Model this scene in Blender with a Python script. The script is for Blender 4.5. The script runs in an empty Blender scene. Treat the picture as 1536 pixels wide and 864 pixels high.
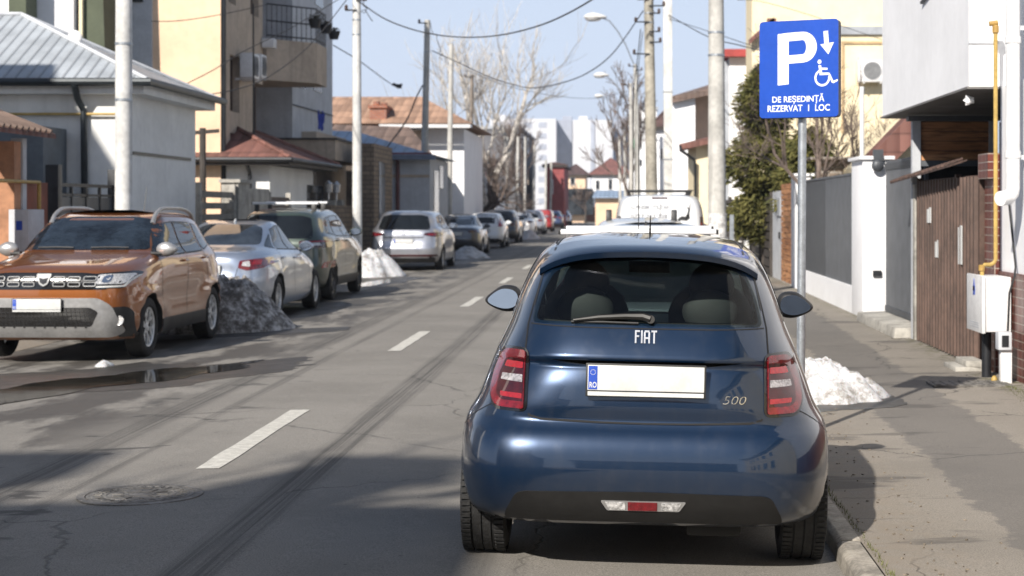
import bpy, bmesh, math, random
import numpy as np
from mathutils import Vector, Matrix, Euler
from mathutils.bvhtree import BVHTree
from mathutils.interpolate import poly_3d_calc
random.seed(7)
S = bpy.context.scene
COL = S.collection
R = math.radians
PI = math.pi
# ---------------------------------------------------------------- camera
CH = 1.66          # eye height
F = 2500.0         # focal length in pixels of the 1536 px wide photograph
cd = bpy.data.cameras.new('camera'); cam = bpy.data.objects.new('camera', cd); COL.objects.link(cam)
cd.sensor_width = 36.0; cd.lens = F / 1536 * 36
cam.location = (0, 0, CH); cam.rotation_euler = (R(90), 0, 0)
cd.shift_x = -(930 - 768) / 1536; cd.shift_y = -(432 - 313) / 1536
cd.clip_start = 0.1; cd.clip_end = 3000
cd.dof.use_dof = True; cd.dof.focus_distance = 8.6; cd.dof.aperture_fstop = 4.0
S.camera = cam
# ---------------------------------------------------------------- light
SUN_EL = R(33.7); SUN_AZ = R(25)      # light travels towards +Y, 23.8 deg to the right
w = bpy.data.worlds.new('World'); S.world = w; w.use_nodes = True
nt = w.node_tree; bg = nt.nodes['Background']
sky = nt.nodes.new('ShaderNodeTexSky'); sky.sky_type = 'NISHITA'; sky.sun_disc = False
sky.sun_elevation = SUN_EL; sky.sun_rotation = PI + SUN_AZ
sky.air_density = 1.0; sky.dust_density = .35; sky.ozone_density = 1.0; sky.altitude = 80
mxs = nt.nodes.new('ShaderNodeMix'); mxs.data_type = 'RGBA'; tcw = nt.nodes.new('ShaderNodeTexCoord'); spw = nt.nodes.new('ShaderNodeSeparateXYZ'); nt.links.new(tcw.outputs['Generated'], spw.inputs[0])
mrw = nt.nodes.new('ShaderNodeMapRange'); mrw.interpolation_type = 'SMOOTHSTEP'; nt.links.new(spw.outputs[2], mrw.inputs[0])
mrw.inputs[1].default_value = 0.02; mrw.inputs[2].default_value = .45; mrw.inputs[3].default_value = .90; mrw.inputs[4].default_value = .12
nt.links.new(mrw.outputs[0], mxs.inputs[0])      # thin milky haze over the blue
nt.links.new(sky.outputs[0], mxs.inputs[6]); mxs.inputs[7].default_value = (8.2, 9.3, 11.6, 1)
nt.links.new(mxs.outputs[2], bg.inputs[0]); bg.inputs[1].default_value = 0.062
sl = bpy.data.lights.new('sun', 'SUN'); sl.energy = 4.9; sl.angle = R(0.7); sl.color = (1.0, 0.93, 0.84)
so = bpy.data.objects.new('sun', sl); COL.objects.link(so)
d = Vector((math.sin(SUN_AZ) * math.cos(SUN_EL), math.cos(SUN_AZ) * math.cos(SUN_EL), -math.sin(SUN_EL)))
so.rotation_euler = d.to_track_quat('-Z', 'Y').to_euler(); so.location = (-10, -20, 25)
S.view_settings.view_transform = 'Standard'; S.view_settings.look = 'None'
S.view_settings.exposure = 0.55; S.view_settings.gamma = 1.0
S.render.engine = 'CYCLES'
S.cycles.max_bounces = 8; S.cycles.transparent_max_bounces = 12

# ---------------------------------------------------------------- helpers
def X(px, Y): return (px - 930) / F * Y
def Z(py, Y): return CH - (py - 313) / F * Y
def A(px, py, Y): return Vector((X(px, Y), Y, Z(py, Y)))
def YX(px, x): return x * F / (px - 930)          # depth at which a line x=const is seen at column px

OFF = {}
def link(o, parent=None):
    COL.objects.link(o)
    if parent is not None: o.parent = parent
    return o
def tag(o, label=None, cat=None, group=None, kind=None):
    if label: o['label'] = label
    if cat: o['category'] = cat
    if group: o['group'] = group
    if kind: o['kind'] = kind
    return o
def thing(name, label, cat, loc=(0, 0, 0), group=None):
    o = bpy.data.objects.new(name, None); COL.objects.link(o); o.location = loc
    o.empty_display_size = 0.2
    OFF[o.name] = Vector(loc)
    return tag(o, label, cat, group)
def off(o):
    v = Vector((0, 0, 0))
    while o is not None:
        v += OFF.get(o.name, Vector((0, 0, 0))); o = o.parent
    return v

class MB:
    def __init__(s): s.v = []; s.f = []; s.mi = []; s.m = 0
    def pts(s, ps):
        i = len(s.v); s.v += [tuple(p) for p in ps]; return list(range(i, i + len(ps)))
    def face(s, idx): s.f.append(tuple(idx)); s.mi.append(s.m)
    def poly(s, ps): s.face(s.pts(ps)); return s
    def box(s, x0, x1, y0, y1, z0, z1):
        x0, x1 = sorted((x0, x1)); y0, y1 = sorted((y0, y1)); z0, z1 = sorted((z0, z1))
        i = s.pts([(x0,y0,z0),(x1,y0,z0),(x1,y1,z0),(x0,y1,z0),(x0,y0,z1),(x1,y0,z1),(x1,y1,z1),(x0,y1,z1)])
        for q in ((0,3,2,1),(4,5,6,7),(0,1,5,4),(1,2,6,5),(2,3,7,6),(3,0,4,7)): s.face([i[k] for k in q])
        return s
    def obox(s, c, ux, uy, uz, hx, hy, hz):
        c = Vector(c); ux = Vector(ux).normalized() * hx; uy = Vector(uy).normalized() * hy; uz = Vector(uz).normalized() * hz
        i = s.pts([c-ux-uy-uz, c+ux-uy-uz, c+ux+uy-uz, c-ux+uy-uz, c-ux-uy+uz, c+ux-uy+uz, c+ux+uy+uz, c-ux+uy+uz])
        for q in ((0,3,2,1),(4,5,6,7),(0,1,5,4),(1,2,6,5),(2,3,7,6),(3,0,4,7)): s.face([i[k] for k in q])
        return s
    def prism(s, poly, ax, a, b):
        n = len(poly)
        def P(u, v, t): return {'x': (t, u, v), 'y': (u, t, v), 'z': (u, v, t)}[ax]
        i = s.pts([P(u, v, a) for u, v in poly]); j = s.pts([P(u, v, b) for u, v in poly])
        s.face(i[::-1]); s.face(j)
        for k in range(n): s.face((i[k], i[(k+1)%n], j[(k+1)%n], j[k]))
        return s
    def slab(s, ps, t):
        """polygon given by 3D points, thickened downwards by t (vector or number)"""
        t = Vector((0, 0, -t)) if not hasattr(t, '__len__') else Vector(t)
        ps = [Vector(p) for p in ps]; n = len(ps)
        i = s.pts(ps); j = s.pts([p + t for p in ps]); s.face(i); s.face(j[::-1])
        for k in range(n): s.face((i[(k+1)%n], i[k], j[k], j[(k+1)%n]))
        return s
    def tube(s, path, r, n=8, cap=True):
        path = [Vector(p) for p in path]; m = len(path)
        rr = r if hasattr(r, '__len__') else [r] * m
        up = None; rings = []
        for k in range(m):
            t = (path[min(k+1, m-1)] - path[max(k-1, 0)])
            t = t.normalized() if t.length > 1e-9 else Vector((0, 0, 1))
            if up is None:
                up = Vector((0, 0, 1)) if abs(t.z) < .9 else Vector((0, 1, 0))
            a = t.cross(up)
            if a.length < 1e-6: a = t.cross(Vector((1, 0, 0)))
            a.normalize(); b = a.cross(t).normalized(); up = b
            rings.append(s.pts([path[k] + (a*math.cos(2*PI*q/n) + b*math.sin(2*PI*q/n)) * rr[k] for q in range(n)]))
        for k in range(m-1):
            for q in range(n): s.face((rings[k][q], rings[k][(q+1)%n], rings[k+1][(q+1)%n], rings[k+1][q]))
        if cap: s.face(rings[0][::-1]); s.face(rings[-1])
        return s
    def cyl(s, p0, p1, r0, r1=None, n=16): return s.tube([p0, p1], [r0, r0 if r1 is None else r1], n)
    def lathe(s, prof, c=(0,0,0), ax='x', n=32, closed=False):
        """prof = [(t, r)] along axis"""
        c = Vector(c); rings = []
        for t, r in prof:
            ps = []
            for q in range(n):
                a = 2*PI*q/n; u, v = r*math.cos(a), r*math.sin(a)
                ps.append(c + Vector({'x': (t, u, v), 'y': (u, t, v), 'z': (u, v, t)}[ax]))
            rings.append(s.pts(ps))
        m = len(prof)
        for k in range(m if closed else m-1):
            a_, b_ = rings[k], rings[(k+1) % m]
            for q in range(n): s.face((a_[q], a_[(q+1)%n], b_[(q+1)%n], b_[q]))
        if not closed:
            if prof[0][1] > 1e-5: s.face(rings[0][::-1])
            if prof[-1][1] > 1e-5: s.face(rings[-1])
        return s
    def ellipsoid(s, c, r, nu=16, nv=10, f=None):
        c = Vector(c); rings = []
        for j in range(nv+1):
            th = PI*j/nv; ring = []
            for q in range(nu):
                ph = 2*PI*q/nu
                p = Vector((r[0]*math.sin(th)*math.cos(ph), r[1]*math.sin(th)*math.sin(ph), r[2]*math.cos(th)))
                if f: p = f(p)
                ring.append(c + p)
            rings.append(s.pts(ring))
        for j in range(nv):
            for q in range(nu): s.face((rings[j][q], rings[j+1][q], rings[j+1][(q+1)%nu], rings[j][(q+1)%nu]))
        return s
    def build(s, name, mat, parent=None, smooth=False, bevel=0, ang=35, label=None, cat=None, group=None, kind=None, merge=True, recalc=True, loc=None, bseg=2):
        me = bpy.data.meshes.new(name)
        if parent is not None: o0 = off(parent)
        elif loc is not None: o0 = Vector(loc)
        else:
            a = np.array(s.v); o0 = Vector(((a[:,0].min()+a[:,0].max())/2, (a[:,1].min()+a[:,1].max())/2, a[:,2].min()))
        me.from_pydata([tuple(Vector(p) - o0) for p in s.v], [], s.f)
        mats = mat if isinstance(mat, (list, tuple)) else [mat]
        for m in mats: me.materials.append(m)
        if len(mats) > 1: me.polygons.foreach_set('material_index', s.mi)
        bm = bmesh.new(); bm.from_mesh(me)
        if merge: bmesh.ops.remove_doubles(bm, verts=bm.verts, dist=1e-5)
        if recalc: bmesh.ops.recalc_face_normals(bm, faces=bm.faces)
        if bevel:
            es = [e for e in bm.edges if len(e.link_faces) == 2 and e.calc_face_angle(0) > R(30)]
            if es: bmesh.ops.bevel(bm, geom=es, offset=bevel, segments=bseg, affect='EDGES', profile=.6, clamp_overlap=True)
        bm.to_mesh(me); bm.free()
        if smooth or bevel:
            me.polygons.foreach_set('use_smooth', [True]*len(me.polygons)); me.set_sharp_from_angle(angle=R(ang))
        o = bpy.data.objects.new(name, me); link(o, parent)
        if parent is None: o.location = o0; OFF[o.name] = Vector(o0)
        return tag(o, label, cat, group, kind)

# ---------------------------------------------------------------- materials
class NT:
    def __init__(s, m): s.t = m.node_tree; s.n = s.t.nodes; s.l = s.t.links
    def N(s, typ, **kw):
        n = s.n.new(typ)
        for k, v in kw.items():
            if k == 'op': n.operation = v
            elif k == 'bt': n.blend_type = v
            elif k == 'dt': n.data_type = v
            else: setattr(n, k, v)
        return n
    def L(s, a, b): s.l.new(a, b)
    def setin(s, sock, v):
        if hasattr(v, 'is_output') or hasattr(v, 'links'): s.l.new(v, sock)
        else: sock.default_value = v
    def math(s, op, a, b=None, c=None, clamp=False):
        n = s.N('ShaderNodeMath', op=op); n.use_clamp = clamp
        s.setin(n.inputs[0], a)
        if b is not None: s.setin(n.inputs[1], b)
        if c is not None: s.setin(n.inputs[2], c)
        return n.outputs[0]
    def mix(s, fac, a, b):
        n = s.N('ShaderNodeMix'); n.data_type = 'RGBA'
        s.setin(n.inputs[0], fac)
        for sk, v in ((n.inputs[6], a), (n.inputs[7], b)):
            if isinstance(v, (tuple, list)): sk.default_value = (*v[:3], 1)
            else: s.l.new(v, sk)
        return n.outputs[2]
    def noise(s, vec, scale, detail=4, rough=.55, dist=0, stretch=None):
        if stretch:
            mp = s.N('ShaderNodeMapping'); mp.inputs['Scale'].default_value = stretch; s.L(vec, mp.inputs[0]); vec = mp.outputs[0]
        n = s.N('ShaderNodeTexNoise'); s.L(vec, n.inputs['Vector'])
        n.inputs['Scale'].default_value = scale; n.inputs['Detail'].default_value = detail
        n.inputs['Roughness'].default_value = rough; n.inputs['Distortion'].default_value = dist
        return n.outputs['Fac']
    def ramp(s, v, a, b):
        n = s.N('ShaderNodeMapRange'); n.inputs[1].default_value = a; n.inputs[2].default_value = b; n.interpolation_type = 'SMOOTHSTEP'
        s.L(v, n.inputs[0]); return n.outputs[0]
    def bump(s, h, strength=.3, dist=.01, nrm=None):
        b = s.N('ShaderNodeBump'); b.inputs['Strength'].default_value = strength; b.inputs['Distance'].default_value = dist
        s.L(h, b.inputs['Height'])
        if nrm: s.L(nrm, b.inputs['Normal'])
        return b.outputs[0]
def newmat(name):
    m = bpy.data.materials.new(name); m.use_nodes = True
    g = NT(m); p = g.n['Principled BSDF']; return m, g, p
def geo_pos(g, world=True):
    if world:
        n = g.N('ShaderNodeNewGeometry'); return n.outputs['Position']
    return g.N('ShaderNodeTexCoord').outputs['Object']
def wall_uv(g):
    """(u along the wall, height): u is y where the surface faces x, else x"""
    ge = g.N('ShaderNodeNewGeometry')
    sp = g.N('ShaderNodeSeparateXYZ'); g.L(ge.outputs['Position'], sp.inputs[0])
    sn = g.N('ShaderNodeSeparateXYZ'); g.L(ge.outputs['True Normal'], sn.inputs[0])
    c = g.math('GREATER_THAN', g.math('ABSOLUTE', sn.outputs[0]), g.math('ABSOLUTE', sn.outputs[1]))
    u = g.math('ADD', g.math('MULTIPLY', c, sp.outputs[1]), g.math('MULTIPLY', g.math('SUBTRACT', 1.0, c), sp.outputs[0]))
    return u, sp.outputs[2], sp
def mat(name, col, rough=.6, metal=0, var=.12, scale=2.0, bump=0, bscale=40, bdist=.01, spec=.5, coat=0, streak=0, dirt=0, dirtcol=(.12,.1,.08), world=True, emit=None):
    """procedural surface: base colour with noise variation, optional rain streaks, dirt near the ground, fine bump"""
    m, g, p = newmat(name)
    pos = geo_pos(g, world)
    n1 = g.noise(pos, scale, 5); n2 = g.noise(pos, scale*7, 3)
    f = g.math('ADD', g.math('MULTIPLY', n1, .65), g.math('MULTIPLY', n2, .35))
    lo = tuple(c*(1-var*2.2) for c in col); hi = tuple(min(1, c*(1+var*1.6)) for c in col)
    c = g.mix(g.ramp(f, .3, .7), lo, hi)
    if streak:
        s1 = g.noise(pos, 3.0, 4, stretch=(2.2, 2.2, .12))
        c = g.mix(g.math('MULTIPLY', g.ramp(s1, .52, .75), streak), c, tuple(q*.45 for q in col))
    if dirt:
        sp = g.N('ShaderNodeSeparateXYZ'); g.L(pos, sp.inputs[0])
        hgt = g.math('ADD', sp.outputs[2], g.math('MULTIPLY', n2, -.25))
        dd = g.math('MULTIPLY', g.math('SUBTRACT', 1.0, g.ramp(hgt, -.1, .55)), dirt)
        c = g.mix(dd, c, dirtcol)
    g.L(c, p.inputs['Base Color'])
    g.L(g.math('ADD', rough - .06, g.math('MULTIPLY', n2, .12)), p.inputs['Roughness'])
    p.inputs['Metallic'].default_value = metal; p.inputs['Specular IOR Level'].default_value = spec
    p.inputs['Coat Weight'].default_value = coat
    if bump: g.L(g.bump(g.noise(pos, bscale, 3), bump, bdist), p.inputs['Normal'])
    return m
def paint(name, col, metal=.35, rough=.35, dirt=.25, flake=.15, dirtz=.45, dcol=(.16,.145,.12), coat=1.0):
    m, g, p = newmat(name)
    tc = g.N('ShaderNodeTexCoord').outputs['Object']
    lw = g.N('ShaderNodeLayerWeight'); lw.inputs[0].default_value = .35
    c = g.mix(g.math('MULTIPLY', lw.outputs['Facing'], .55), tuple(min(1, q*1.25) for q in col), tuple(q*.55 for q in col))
    sp = g.N('ShaderNodeSeparateXYZ'); g.L(tc, sp.inputs[0])
    n = g.noise(tc, 9, 5, .65); nv = g.noise(tc, 14, 3, stretch=(1, 1, .15))
    hz = g.math('SUBTRACT', 1.0, g.ramp(g.math('ADD', sp.outputs[2], g.math('MULTIPLY', n, -.2)), -.02, dirtz))
    dd = g.math('ADD', g.math('MULTIPLY', hz, dirt), g.math('MULTIPLY', g.ramp(g.math('MULTIPLY', n, nv), .2, .42), dirt*.22), clamp=True)
    c = g.mix(dd, c, dcol)
    g.L(c, p.inputs['Base Color']); p.inputs['Metallic'].default_value = metal
    g.L(g.math('ADD', rough, g.math('MULTIPLY', dd, .35)), p.inputs['Roughness'])
    g.L(g.math('SUBTRACT', coat, g.math('MULTIPLY', dd, .7), clamp=True), p.inputs['Coat Weight'])
    g.L(g.math('ADD', .03, g.math('MULTIPLY', dd, .3)), p.inputs['Coat Roughness'])
    p.inputs['Coat IOR'].default_value = 1.62
    g.L(g.bump(g.noise(tc, 7, 2), .05, .004), p.inputs['Coat Normal'])
    return m
def glassmat(name, tint, refl=1.0, ior=1.5, dust=.03):
    m, g, p = newmat(name); g.n.remove(p); out = g.n['Material Output']
    tr = g.N('ShaderNodeBsdfTransparent'); tr.inputs[0].default_value = (*tint, 1)
    gl = g.N('ShaderNodeBsdfGlossy'); gl.inputs['Roughness'].default_value = .015
    fr = g.N('ShaderNodeFresnel'); fr.inputs[0].default_value = ior
    mx = g.N('ShaderNodeMixShader'); g.L(g.math('MULTIPLY', fr.outputs[0], refl, clamp=True), mx.inputs[0]); g.L(tr.outputs[0], mx.inputs[1]); g.L(gl.outputs[0], mx.inputs[2])
    df = g.N('ShaderNodeBsdfDiffuse'); df.inputs[0].default_value = (.35,.33,.3,1)
    mx2 = g.N('ShaderNodeMixShader'); tc = g.N('ShaderNodeTexCoord').outputs['Object']
    g.L(g.math('MULTIPLY', g.ramp(g.noise(tc, 6, 6, .7), .35, .75), dust), mx2.inputs[0]); g.L(mx.outputs[0], mx2.inputs[1]); g.L(df.outputs[0], mx2.inputs[2])
    g.L(mx2.outputs[0], out.inputs[0]); return m
def rooftile(name, col, pitch=.22, row=.33, rough=.75, depth=.05, var=.25, ribs=False):
    m, g, p = newmat(name); u, z, sp = wall_uv(g)
    ge = g.N('ShaderNodeNewGeometry').outputs['Position']
    cu = g.math('DIVIDE', u, pitch); rz = g.math('DIVIDE', z, row*.42)
    wv = g.math('ABSOLUTE', g.math('SINE', g.math('MULTIPLY', cu, PI)))
    if ribs:
        h = g.math('POWER', wv, 10.0)
        h = g.math('SUBTRACT', 1.0, h); h = g.math('POWER', g.math('ABSOLUTE', g.math('SINE', g.math('MULTIPLY', cu, PI))), 14.0)
        n = g.noise(ge, 1.3, 4)
        c = g.mix(g.ramp(n, .3, .7), tuple(q*.8 for q in col), tuple(min(1,q*1.12) for q in col))
        c = g.mix(g.math('MULTIPLY', h, .45), c, tuple(q*.3 for q in col))
    else:
        saw = g.math('FRACT', rz); h = g.math('ADD', g.math('MULTIPLY', wv, .6), g.math('MULTIPLY', g.math('SUBTRACT', 1.0, saw), .6))
        cid = g.N('ShaderNodeCombineXYZ'); g.L(g.math('FLOOR', cu), cid.inputs[0]); g.L(g.math('FLOOR', rz), cid.inputs[1])
        wn = g.N('ShaderNodeTexWhiteNoise'); g.L(cid.outputs[0], wn.inputs['Vector'])
        n = g.noise(ge, 2.0, 4)
        f = g.math('ADD', g.math('MULTIPLY', wn.outputs['Value'], .5), g.math('MULTIPLY', n, .5))
        c = g.mix(g.ramp(f, .2, .8), tuple(q*(1-var) for q in col), tuple(min(1,q*(1+var)) for q in col))
        edge = g.ramp(saw, .82, 1.0); c = g.mix(g.math('MULTIPLY', edge, .6), c, tuple(q*.3 for q in col))
    g.L(c, p.inputs['Base Color']); p.inputs['Roughness'].default_value = rough
    g.L(g.bump(h, .8, depth), p.inputs['Normal']); return m
def brick(name, c1, c2, mortar, bw=.24, bh=.075, mw=.012, rough=.7, offset=.5, spec=.3):
    m, g, p = newmat(name); u, z, sp = wall_uv(g)
    cv = g.N('ShaderNodeCombineXYZ'); g.L(u, cv.inputs[0]); g.L(z, cv.inputs[1])
    b = g.N('ShaderNodeTexBrick'); b.offset = offset; g.L(cv.outputs[0], b.inputs['Vector'])
    b.inputs['Color1'].default_value = (*c1, 1); b.inputs['Color2'].default_value = (*c2, 1); b.inputs['Mortar'].default_value = (*mortar, 1)
    b.inputs['Scale'].default_value = 1.0; b.inputs['Brick Width'].default_value = bw; b.inputs['Row Height'].default_value = bh
    b.inputs['Mortar Size'].default_value = mw; b.inputs['Mortar Smooth'].default_value = .2
    ge = g.N('ShaderNodeNewGeometry').outputs['Position']
    n = g.noise(ge, 5, 5); c = g.mix(g.math('MULTIPLY', g.ramp(n, .4, .8), .4), b.outputs['Color'], tuple(q*.45 for q in c1))
    g.L(c, p.inputs['Base Color']); p.inputs['Roughness'].default_value = rough; p.inputs['Specular IOR Level'].default_value = spec
    g.L(g.bump(g.math('SUBTRACT', 1.0, b.outputs['Fac']), .6, .006), p.inputs['Normal']); return m

def rounded(pts, r=.02, n=4):
    out = []; m = len(pts)
    for i in range(m):
        p = Vector(pts[i]).to_2d(); a = Vector(pts[i-1]).to_2d() - p; b = Vector(pts[(i+1) % m]).to_2d() - p
        rr = r[i] if hasattr(r, '__len__') else r
        la, lb = a.length, b.length; q = min(rr, la*.45, lb*.45)
        if q < 1e-5: out.append((p.x, p.y)); continue
        A0 = p + a/la*q; B0 = p + b/lb*q
        for k in range(n+1):
            t = k/n; c = A0*(1-t)**2 + p*2*t*(1-t) + B0*t*t; out.append((c.x, c.y))
    return out
def rect(u0, u1, v0, v1): return [(u0, v0), (u1, v0), (u1, v1), (u0, v1)]
def text_mb(txt, h, wd=None, bold=0, shear=0, thick=.001, align=True):
    """flat text in the XZ plane, origin at its lower left corner, height h, width wd; returns list of polygons (2D)"""
    c = bpy.data.curves.new('t', 'FONT'); c.body = txt; c.size = 1; c.offset = bold; c.shear = shear; c.resolution_u = 3
    o = bpy.data.objects.new('t', c); COL.objects.link(o)
    bpy.context.view_layer.update()
    dg = bpy.context.evaluated_depsgraph_get(); me = bpy.data.meshes.new_from_object(o.evaluated_get(dg))
    V = np.array([v.co[:2] for v in me.vertices]); Fc = [tuple(p.vertices) for p in me.polygons]
    bpy.data.objects.remove(o); bpy.data.curves.remove(c); bpy.data.meshes.remove(me)
    mn, mx = V.min(0), V.max(0); V = V - mn; sx = sy = h/(mx[1]-mn[1])
    if wd: sx = wd/(mx[0]-mn[0])
    V = V * np.array([sx, sy]); return V, Fc
def place_text(mb, txt, org, ux, uz, h, wd=None, bold=0, shear=0):
    V, Fc = text_mb(txt, h, wd, bold, shear); org = Vector(org); ux = Vector(ux); uz = Vector(uz)
    i = mb.pts([org + ux*float(v[0]) + uz*float(v[1]) for v in V])
    for f in Fc: mb.face([i[k] for k in f])
# ---------------------------------------------------------------- ground, road, pavements
def road_z(x):
    if x > -2.5: return .022 * (.1 - x)
    return .057 + .02 * (x + 2.5)
def pave_z(x): return .068 + .014 * (x - 1.15)
def asphalt(name, base, tracks=True, pave=False):
    m, g, p = newmat(name); pos = geo_pos(g)
    sp = g.N('ShaderNodeSeparateXYZ'); g.L(pos, sp.inputs[0]); x, y = sp.outputs[0], sp.outputs[1]
    fine = g.noise(pos, 130, 3, .7); mid = g.noise(pos, 9, 5, .6); big = g.noise(pos, .55, 5, .6)
    c = g.mix(g.ramp(fine, .25, .75), tuple(q*.58 for q in base), tuple(q*1.42 for q in base))
    c = g.mix(g.math('MULTIPLY', g.ramp(big, .35, .7), .5), c, tuple(q*.62 for q in base))
    c = g.mix(g.math('MULTIPLY', g.ramp(mid, .5, .8), .35), c, tuple(q*1.25 for q in base))
    wetmask = None
    if tracks:
        # tyre tracks: thin dark streaks running along the road
        st = g.noise(pos, 1.0, 5, .7, stretch=(34, .22, 1)); br = g.noise(pos, 1.0, 4, .6, stretch=(2.5, .5, 1))
        for x0, wd, k in ((-1.90, .15, .66), (-3.55, .17, .6), (-3.15, .07, .45), (-.55, .16, .18)):
            dx = g.math('ABSOLUTE', g.math('SUBTRACT', x, g.math('ADD', x0, g.math('MULTIPLY', g.math('SUBTRACT', g.noise(pos, .12, 1), .5), .12))))
            band = g.math('SUBTRACT', 1.0, g.ramp(dx, wd*.45, wd*1.1))
            near = g.math('SUBTRACT', 1.0, g.math('MULTIPLY', g.ramp(y, 14.0, 60.0), .55))
            f = g.math('MULTIPLY', g.math('MULTIPLY', band, g.ramp(g.math('ADD', st, g.math('MULTIPLY', br, .25)), .48, .78)), g.math('MULTIPLY', near, k))
            c = g.mix(f, c, (.028, .027, .027))
            c = g.mix(g.math('MULTIPLY', band, .22*k), c, (.05, .048, .045))
        # damp, dirty left lane edge
        pat = g.noise(pos, 1.1, 6, .65, stretch=(1.3, .45, 1))
        edge = g.math('SUBTRACT', 1.0, g.ramp(g.math('ADD', x, g.math('MULTIPLY', g.math('SUBTRACT', big, .5), 2.2)), -4.3, -3.2))
        f = g.math('MULTIPLY', edge, g.ramp(pat, .43, .56))
        c = g.mix(g.math('MULTIPLY', f, .85), c, (.050, .046, .042)); wetmask = g.math('MULTIPLY', f, .6)
        # shiny repaired seams
        pt = g.noise(pos, 1.7, 3, .6, stretch=(.8, 1.5, 1))
        band = g.math('SUBTRACT', 1.0, g.ramp(g.math('ABSOLUTE', g.math('ADD', x, 3.45)), .35, .75))
        band = g.math('MULTIPLY', band, g.math('SUBTRACT', 1.0, g.ramp(y, 14, 19)))
        c = g.mix(g.math('MULTIPLY', g.math('MULTIPLY', band, g.ramp(pt, .6, .64)), .7), c, (.05, .048, .046))
    vo = g.N('ShaderNodeTexVoronoi'); vo.feature = 'DISTANCE_TO_EDGE'
    mp = g.N('ShaderNodeMix'); mp.data_type = 'VECTOR'; mp.inputs[0].default_value = .12
    nz = g.N('ShaderNodeTexNoise'); g.L(pos, nz.inputs['Vector']); nz.inputs['Scale'].default_value = 3.5; nz.inputs['Detail'].default_value = 6
    ad = g.N('ShaderNodeVectorMath', op='MULTIPLY_ADD'); g.L(nz.outputs['Color'], ad.inputs[0]); ad.inputs[1].default_value = (.45, .45, .0); g.L(pos, ad.inputs[2])
    g.L(ad.outputs[0], vo.inputs['Vector']); vo.inputs['Scale'].default_value = .55 if pave else .28
    cr = g.math('SUBTRACT', 1.0, g.ramp(vo.outputs['Distance'], .0, .0085 if pave else .005))
    crm = g.math('MULTIPLY', cr, g.ramp(g.noise(pos, .8, 2), .42, .55))
    c = g.mix(g.math('MULTIPLY', crm, .85 if pave else .45), c, (.03, .03, .028))
    # scattered specks, oil spots and grit
    v2 = g.N('ShaderNodeTexVoronoi'); g.L(pos, v2.inputs['Vector']); v2.inputs['Scale'].default_value = 9.0
    spots = g.math('MULTIPLY', g.math('SUBTRACT', 1.0, g.ramp(v2.outputs['Distance'], .06, .1)), g.ramp(g.noise(pos, 1.3, 2), .55, .62))
    c = g.mix(g.math('MULTIPLY', spots, .7), c, (.04, .038, .035))
    v3 = g.N('ShaderNodeTexVoronoi'); g.L(pos, v3.inputs['Vector']); v3.inputs['Scale'].default_value = 30.0
    grit = g.math('MULTIPLY', g.math('SUBTRACT', 1.0, g.ramp(v3.outputs['Distance'], .06, .14)), g.ramp(g.noise(pos, .9, 3), .5, .6))
    c = g.mix(g.math('MULTIPLY', grit, .55 if pave else .3), c, (.42, .39, .34))
    if pave:
        # darker relaid strip with a ragged border, and dusty soil beside the kerb
        rag = g.math('ADD', x, g.math('MULTIPLY', g.math('SUBTRACT', g.noise(pos, 4.0, 5, .7), .5), .35))
        rag = g.math('ADD', rag, g.math('MULTIPLY', g.math('SUBTRACT', y, 10.0), -.02))
        strip = g.math('MULTIPLY', g.ramp(rag, 1.9, 1.94), g.math('SUBTRACT', 1.0, g.ramp(rag, 2.62, 2.66)))
        c = g.mix(g.math('MULTIPLY', strip, .48), c, (.075, .075, .078))
        dust = g.math('SUBTRACT', 1.0, g.ramp(rag, 1.35, 1.85))
        c = g.mix(g.math('MULTIPLY', g.math('MULTIPLY', dust, g.ramp(mid, .3, .6)), .55), c, (.22, .185, .145))
        damp = g.math('MULTIPLY', g.ramp(g.noise(pos, .9, 5, .6, stretch=(.6, 1.6, 1)), .56, .62), .55)
        c = g.mix(damp, c, (.055, .052, .05))
        moss = g.math('MULTIPLY', g.ramp(x, 3.15, 3.5), g.math('MULTIPLY', g.ramp(g.noise(pos, 8, 4), .48, .62), .8))
        c = g.mix(moss, c, (.085, .085, .035))
    g.L(c, p.inputs['Base Color'])
    ro = g.math('SUBTRACT', .86, g.math('MULTIPLY', wetmask, .45)) if wetmask else .88
    g.setin(p.inputs['Roughness'], ro); p.inputs['Specular IOR Level'].default_value = .35
    h = g.math('ADD', g.math('MULTIPLY', fine, .5), g.math('ADD', g.math('MULTIPLY', mid, .3), g.math('MULTIPLY', crm, -1.2)))
    g.L(g.bump(h, .55, .006), p.inputs['Normal']); return m
M_road = asphalt('asphalt_road', (.222, .209, .189))
M_pave = asphalt('asphalt_pavement', (.245, .222, .190), tracks=False, pave=True)
M_conc = mat('concrete', (.36, .345, .31), .85, var=.2, scale=3, bump=.4, bscale=60, streak=.4)
M_kerb = mat('kerb_concrete', (.30, .275, .235), .88, var=.25, scale=6, bump=.6, bscale=80, bdist=.01)
M_earth = mat('earth', (.16, .14, .11), .95, var=.25, scale=1, bump=.5, bscale=20)
M_linepaint = None
def strip_mesh(xs, zf, y0, y1, step, dz=0):
    b = MB(); ys = [y0]
    while ys[-1] < y1: ys.append(min(y1, ys[-1] + step))
    g_ = [b.pts([(x, y, zf(x) + dz) for x in xs]) for y in ys]
    for j in range(len(ys)-1):
        for i in range(len(xs)-1): b.face((g_[j][i], g_[j][i+1], g_[j+1][i+1], g_[j+1][i]))
    return b
b = MB(); b.poly([(-900, -300, -.16), (900, -300, -.16), (900, 1600, -.16), (-900, 1600, -.16)])
b.build('ground', M_earth, kind='structure', recalc=False)
strip_mesh([-7.2, -6.2, -5.2, -2.5, .1, 1.05], road_z, -40, 196, 12).build('road', M_road, kind='structure', recalc=False, smooth=True)
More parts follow.
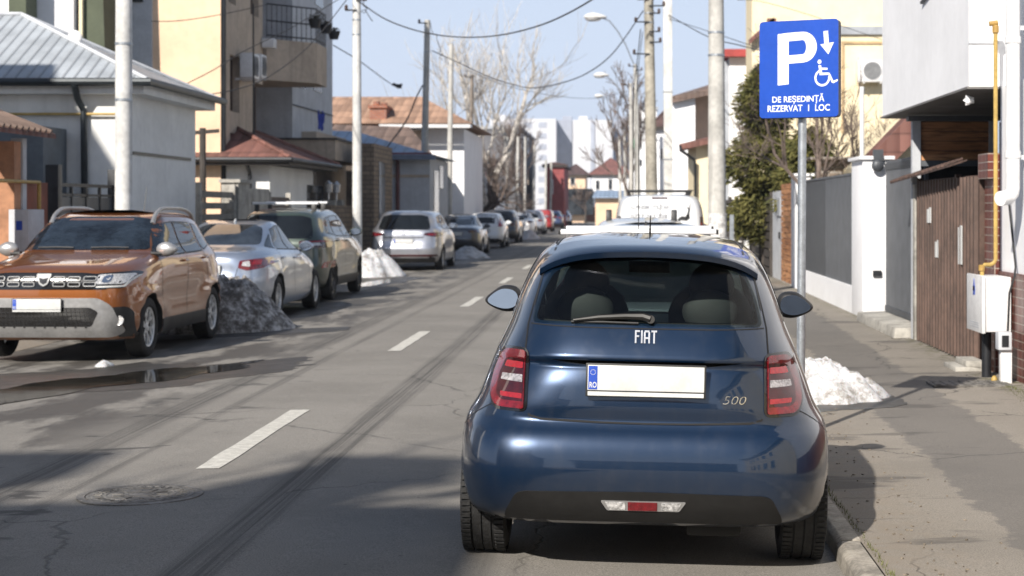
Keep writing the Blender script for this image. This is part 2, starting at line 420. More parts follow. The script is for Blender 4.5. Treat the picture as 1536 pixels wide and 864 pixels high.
strip_mesh([1.152, 2.3, 3.9], pave_z, -40, 196, 12).build('pavement', M_pave, kind='structure', recalc=False)
b = strip_mesh([-9.5, -6.75], lambda x: .09, 35.9, 190, 20)
b.build('pavement', M_pave, kind='structure', recalc=False)
b = strip_mesh([-9.5, -8, -7.15], lambda x: road_z(-7.15) + .006 + (-7.15 - x)*.012, -40, 35.9, 10)
b.build('driveway', M_pave, kind='structure', recalc=False)
# cross street at the far end
b = MB(); b.poly([(-80, 196, -.05), (80, 196, -.05), (80, 206, -.05), (-80, 206, -.05)]); b.build('cross_road', M_road, kind='structure', recalc=False)
# kerbs: individual concrete stones, one object per run
b = MB(); y = -12.0; rnd = random.Random(3)
while y < 120:
    L_ = .985; dx = rnd.uniform(-.006, .006); dz = rnd.uniform(-.004, .004)
    pr = [(1.03+dx, -.09), (1.152+dx, -.09), (1.152+dx, .072+dz), (1.062+dx, .072+dz), (1.038+dx, .05+dz)]
    b.prism(pr, 'y', y + .006, y + L_); y += 1.0
b.build('kerb', M_kerb, kind='structure', bevel=.008)
b = MB(); y = 35.9
while y < 170:
    b.box(-6.75, -6.60, y+.006, y+.99, -.1, .085); y += 1.0
b.build('kerb', M_kerb, kind='structure', bevel=.01)
# centre line dashes
m, g, p = newmat('road_marking_paint'); pos = geo_pos(g)
wn = g.noise(pos, 14, 6, .7); f2 = g.noise(pos, 90, 3, .7)
c = g.mix(g.ramp(wn, .3, .65), (.60, .585, .53), (.44, .425, .385)); c = g.mix(g.math('MULTIPLY', g.ramp(f2, .56, .7), .6), c, (.2, .19, .17))
g.L(c, p.inputs['Base Color']); p.inputs['Roughness'].default_value = .75; M_line = m
b = MB()
for k in range(22):
    y0 = 10.27 + 8.5*k - 17; ys = [y0 + 3.0*i/12 for i in range(13)]
    rr = random.Random(k); wob = lambda: rr.uniform(-.006, .006)
    lft = [(-2.62 + wob(), yy) for yy in ys]; rgt = [(-2.47 + wob(), yy) for yy in ys]
    for i in range(12):
        b.poly([(*lft[i], road_z(lft[i][0])+.004), (*rgt[i], road_z(rgt[i][0])+.004), (*rgt[i+1], road_z(rgt[i+1][0])+.004), (*lft[i+1], road_z(lft[i+1][0])+.004)])
b.build('centre_line', M_line, kind='structure', recalc=False)
from mathutils import noise as mnoise
# puddles and meltwater
m, g, p = newmat('puddle_water'); pos = geo_pos(g)
g.L(g.mix(g.ramp(g.noise(pos, 2.2, 5), .4, .6), (.018, .017, .015), (.04, .036, .03)), p.inputs['Base Color'])
p.inputs['Roughness'].default_value = .06; p.inputs['Specular IOR Level'].default_value = .5
g.L(g.bump(g.noise(pos, 5, 3), .06, .01), p.inputs['Normal']); M_pud = m
m, g, p = newmat('wet_asphalt'); pos = geo_pos(g)
g.L(g.mix(g.ramp(g.noise(pos, 120, 3, .7), .3, .7), (.026, .024, .022), (.055, .051, .046)), p.inputs['Base Color'])
g.L(g.math('ADD', .22, g.math('MULTIPLY', g.noise(pos, 3, 5), .45)), p.inputs['Roughness'])
g.L(g.bump(g.noise(pos, 120, 3), .3, .004), p.inputs['Normal']); M_wet = m
def blob(cx, cy, rx, ry, ang, seed, n=200, amp=.32):
    rr = random.Random(seed); ph = [rr.uniform(0, 6.3) for _ in range(9)]
    out = []
    for k in range(n):
        t = 2*PI*k/n; r = 1 + sum(amp/(j+1.3)*math.sin((j+2)*t*1.0 + ph[j]) for j in range(9))*.6
        u, v = rx*r*math.cos(t), ry*r*math.sin(t)
        r2 = 1 + .35*mnoise.fractal(Vector((cx+u*1.3, cy+v*1.3, seed)), 1, 2.2, 6); u *= r2; v *= r2
        out.append((cx + u*math.cos(ang) - v*math.sin(ang), cy + u*math.sin(ang) + v*math.cos(ang)))
    return out
def flat_blob(name, pts, m, dz, zf=None):
    road_z = zf or globals()['road_z']
    b = MB(); cx = sum(p_[0] for p_ in pts)/len(pts); cy = sum(p_[1] for p_ in pts)/len(pts)
    n = len(pts)
    for i in range(n):
        q, q2 = pts[i], pts[(i+1) % n]
        rings = [(cx, cy)] ; prev = None
        for s_ in (.0, .5, 1.0):
            a_ = (cx + (q[0]-cx)*s_, cy + (q[1]-cy)*s_); c_ = (cx + (q2[0]-cx)*s_, cy + (q2[1]-cy)*s_)
            a3 = (*a_, road_z(a_[0])+dz); c3 = (*c_, road_z(c_[0])+dz)
            if prev:
                if s_ == .5: b.poly([prev[0], a3, c3])
                else: b.poly([prev[0], a3, c3, prev[1]])
            prev = (a3, c3)
    return b.build(name, m, kind='structure', recalc=False)
flat_blob('damp_asphalt', blob(-5.3, 15.9, 2.8, 1.1, R(62), 5), M_wet, .003)
flat_blob('puddle', blob(-4.95, 15.75, 2.0, .50, R(66), 11), M_pud, .007)
flat_blob('puddle', blob(-5.85, 13.7, .5, .2, R(50), 4), M_pud, .0072)
flat_blob('damp_asphalt', blob(-5.3, 26.5, 4.2, .55, R(86), 15), M_wet, .0034)
flat_blob('damp_asphalt', blob(-5.35, 37.0, 3.2, .55, R(84), 21), M_wet, .0036)
flat_blob('puddle', blob(-5.5, 36.9, 1.9, .28, R(84), 23), M_pud, .0075)
flat_blob('damp_asphalt', blob(-4.9, 52.0, 3.2, .45, R(86), 22), M_wet, .0038)
flat_blob('damp_pavement', blob(1.75, 13.7, .62, .62, 0, 52, amp=.2), M_wet, .003, pave_z)
flat_blob('damp_asphalt', blob(-5.2, 22.0, 1.5, .7, R(20), 57), M_wet, .0042)
# manhole cover set in the road
M_iron = mat('cast_iron', (.19, .18, .165), .6, metal=.3, var=.3, scale=8, bump=.5, bscale=90)
mh = Vector((-2.69, 9.35, road_z(-2.69)))
t = thing('manhole_cover', 'round cast iron manhole cover with ring pattern set in the left lane', 'manhole cover', tuple(mh))
b = MB(); b.lathe([(.0, .345), (.006, .345), (.006, .30), (.0, .30)], mh, 'z', 64, closed=True); b.build('rim', M_iron, t)
b = MB(); b.lathe([(-.01, .294), (.005, .294), (.005, 0.0)], mh, 'z', 64); b.build('lid', M_iron, t)
b = MB()
for r_ in (.27, .20, .085): b.lathe([(.003, r_), (.0085, r_-.004), (.0085, r_-.016), (.003, r_-.02)], mh, 'z', 64)
for k in range(28):
    a = 2*PI*k/28; c_ = mh + Vector((math.cos(a)*.235, math.sin(a)*.235, .006)); b.obox(c_, (math.cos(a), math.sin(a), 0), (-math.sin(a), math.cos(a), 0), (0,0,1), .024, .008 if k % 2 else .014, .003)
for k in range(10):
    a = 2*PI*k/10; c_ = mh + Vector((math.cos(a)*.125, math.sin(a)*.125, .006)); b.obox(c_, (math.cos(a), math.sin(a), 0), (-math.sin(a), math.cos(a), 0), (0,0,1), .03, .012, .003)
b.build('tread_pattern', M_iron, t)

# ---------------------------------------------------------------- snow heaps
def snowmat(name, clean, dirtc, amt, sc=3.0):
    m, g, p = newmat(name); pos = geo_pos(g)
    n = g.noise(pos, sc, 6, .7); n2 = g.noise(pos, sc*6, 4, .7)
    f = g.math('ADD', g.math('MULTIPLY', n, .6), g.math('MULTIPLY', n2, .4))
    c = g.mix(g.ramp(f, .66 - amt*.45, .74 - amt*.25), clean, dirtc)
    v = g.N('ShaderNodeTexVoronoi'); g.L(pos, v.inputs['Vector']); v.inputs['Scale'].default_value = 26
    c = g.mix(g.math('MULTIPLY', g.math('SUBTRACT', 1.0, g.ramp(v.outputs['Distance'], .08, .22)), amt), c, (.05, .045, .04))
    g.L(c, p.inputs['Base Color']); p.inputs['Roughness'].default_value = .6
    p.inputs['Subsurface Weight'].default_value = .12 if amt < .5 else 0; p.inputs['Subsurface Scale'].default_value = .02
    g.L(g.bump(f, .6, .03), p.inputs['Normal']); return m
M_snow = snowmat('snow', (.52, .53, .55), (.22, .20, .175), .42, 3.4)
M_snow_d = snowmat('dirty_snow', (.60, .59, .58), (.065, .055, .045), .62, 1.5)
from mathutils import noise as mnoise
def heap(name, label, cx, cy, rx, ry, h, zg, m, seed, group=None, sharp=1.0, lean=(0, 0), pw=1.8, lump=1.0, nu=90, nv=44):
    b = MB(); rings = []; sd = Vector((seed*3.7, seed*1.3, 0))
    for j in range(nv+1):
        s_ = j/nv; ring = []
        for i in range(nu):
            t = 2*PI*i/nu
            edge = 1 + .22*mnoise.fractal(Vector((math.cos(t)*1.1, math.sin(t)*1.1, 0)) + sd, 1, 2, 4)
            x = cx + rx*s_*edge*math.cos(t); y = cy + ry*s_*edge*math.sin(t)
            pr = (1 - s_**(pw))**sharp
            q = Vector((x*2.6, y*2.6, 0)) + sd
            rough = mnoise.fractal(q, .9, 2.1, 6)*.20 + abs(mnoise.fractal(q*2.7, .9, 2.1, 4))*.12
            z = h*pr*(1 + rough*lump) + h*.16*rough*(1-s_)
            ring.append((x + lean[0]*z, y + lean[1]*z, zg + (max(z, 0) if j < nv else -.03)))
        rings.append(b.pts(ring))
    for j in range(nv):
        for i in range(nu): b.face((rings[j][i], rings[j+1][i], rings[j+1][(i+1) % nu], rings[j][(i+1) % nu]))
    return b.build(name, m, smooth=True, ang=70, label=label, cat='snow pile', group=group)
heap('snow_pile', 'big dirty grey and black snow heap behind the orange SUV', -5.55, 22.75, 1.05, .75, .74, 0, M_snow_d, 4, sharp=1.0, lean=(-.1, 0), pw=2.4, lump=1.5)
heap('snow_pile', 'pointed white snow heap at the kerb ahead of the green SUV', -6.2, 41.2, .8, .7, .64, .0, M_snow, 9, sharp=1.0)
heap('snow_pile', 'low white snow heap between the silver SUV and the dark saloon', -5.05, 55.6, .7, .9, .36, .0, M_snow, 12)
heap('snow_pile', 'small distant snow heap beside the white parked hatchback', -5.0, 90.5, .6, .9, .5, .0, M_snow, 14)
heap('snow_pile', 'small lumpy white snow heap on the pavement beside the parking sign', 1.66, 13.9, .56, .5, .275, .06, M_snow, 22, sharp=.8, lump=1.7, pw=2.0)
heap('snow_pile', 'tiny lump of ice on the wet asphalt under the front of the orange SUV', -5.45, 17.6, .09, .14, .06, .0, M_snow, 31, nu=30, nv=12)
# ---------------------------------------------------------------- car library
def pchip(xs, ys):
    xs = np.array(xs, float); ys = np.array(ys, float); h = np.diff(xs); d = np.diff(ys)/h; n = len(xs)
    m = np.zeros(n)
    for i in range(1, n-1):
        if d[i-1]*d[i] > 0:
            w1, w2 = 2*h[i]+h[i-1], h[i]+2*h[i-1]; m[i] = (w1+w2)/(w1/d[i-1]+w2/d[i])
    m[0], m[-1] = d[0], d[-1]
    def f(x):
        x = min(max(x, xs[0]), xs[-1]); i = min(int(np.searchsorted(xs, x, 'right'))-1, n-2); i = max(i, 0)
        t = (x-xs[i])/h[i]; t2, t3 = t*t, t*t*t
        return float((2*t3-3*t2+1)*ys[i] + (t3-2*t2+t)*h[i]*m[i] + (-2*t3+3*t2)*ys[i+1] + (t3-t2)*h[i]*m[i+1])
    return f
def table(keys):
    """keys = {name: [(z, value), ...]} -> dict of functions"""
    return {k: pchip([a for a, _ in v], [c for _, c in v]) for k, v in keys.items()}
def quad(w_, L_, n_, N, out):
    th = np.linspace(0, PI/2, 260); x = w_*np.sin(th)**(2/n_); y = L_*np.cos(th)**(2/n_)
    dx, dy = np.diff(x), np.diff(y); ds = np.hypot(dx, dy); a = np.unwrap(np.arctan2(dy, dx)); da = np.abs(np.diff(a, prepend=a[0]))
    m = np.concatenate([[0], np.cumsum(ds/(w_+L_)*1.0 + da/(PI/2)*.9)]); m /= m[-1]
    t = np.linspace(0, 1, N+1); return np.interp(t, m, x), np.interp(t, m, y)
class Shape:
    """closed body solid from plan-view contours stacked by height; local axes: x right, y forward (rear bumper y=0), z up"""
    def __init__(s, keys, z0, z1, yc, fn=None, tol=.035, N=22):
        T = table(keys); zs = [z0, z1]
        def val(z): return np.array([z, .5*T['r'](z), .5*T['f'](z), T['w'](z)])
        st = list(np.linspace(z0, z1, 25)); out = []
        for a, b_ in zip(st[:-1], st[1:]):
            def rec(a, b_, dep):
                if dep < 6 and np.abs(val(b_)-val(a)).max() > tol: m = (a+b_)/2; rec(a, m, dep+1); rec(m, b_, dep+1)
                else: out.append(a)
            rec(a, b_, 0)
        out.append(z1); V = []; Fc = []; rings = []
        for z in out:
            w_, r_, f_, nr, nf = T['w'](z), T['r'](z), T['f'](z), T['nr'](z), T['nf'](z)
            xr, yr = quad(w_, yc-r_, nr, N, None); xf, yf = quad(w_, f_-yc, nf, N, None)
            pr = [(xr[i], yc-yr[i]) for i in range(N+1)] + [(xf[N-i], yc+yf[N-i]) for i in range(1, N+1)]
            ring = pr + [(-x, y) for x, y in pr[-2:0:-1]]
            i0 = len(V)
            for x, y in ring:
                if fn: dx, dy = fn(x, y, z, w_, r_, f_); x += dx; y += dy
                V.append((x, y, z))
            rings.append(list(range(i0, len(V))))
        n = len(rings[0])
        for a, b_ in zip(rings[:-1], rings[1:]):
            for k in range(n): Fc.append((a[k], a[(k+1) % n], b_[(k+1) % n], b_[k]))
        Fc.append(tuple(rings[0][::-1]))
        # top cap as strips across, so it stays smooth
        top = rings[-1]; h = n//2
        for k in range(h):
            a, b_ = top[k], top[k+1]; c, d_ = top[(n-k-1) % n], top[(n-k) % n]
            q = []; [q.append(v) for v in (a, b_, c, d_) if v not in q]
            if len(q) > 2: Fc.append(tuple(q))
        s.V, s.F = V, Fc
        me = bpy.data.meshes.new('body'); me.from_pydata(V, [], Fc)
        bm = bmesh.new(); bm.from_mesh(me); bmesh.ops.recalc_face_normals(bm, faces=bm.faces); bm.to_mesh(me)
        s.me = me; s.bvh = BVHTree.FromBMesh(bm); bm.free()
        s.fv = [tuple(p.vertices) for p in me.polygons]; s.fn = [p.normal.copy() for p in me.polygons]; s.co = [v.co.copy() for v in me.vertices]
        # smooth vertex normals that ignore the flat bottom
        acc = [Vector((0,0,0)) for _ in s.co]
        for p in me.polygons:
            if len(p.vertices) > 8: continue
            for v in p.vertices: acc[v] += p.normal*p.area
        s.vn = [a.normalized() if a.length > 0 else Vector((0,0,1)) for a in acc]
    def near(s, p):
        loc, nn, i, dist = s.bvh.find_nearest(p); vs = s.fv[i]
        if len(vs) > 8: return loc, nn, nn, dist
        ws = poly_3d_calc([s.co[v] for v in vs], loc); q = Vector((0,0,0))
        for v, w_ in zip(vs, ws): q += s.vn[v]*w_
        return loc, q.normalized(), s.fn[i], dist
    def ray(s, side, u, v, fallback=True):
        o, d_ = {'rear': ((u, -5, v), (0,1,0)), 'front': ((u, 12, v), (0,-1,0)), 'right': ((5, u, v), (-1,0,0)),
                 'left': ((-5, u, v), (1,0,0)), 'top': ((u, v, 5), (0,0,-1)), 'back': ((0,0,0), (0,0,1))}[side]
        h = s.bvh.ray_cast(Vector(o), Vector(d_))
        if h[0] is None:
            if not fallback: return None, None
            mid = Vector({'rear': (u, .3, v), 'front': (u, 3.5, v), 'right': (.8, u, v), 'left': (-.8, u, v), 'top': (u, v, 1.4)}[side])
            loc, n, _, _ = s.near(mid); return loc, n
        loc, n, _, _ = s.near(h[0]); return loc, n
    def patch(s, poly, side, offset=.002, grid=.05, thick=.004, mb=None):
        """clean-edged panel lying on the body: poly is drawn in the side's projection"""
        bm = bmesh.new(); vs = [bm.verts.new((u, v, 0)) for u, v in poly]; bm.faces.new(vs)
        P = np.array(poly)
        for ax in (0, 1):
            lo, hi = P[:, ax].min(), P[:, ax].max(); k = max(1, int(round((hi-lo)/grid)))
            for i in range(1, k):
                c = lo + (hi-lo)*i/k; co = [0,0,0]; no = [0,0,0]; co[ax] = c; no[ax] = 1
                bmesh.ops.bisect_plane(bm, geom=bm.verts[:]+bm.edges[:]+bm.faces[:], plane_co=co, plane_no=no, dist=1e-6)
        bm.verts.index_update(); res = {}; mb = mb or MB(); base = {}; nor = {}
        for v in bm.verts:
            loc, n = s.ray(side, v.co.x, v.co.y); base[v.index] = mb.pts([loc + n*offset])[0]; nor[v.index] = (loc, n)
        want = {'rear': Vector((0,-1,0)), 'front': Vector((0,1,0)), 'right': Vector((1,0,0)), 'left': Vector((-1,0,0)), 'top': Vector((0,0,1))}[side]
        for f in bm.faces:
            idx = [base[v.index] for v in f.verts]
            a, b_, c = Vector(mb.v[idx[0]]), Vector(mb.v[idx[1]]), Vector(mb.v[idx[2]])
            nn = Vector((0,0,0))
            for k in range(len(idx)): nn += Vector(mb.v[idx[k]]).cross(Vector(mb.v[idx[(k+1) % len(idx)]]))
            if nn.dot(want) < 0: idx = idx[::-1]
            mb.face(idx)
        if thick:
            low = {}
            for e in bm.edges:
                if len(e.link_faces) == 1:
                    for v in e.verts:
                        if v.index not in low: loc, n = nor[v.index]; low[v.index] = mb.pts([loc - n*thick])[0]
                    a, b_ = e.verts; mb.face((base[a.index], base[b_.index], low[b_.index], low[a.index]))
        bm.free(); return mb
    def line(s, pts, side, wd=.006, offset=.0012, mb=None, closed=False, seg=.03):
        """dark seam: a narrow ribbon along a polyline on the body"""
        mb = mb or MB(); P = [Vector(p) for p in pts]; 
        if closed: P.append(P[0])
        Q = []
        for a, b_ in zip(P[:-1], P[1:]):
            k = max(1, int((b_-a).length/seg)); Q += [a.lerp(b_, i/k) for i in range(k)]
        Q.append(P[-1]); L_ = []
        for p in Q: L_.append(s.ray(side, p.x, p.y))
        prev = None
        for i, (loc, n) in enumerate(L_):
            t = (L_[min(i+1, len(L_)-1)][0] - L_[max(i-1, 0)][0])
            if t.length < 1e-6: continue
            c = n.cross(t.normalized()).normalized()*wd/2
            j = mb.pts([loc + c + n*offset, loc - c + n*offset])
            if prev: mb.face((prev[0], prev[1], j[1], j[0]))
            prev = j
        return mb
def bool_cut(me, cutters):
    """difference of several closed MB solids from mesh me"""
    o = bpy.data.objects.new('tmp', me); COL.objects.link(o); extra = []
    for c in cutters:
        cm = bpy.data.meshes.new('cut'); cm.from_pydata(c.v, [], c.f)
        bm = bmesh.new(); bm.from_mesh(cm); bmesh.ops.remove_doubles(bm, verts=bm.verts, dist=1e-6); bmesh.ops.recalc_face_normals(bm, faces=bm.faces); bm.to_mesh(cm); bm.free()
        co = bpy.data.objects.new('cut', cm); COL.objects.link(co); extra.append(co)
        md = o.modifiers.new('b', 'BOOLEAN'); md.operation = 'DIFFERENCE'; md.solver = 'EXACT'; md.object = co
    bpy.context.view_layer.update(); dg = bpy.context.evaluated_depsgraph_get()
    out = bpy.data.meshes.new_from_object(o.evaluated_get(dg))
    for e in extra + [o]: bpy.data.objects.remove(e)
    return out
def finish_body(me, shp, mats, name, parent, inner=None):
    """materials: slot 0 where the face lies on the outer shell, slot 1 elsewhere (wells, cavity, reveals)"""
    me.materials.clear()
    for m in mats: me.materials.append(m)
    me.polygons.foreach_set('use_smooth', [True]*len(me.polygons)); ln = [None]*len(me.loops)
    for p in me.polygons:
        loc, nn, fnr, dist = shp.near(p.center)
        outer = dist < .004 and (abs(fnr.dot(p.normal)) > .8) and not (p.normal.z < -.98)
        p.material_index = 0 if outer else 1
        for li in p.loop_indices:
            if outer:
                l2, n2, f2, d2 = shp.near(me.vertices[me.loops[li].vertex_index].co)
                ln[li] = n2 if n2.dot(p.normal) > .5 else p.normal.copy()
            else: ln[li] = p.normal.copy()
    me.normals_split_custom_set(ln)
    o = bpy.data.objects.new(name, me); link(o, parent); return o
def mirror_poly(poly): return [(-u, v) for u, v in poly][::-1]

M_tyre = mat('tyre_rubber', (.018, .018, .018), .85, var=.35, scale=6, bump=.5, bscale=60, world=False)
M_black = mat('black_plastic', (.02, .02, .021), .5, var=.3, scale=5, world=False)
M_gap = mat('panel_gap', (.006, .006, .007), .8, var=.1, world=False)
M_glossblk = mat('gloss_black', (.008, .008, .009), .12, var=.1, world=False, coat=.6)
M_under = mat('underbody', (.012, .012, .012), .9, var=.2, world=False)
M_alloy = mat('alloy', (.60, .61, .62), .4, metal=.45, var=.12, scale=20, world=False)
M_darkalloy = mat('dark_alloy', (.07, .07, .075), .4, metal=.6, var=.2, scale=12, world=False)
M_chrome = mat('chrome', (.75, .76, .78), .12, metal=1, var=.04, world=False)
M_silverpl = mat('silver_trim', (.42, .42, .42), .38, metal=.6, var=.1, scale=4, world=False)
M_white = mat('plate_white', (.58, .59, .58), .4, var=.05, scale=10, world=False)
M_eu = mat('plate_blue', (.02, .07, .42), .4, var=.05, world=False)
M_ink = mat('black_ink', (.02, .02, .02), .5, var=.05, world=False)
M_dkglass = mat('dark_glass', (.008, .010, .012), .03, var=.15, scale=3, world=False, spec=.6, coat=0)
M_midglass = mat('window_glass', (.022, .028, .036), .04, var=.35, scale=2.5, world=False, spec=.6, coat=0)
M_red = mat('red_lens', (.15, .005, .010), .15, var=.25, scale=30, world=False, coat=1)
M_dkred = mat('dark_red_lens', (.045, .003, .004), .12, var=.25, scale=30, world=False, coat=1)
M_brred = mat('bright_red_lens', (.28, .010, .014), .25, var=.15, scale=60, world=False, coat=1)
M_clear = mat('clear_lens', (.62, .62, .62), .15, metal=.3, var=.35, scale=60, world=False, coat=1)
M_amber = mat('amber_lens', (.55, .18, .02), .2, var=.2, scale=40, world=False, coat=1)
M_seat = mat('seat_fabric', (.014, .014, .014), .8, var=.15, scale=20, world=False)
def make_wheel(root, x, y, r, wd, style='five', z0=0, tread=False, rimmat=None, low=False):
    """wheel = hub mesh with the tyre and the rim as its sub-parts"""
    sgn = 1 if x > 0 else -1; c = Vector((x, y, r + z0)); n = 24 if low else 48; rim = r*.66
    b = MB(); b.lathe([(-wd*.3, rim*.55), (wd*.1, rim*.55), (wd*.1, .03)], c, 'x', n); h = b.build('wheel', M_under, root, smooth=True)
    b = MB(); hw = wd/2
    prof = [(-hw*.80, rim), (-hw*.98, rim+.02), (-hw, (rim+r)/2), (-hw*.93, r-.022), (-hw*.82, r-.008)]
    if tread:
        for g0 in (-.46, -.02, .40):
            prof += [(hw*(g0-.035), r-.001), (hw*(g0-.03), r-.009), (hw*(g0+.03), r-.009), (hw*(g0+.035), r-.001)]
    else: prof += [(0, r)]
    prof += [(hw*.82, r-.008), (hw*.93, r-.022), (hw, (rim+r)/2), (hw*.98, rim+.02), (hw*.80, rim)]
    b.lathe(prof, c, 'x', n, closed=True)
    if tread:
        for k in range(64):
            a = 2*PI*k/64
            for s_ in (-1, 1):
                ct = c + Vector((s_*hw*.72, math.cos(a)*(r-.003), math.sin(a)*(r-.003)))
                b.obox(ct, (1,0,0), (0,-math.sin(a),math.cos(a)), (0,math.cos(a),math.sin(a)), hw*.2, .009, .006)
    b.build('tyre', M_tyre, h, smooth=True, ang=40)
    b = MB(); xo = sgn*hw*.78; q = sgn
    b.lathe([(xo, rim), (xo-q*.012, rim*.94), (xo-q*.05, rim*.9), (xo-q*.10, rim*.88), (xo-q*.10, rim*.86), (xo-q*.045, rim*.86), (xo-q*.004, rim*.91), (xo+q*.006, rim)], c, 'x', n, closed=True)
    ns, sw = {'five': (5, .16), 'ten': (10, .07), 'multi': (7, .10), 'y': (6, .13)}[style]
    for k in range(ns):
        a = 2*PI*k/ns + .3; e = Vector((0, math.cos(a), math.sin(a))); tn = Vector((0, -math.sin(a), math.cos(a)))
        if style == 'y':
            b.obox(c + Vector((xo-q*.03,0,0)) + e*rim*.34, e, tn, (1,0,0), rim*.24, rim*.11, .014)
            for sg in (-1, 1):
                d_ = (e*.4*rim + tn*sg*.22*rim).normalized(); t_ = d_.cross(Vector((1,0,0)))
                b.obox(c + Vector((xo-q*.024,0,0)) + e*rim*.70 + tn*sg*rim*.13, d_, t_, (1,0,0), rim*.30, rim*.075, .014)
        else: b.obox(c + Vector((xo-q*.028,0,0)) + e*rim*.52, e, tn, (1,0,0), rim*.42, rim*sw*.8, .014)
    b.lathe([(xo-q*.045, rim*.22), (xo-q*.012, rim*.2), (xo-q*.006, rim*.12), (xo-q*.006, 0)], c, 'x', n)
    b.build('rim', rimmat or M_alloy, h, smooth=True, ang=35)
    return h
def well(x0, x1, y, z, r, n=40):
    b = MB(); b.lathe([(x0, r), (x1, r)], (0, y, z), 'x', n); return b
def plate(root, c, ux, uz, nrm, wd=.52, h=.112, extra=None, frame=True, low=False):
    """number plate lying in the plane (ux, uz) at c (centre)"""
    c = Vector(c); ux = Vector(ux).normalized(); uz = Vector(uz).normalized(); nrm = Vector(nrm).normalized()
    b = MB()
    if frame:
        b.obox(c - uz*.010, ux, uz, nrm, wd/2+.008, h/2+.018, .007); fr = b.build('number_plate', M_ink, root, bevel=.003 if not low else 0)
        b = MB(); b.obox(c - uz*(h/2+.0145) + nrm*.0055, ux, uz, nrm, wd/2-.002, .009, .003); b.build('plate_lettering_strip', M_white, fr)
        b = MB(); b.obox(c + nrm*.005 + ux*.0, ux, uz, nrm, wd/2, h/2, .004); b.build('plate_face', M_white, fr, bevel=.003 if not low else 0)
        par = fr
    else:
        b.obox(c, ux, uz, nrm, wd/2, h/2, .004); par = b.build('number_plate', M_white, root); c = c - nrm*.004
    b = MB(); b.obox(c + nrm*.0092 - ux*(wd/2-.024), ux, uz, nrm, .020, h/2-.004, .0012); b.build('country_band', M_eu, par)
    if not low:
        b = MB(); place_text(b, 'RO', c + nrm*.011 - ux*(wd/2-.009) - uz*.045, ux, uz, .026, .032, bold=.02)
        for k in range(12):
            a = 2*PI*k/12; b.obox(c + nrm*.0108 - ux*(wd/2-.024) + uz*.024 + ux*.011*math.cos(a) + uz*.011*math.sin(a), ux, uz, nrm, .0014, .0014, .0004)
        b.build('country_letters', M_white, par, recalc=False)
    return par
# ---------------------------------------------------------------- the dark blue city car
def sm(a, b, x):
    t = min(max((x-a)/(b-a), 0), 1); return t*t*(3-2*t)
def flare_fn(axles, r, amp, wdt=.055, zc=.30, waist=.0, zwaist=.55):
    def fn(x, y, z, w_, r_, f_):
        k = sm(.72, .93, abs(x)/max(w_, .01)); s_ = 1 if x > 0 else -1; d = 0
        if z < 1.0:
            for a in axles:
                q = math.hypot(y-a, z-zc); d += amp*math.exp(-((q-r-.03)/wdt)**2)
            if waist:
                mid = sm(axles[0]+.25, axles[0]+.6, y)*(1-sm(axles[1]-.6, axles[1]-.25, y))
                d -= waist*mid*math.exp(-((z-zwaist)/.2)**2)
        return s_*d*k, 0
    return fn
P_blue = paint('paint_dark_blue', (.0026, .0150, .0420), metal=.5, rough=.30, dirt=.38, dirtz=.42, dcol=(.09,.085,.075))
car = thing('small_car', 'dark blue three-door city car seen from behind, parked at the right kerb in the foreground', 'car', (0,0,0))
FK = dict(
 w=[(.235,.825),(.26,.85),(.36,.862),(.50,.868),(.64,.858),(.77,.815),(.90,.772),(.99,.738),(1.105,.688),(1.2,.656),(1.3,.618),(1.37,.587),(1.43,.55),(1.475,.50),(1.505,.42),(1.527,.25)],
 r=[(.235,.13),(.27,.06),(.33,.02),(.40,0),(.47,-.008),(.56,0),(.62,.018),(.665,.045),(.70,.078),(.75,.068),(.85,.078),(.93,.10),(.955,.112),(.968,.088),(.985,.082),(1.0,.088),(1.12,.155),(1.2,.215),(1.3,.30),(1.38,.375),(1.44,.45),(1.49,.66),(1.515,.95),(1.527,1.3)],
 f=[(.235,3.50),(.4,3.62),(.55,3.63),(.7,3.60),(.8,3.50),(.88,3.30),(.95,3.03),(1.0,2.82),(1.05,2.66),(1.1,2.56),(1.2,2.40),(1.3,2.22),(1.4,2.0),(1.47,1.78),(1.505,1.6),(1.527,1.45)],
 nr=[(.235,5.5),(.5,7.0),(.64,6.8),(.75,5.6),(.9,4.9),(1.1,4.6),(1.3,4.6),(1.45,4.0),(1.527,3.0)],
 nf=[(.235,3.2),(.8,3.0),(1.0,3.0),(1.2,4.0),(1.45,3.4),(1.527,2.6)])
AX = (.66, 2.98)
shp = Shape(FK, .235, 1.527, 1.75, flare_fn(AX, .335, .012, zc=.30, waist=.02), tol=.03, N=26)
IK = dict(
 w=[(.60,.74),(.9,.69),(1.1,.615),(1.3,.545),(1.37,.51),(1.43,.44),(1.462,.3)],
 r=[(.60,.40),(.9,.28),(1.12,.235),(1.3,.37),(1.4,.47),(1.462,.95)],
 f=[(.60,2.70),(1.0,2.62),(1.1,2.48),(1.2,2.32),(1.3,2.14),(1.4,1.92),(1.462,1.55)],
 nr=[(.6,4.5),(1.462,4.5)], nf=[(.6,4.5),(1.462,4.5)])
inn = Shape(IK, .60, 1.462, 1.55, None, tol=.06, N=14)
icut = MB(); icut.v = inn.V; icut.f = inn.F
rearwin = rounded([(-.532,1.128),(.532,1.128),(.507,1.25),(.462,1.355),(.36,1.412),(0,1.43),(-.36,1.412),(-.462,1.355),(-.507,1.25)], .03)
rearhole = [(u*.965, 1.28+(v-1.28)*.93) for u, v in rearwin]
frontwin = rounded([(-.62,1.03),(.62,1.03),(.50,1.40),(-.50,1.40)], .06)
sidefront = rounded([(1.33,1.09),(2.42,1.07),(2.30,1.16),(1.98,1.385),(1.85,1.42),(1.35,1.425)], .03)
sideback = rounded([(.78,1.16),(1.25,1.10),(1.28,1.415),(1.02,1.385)], .05)
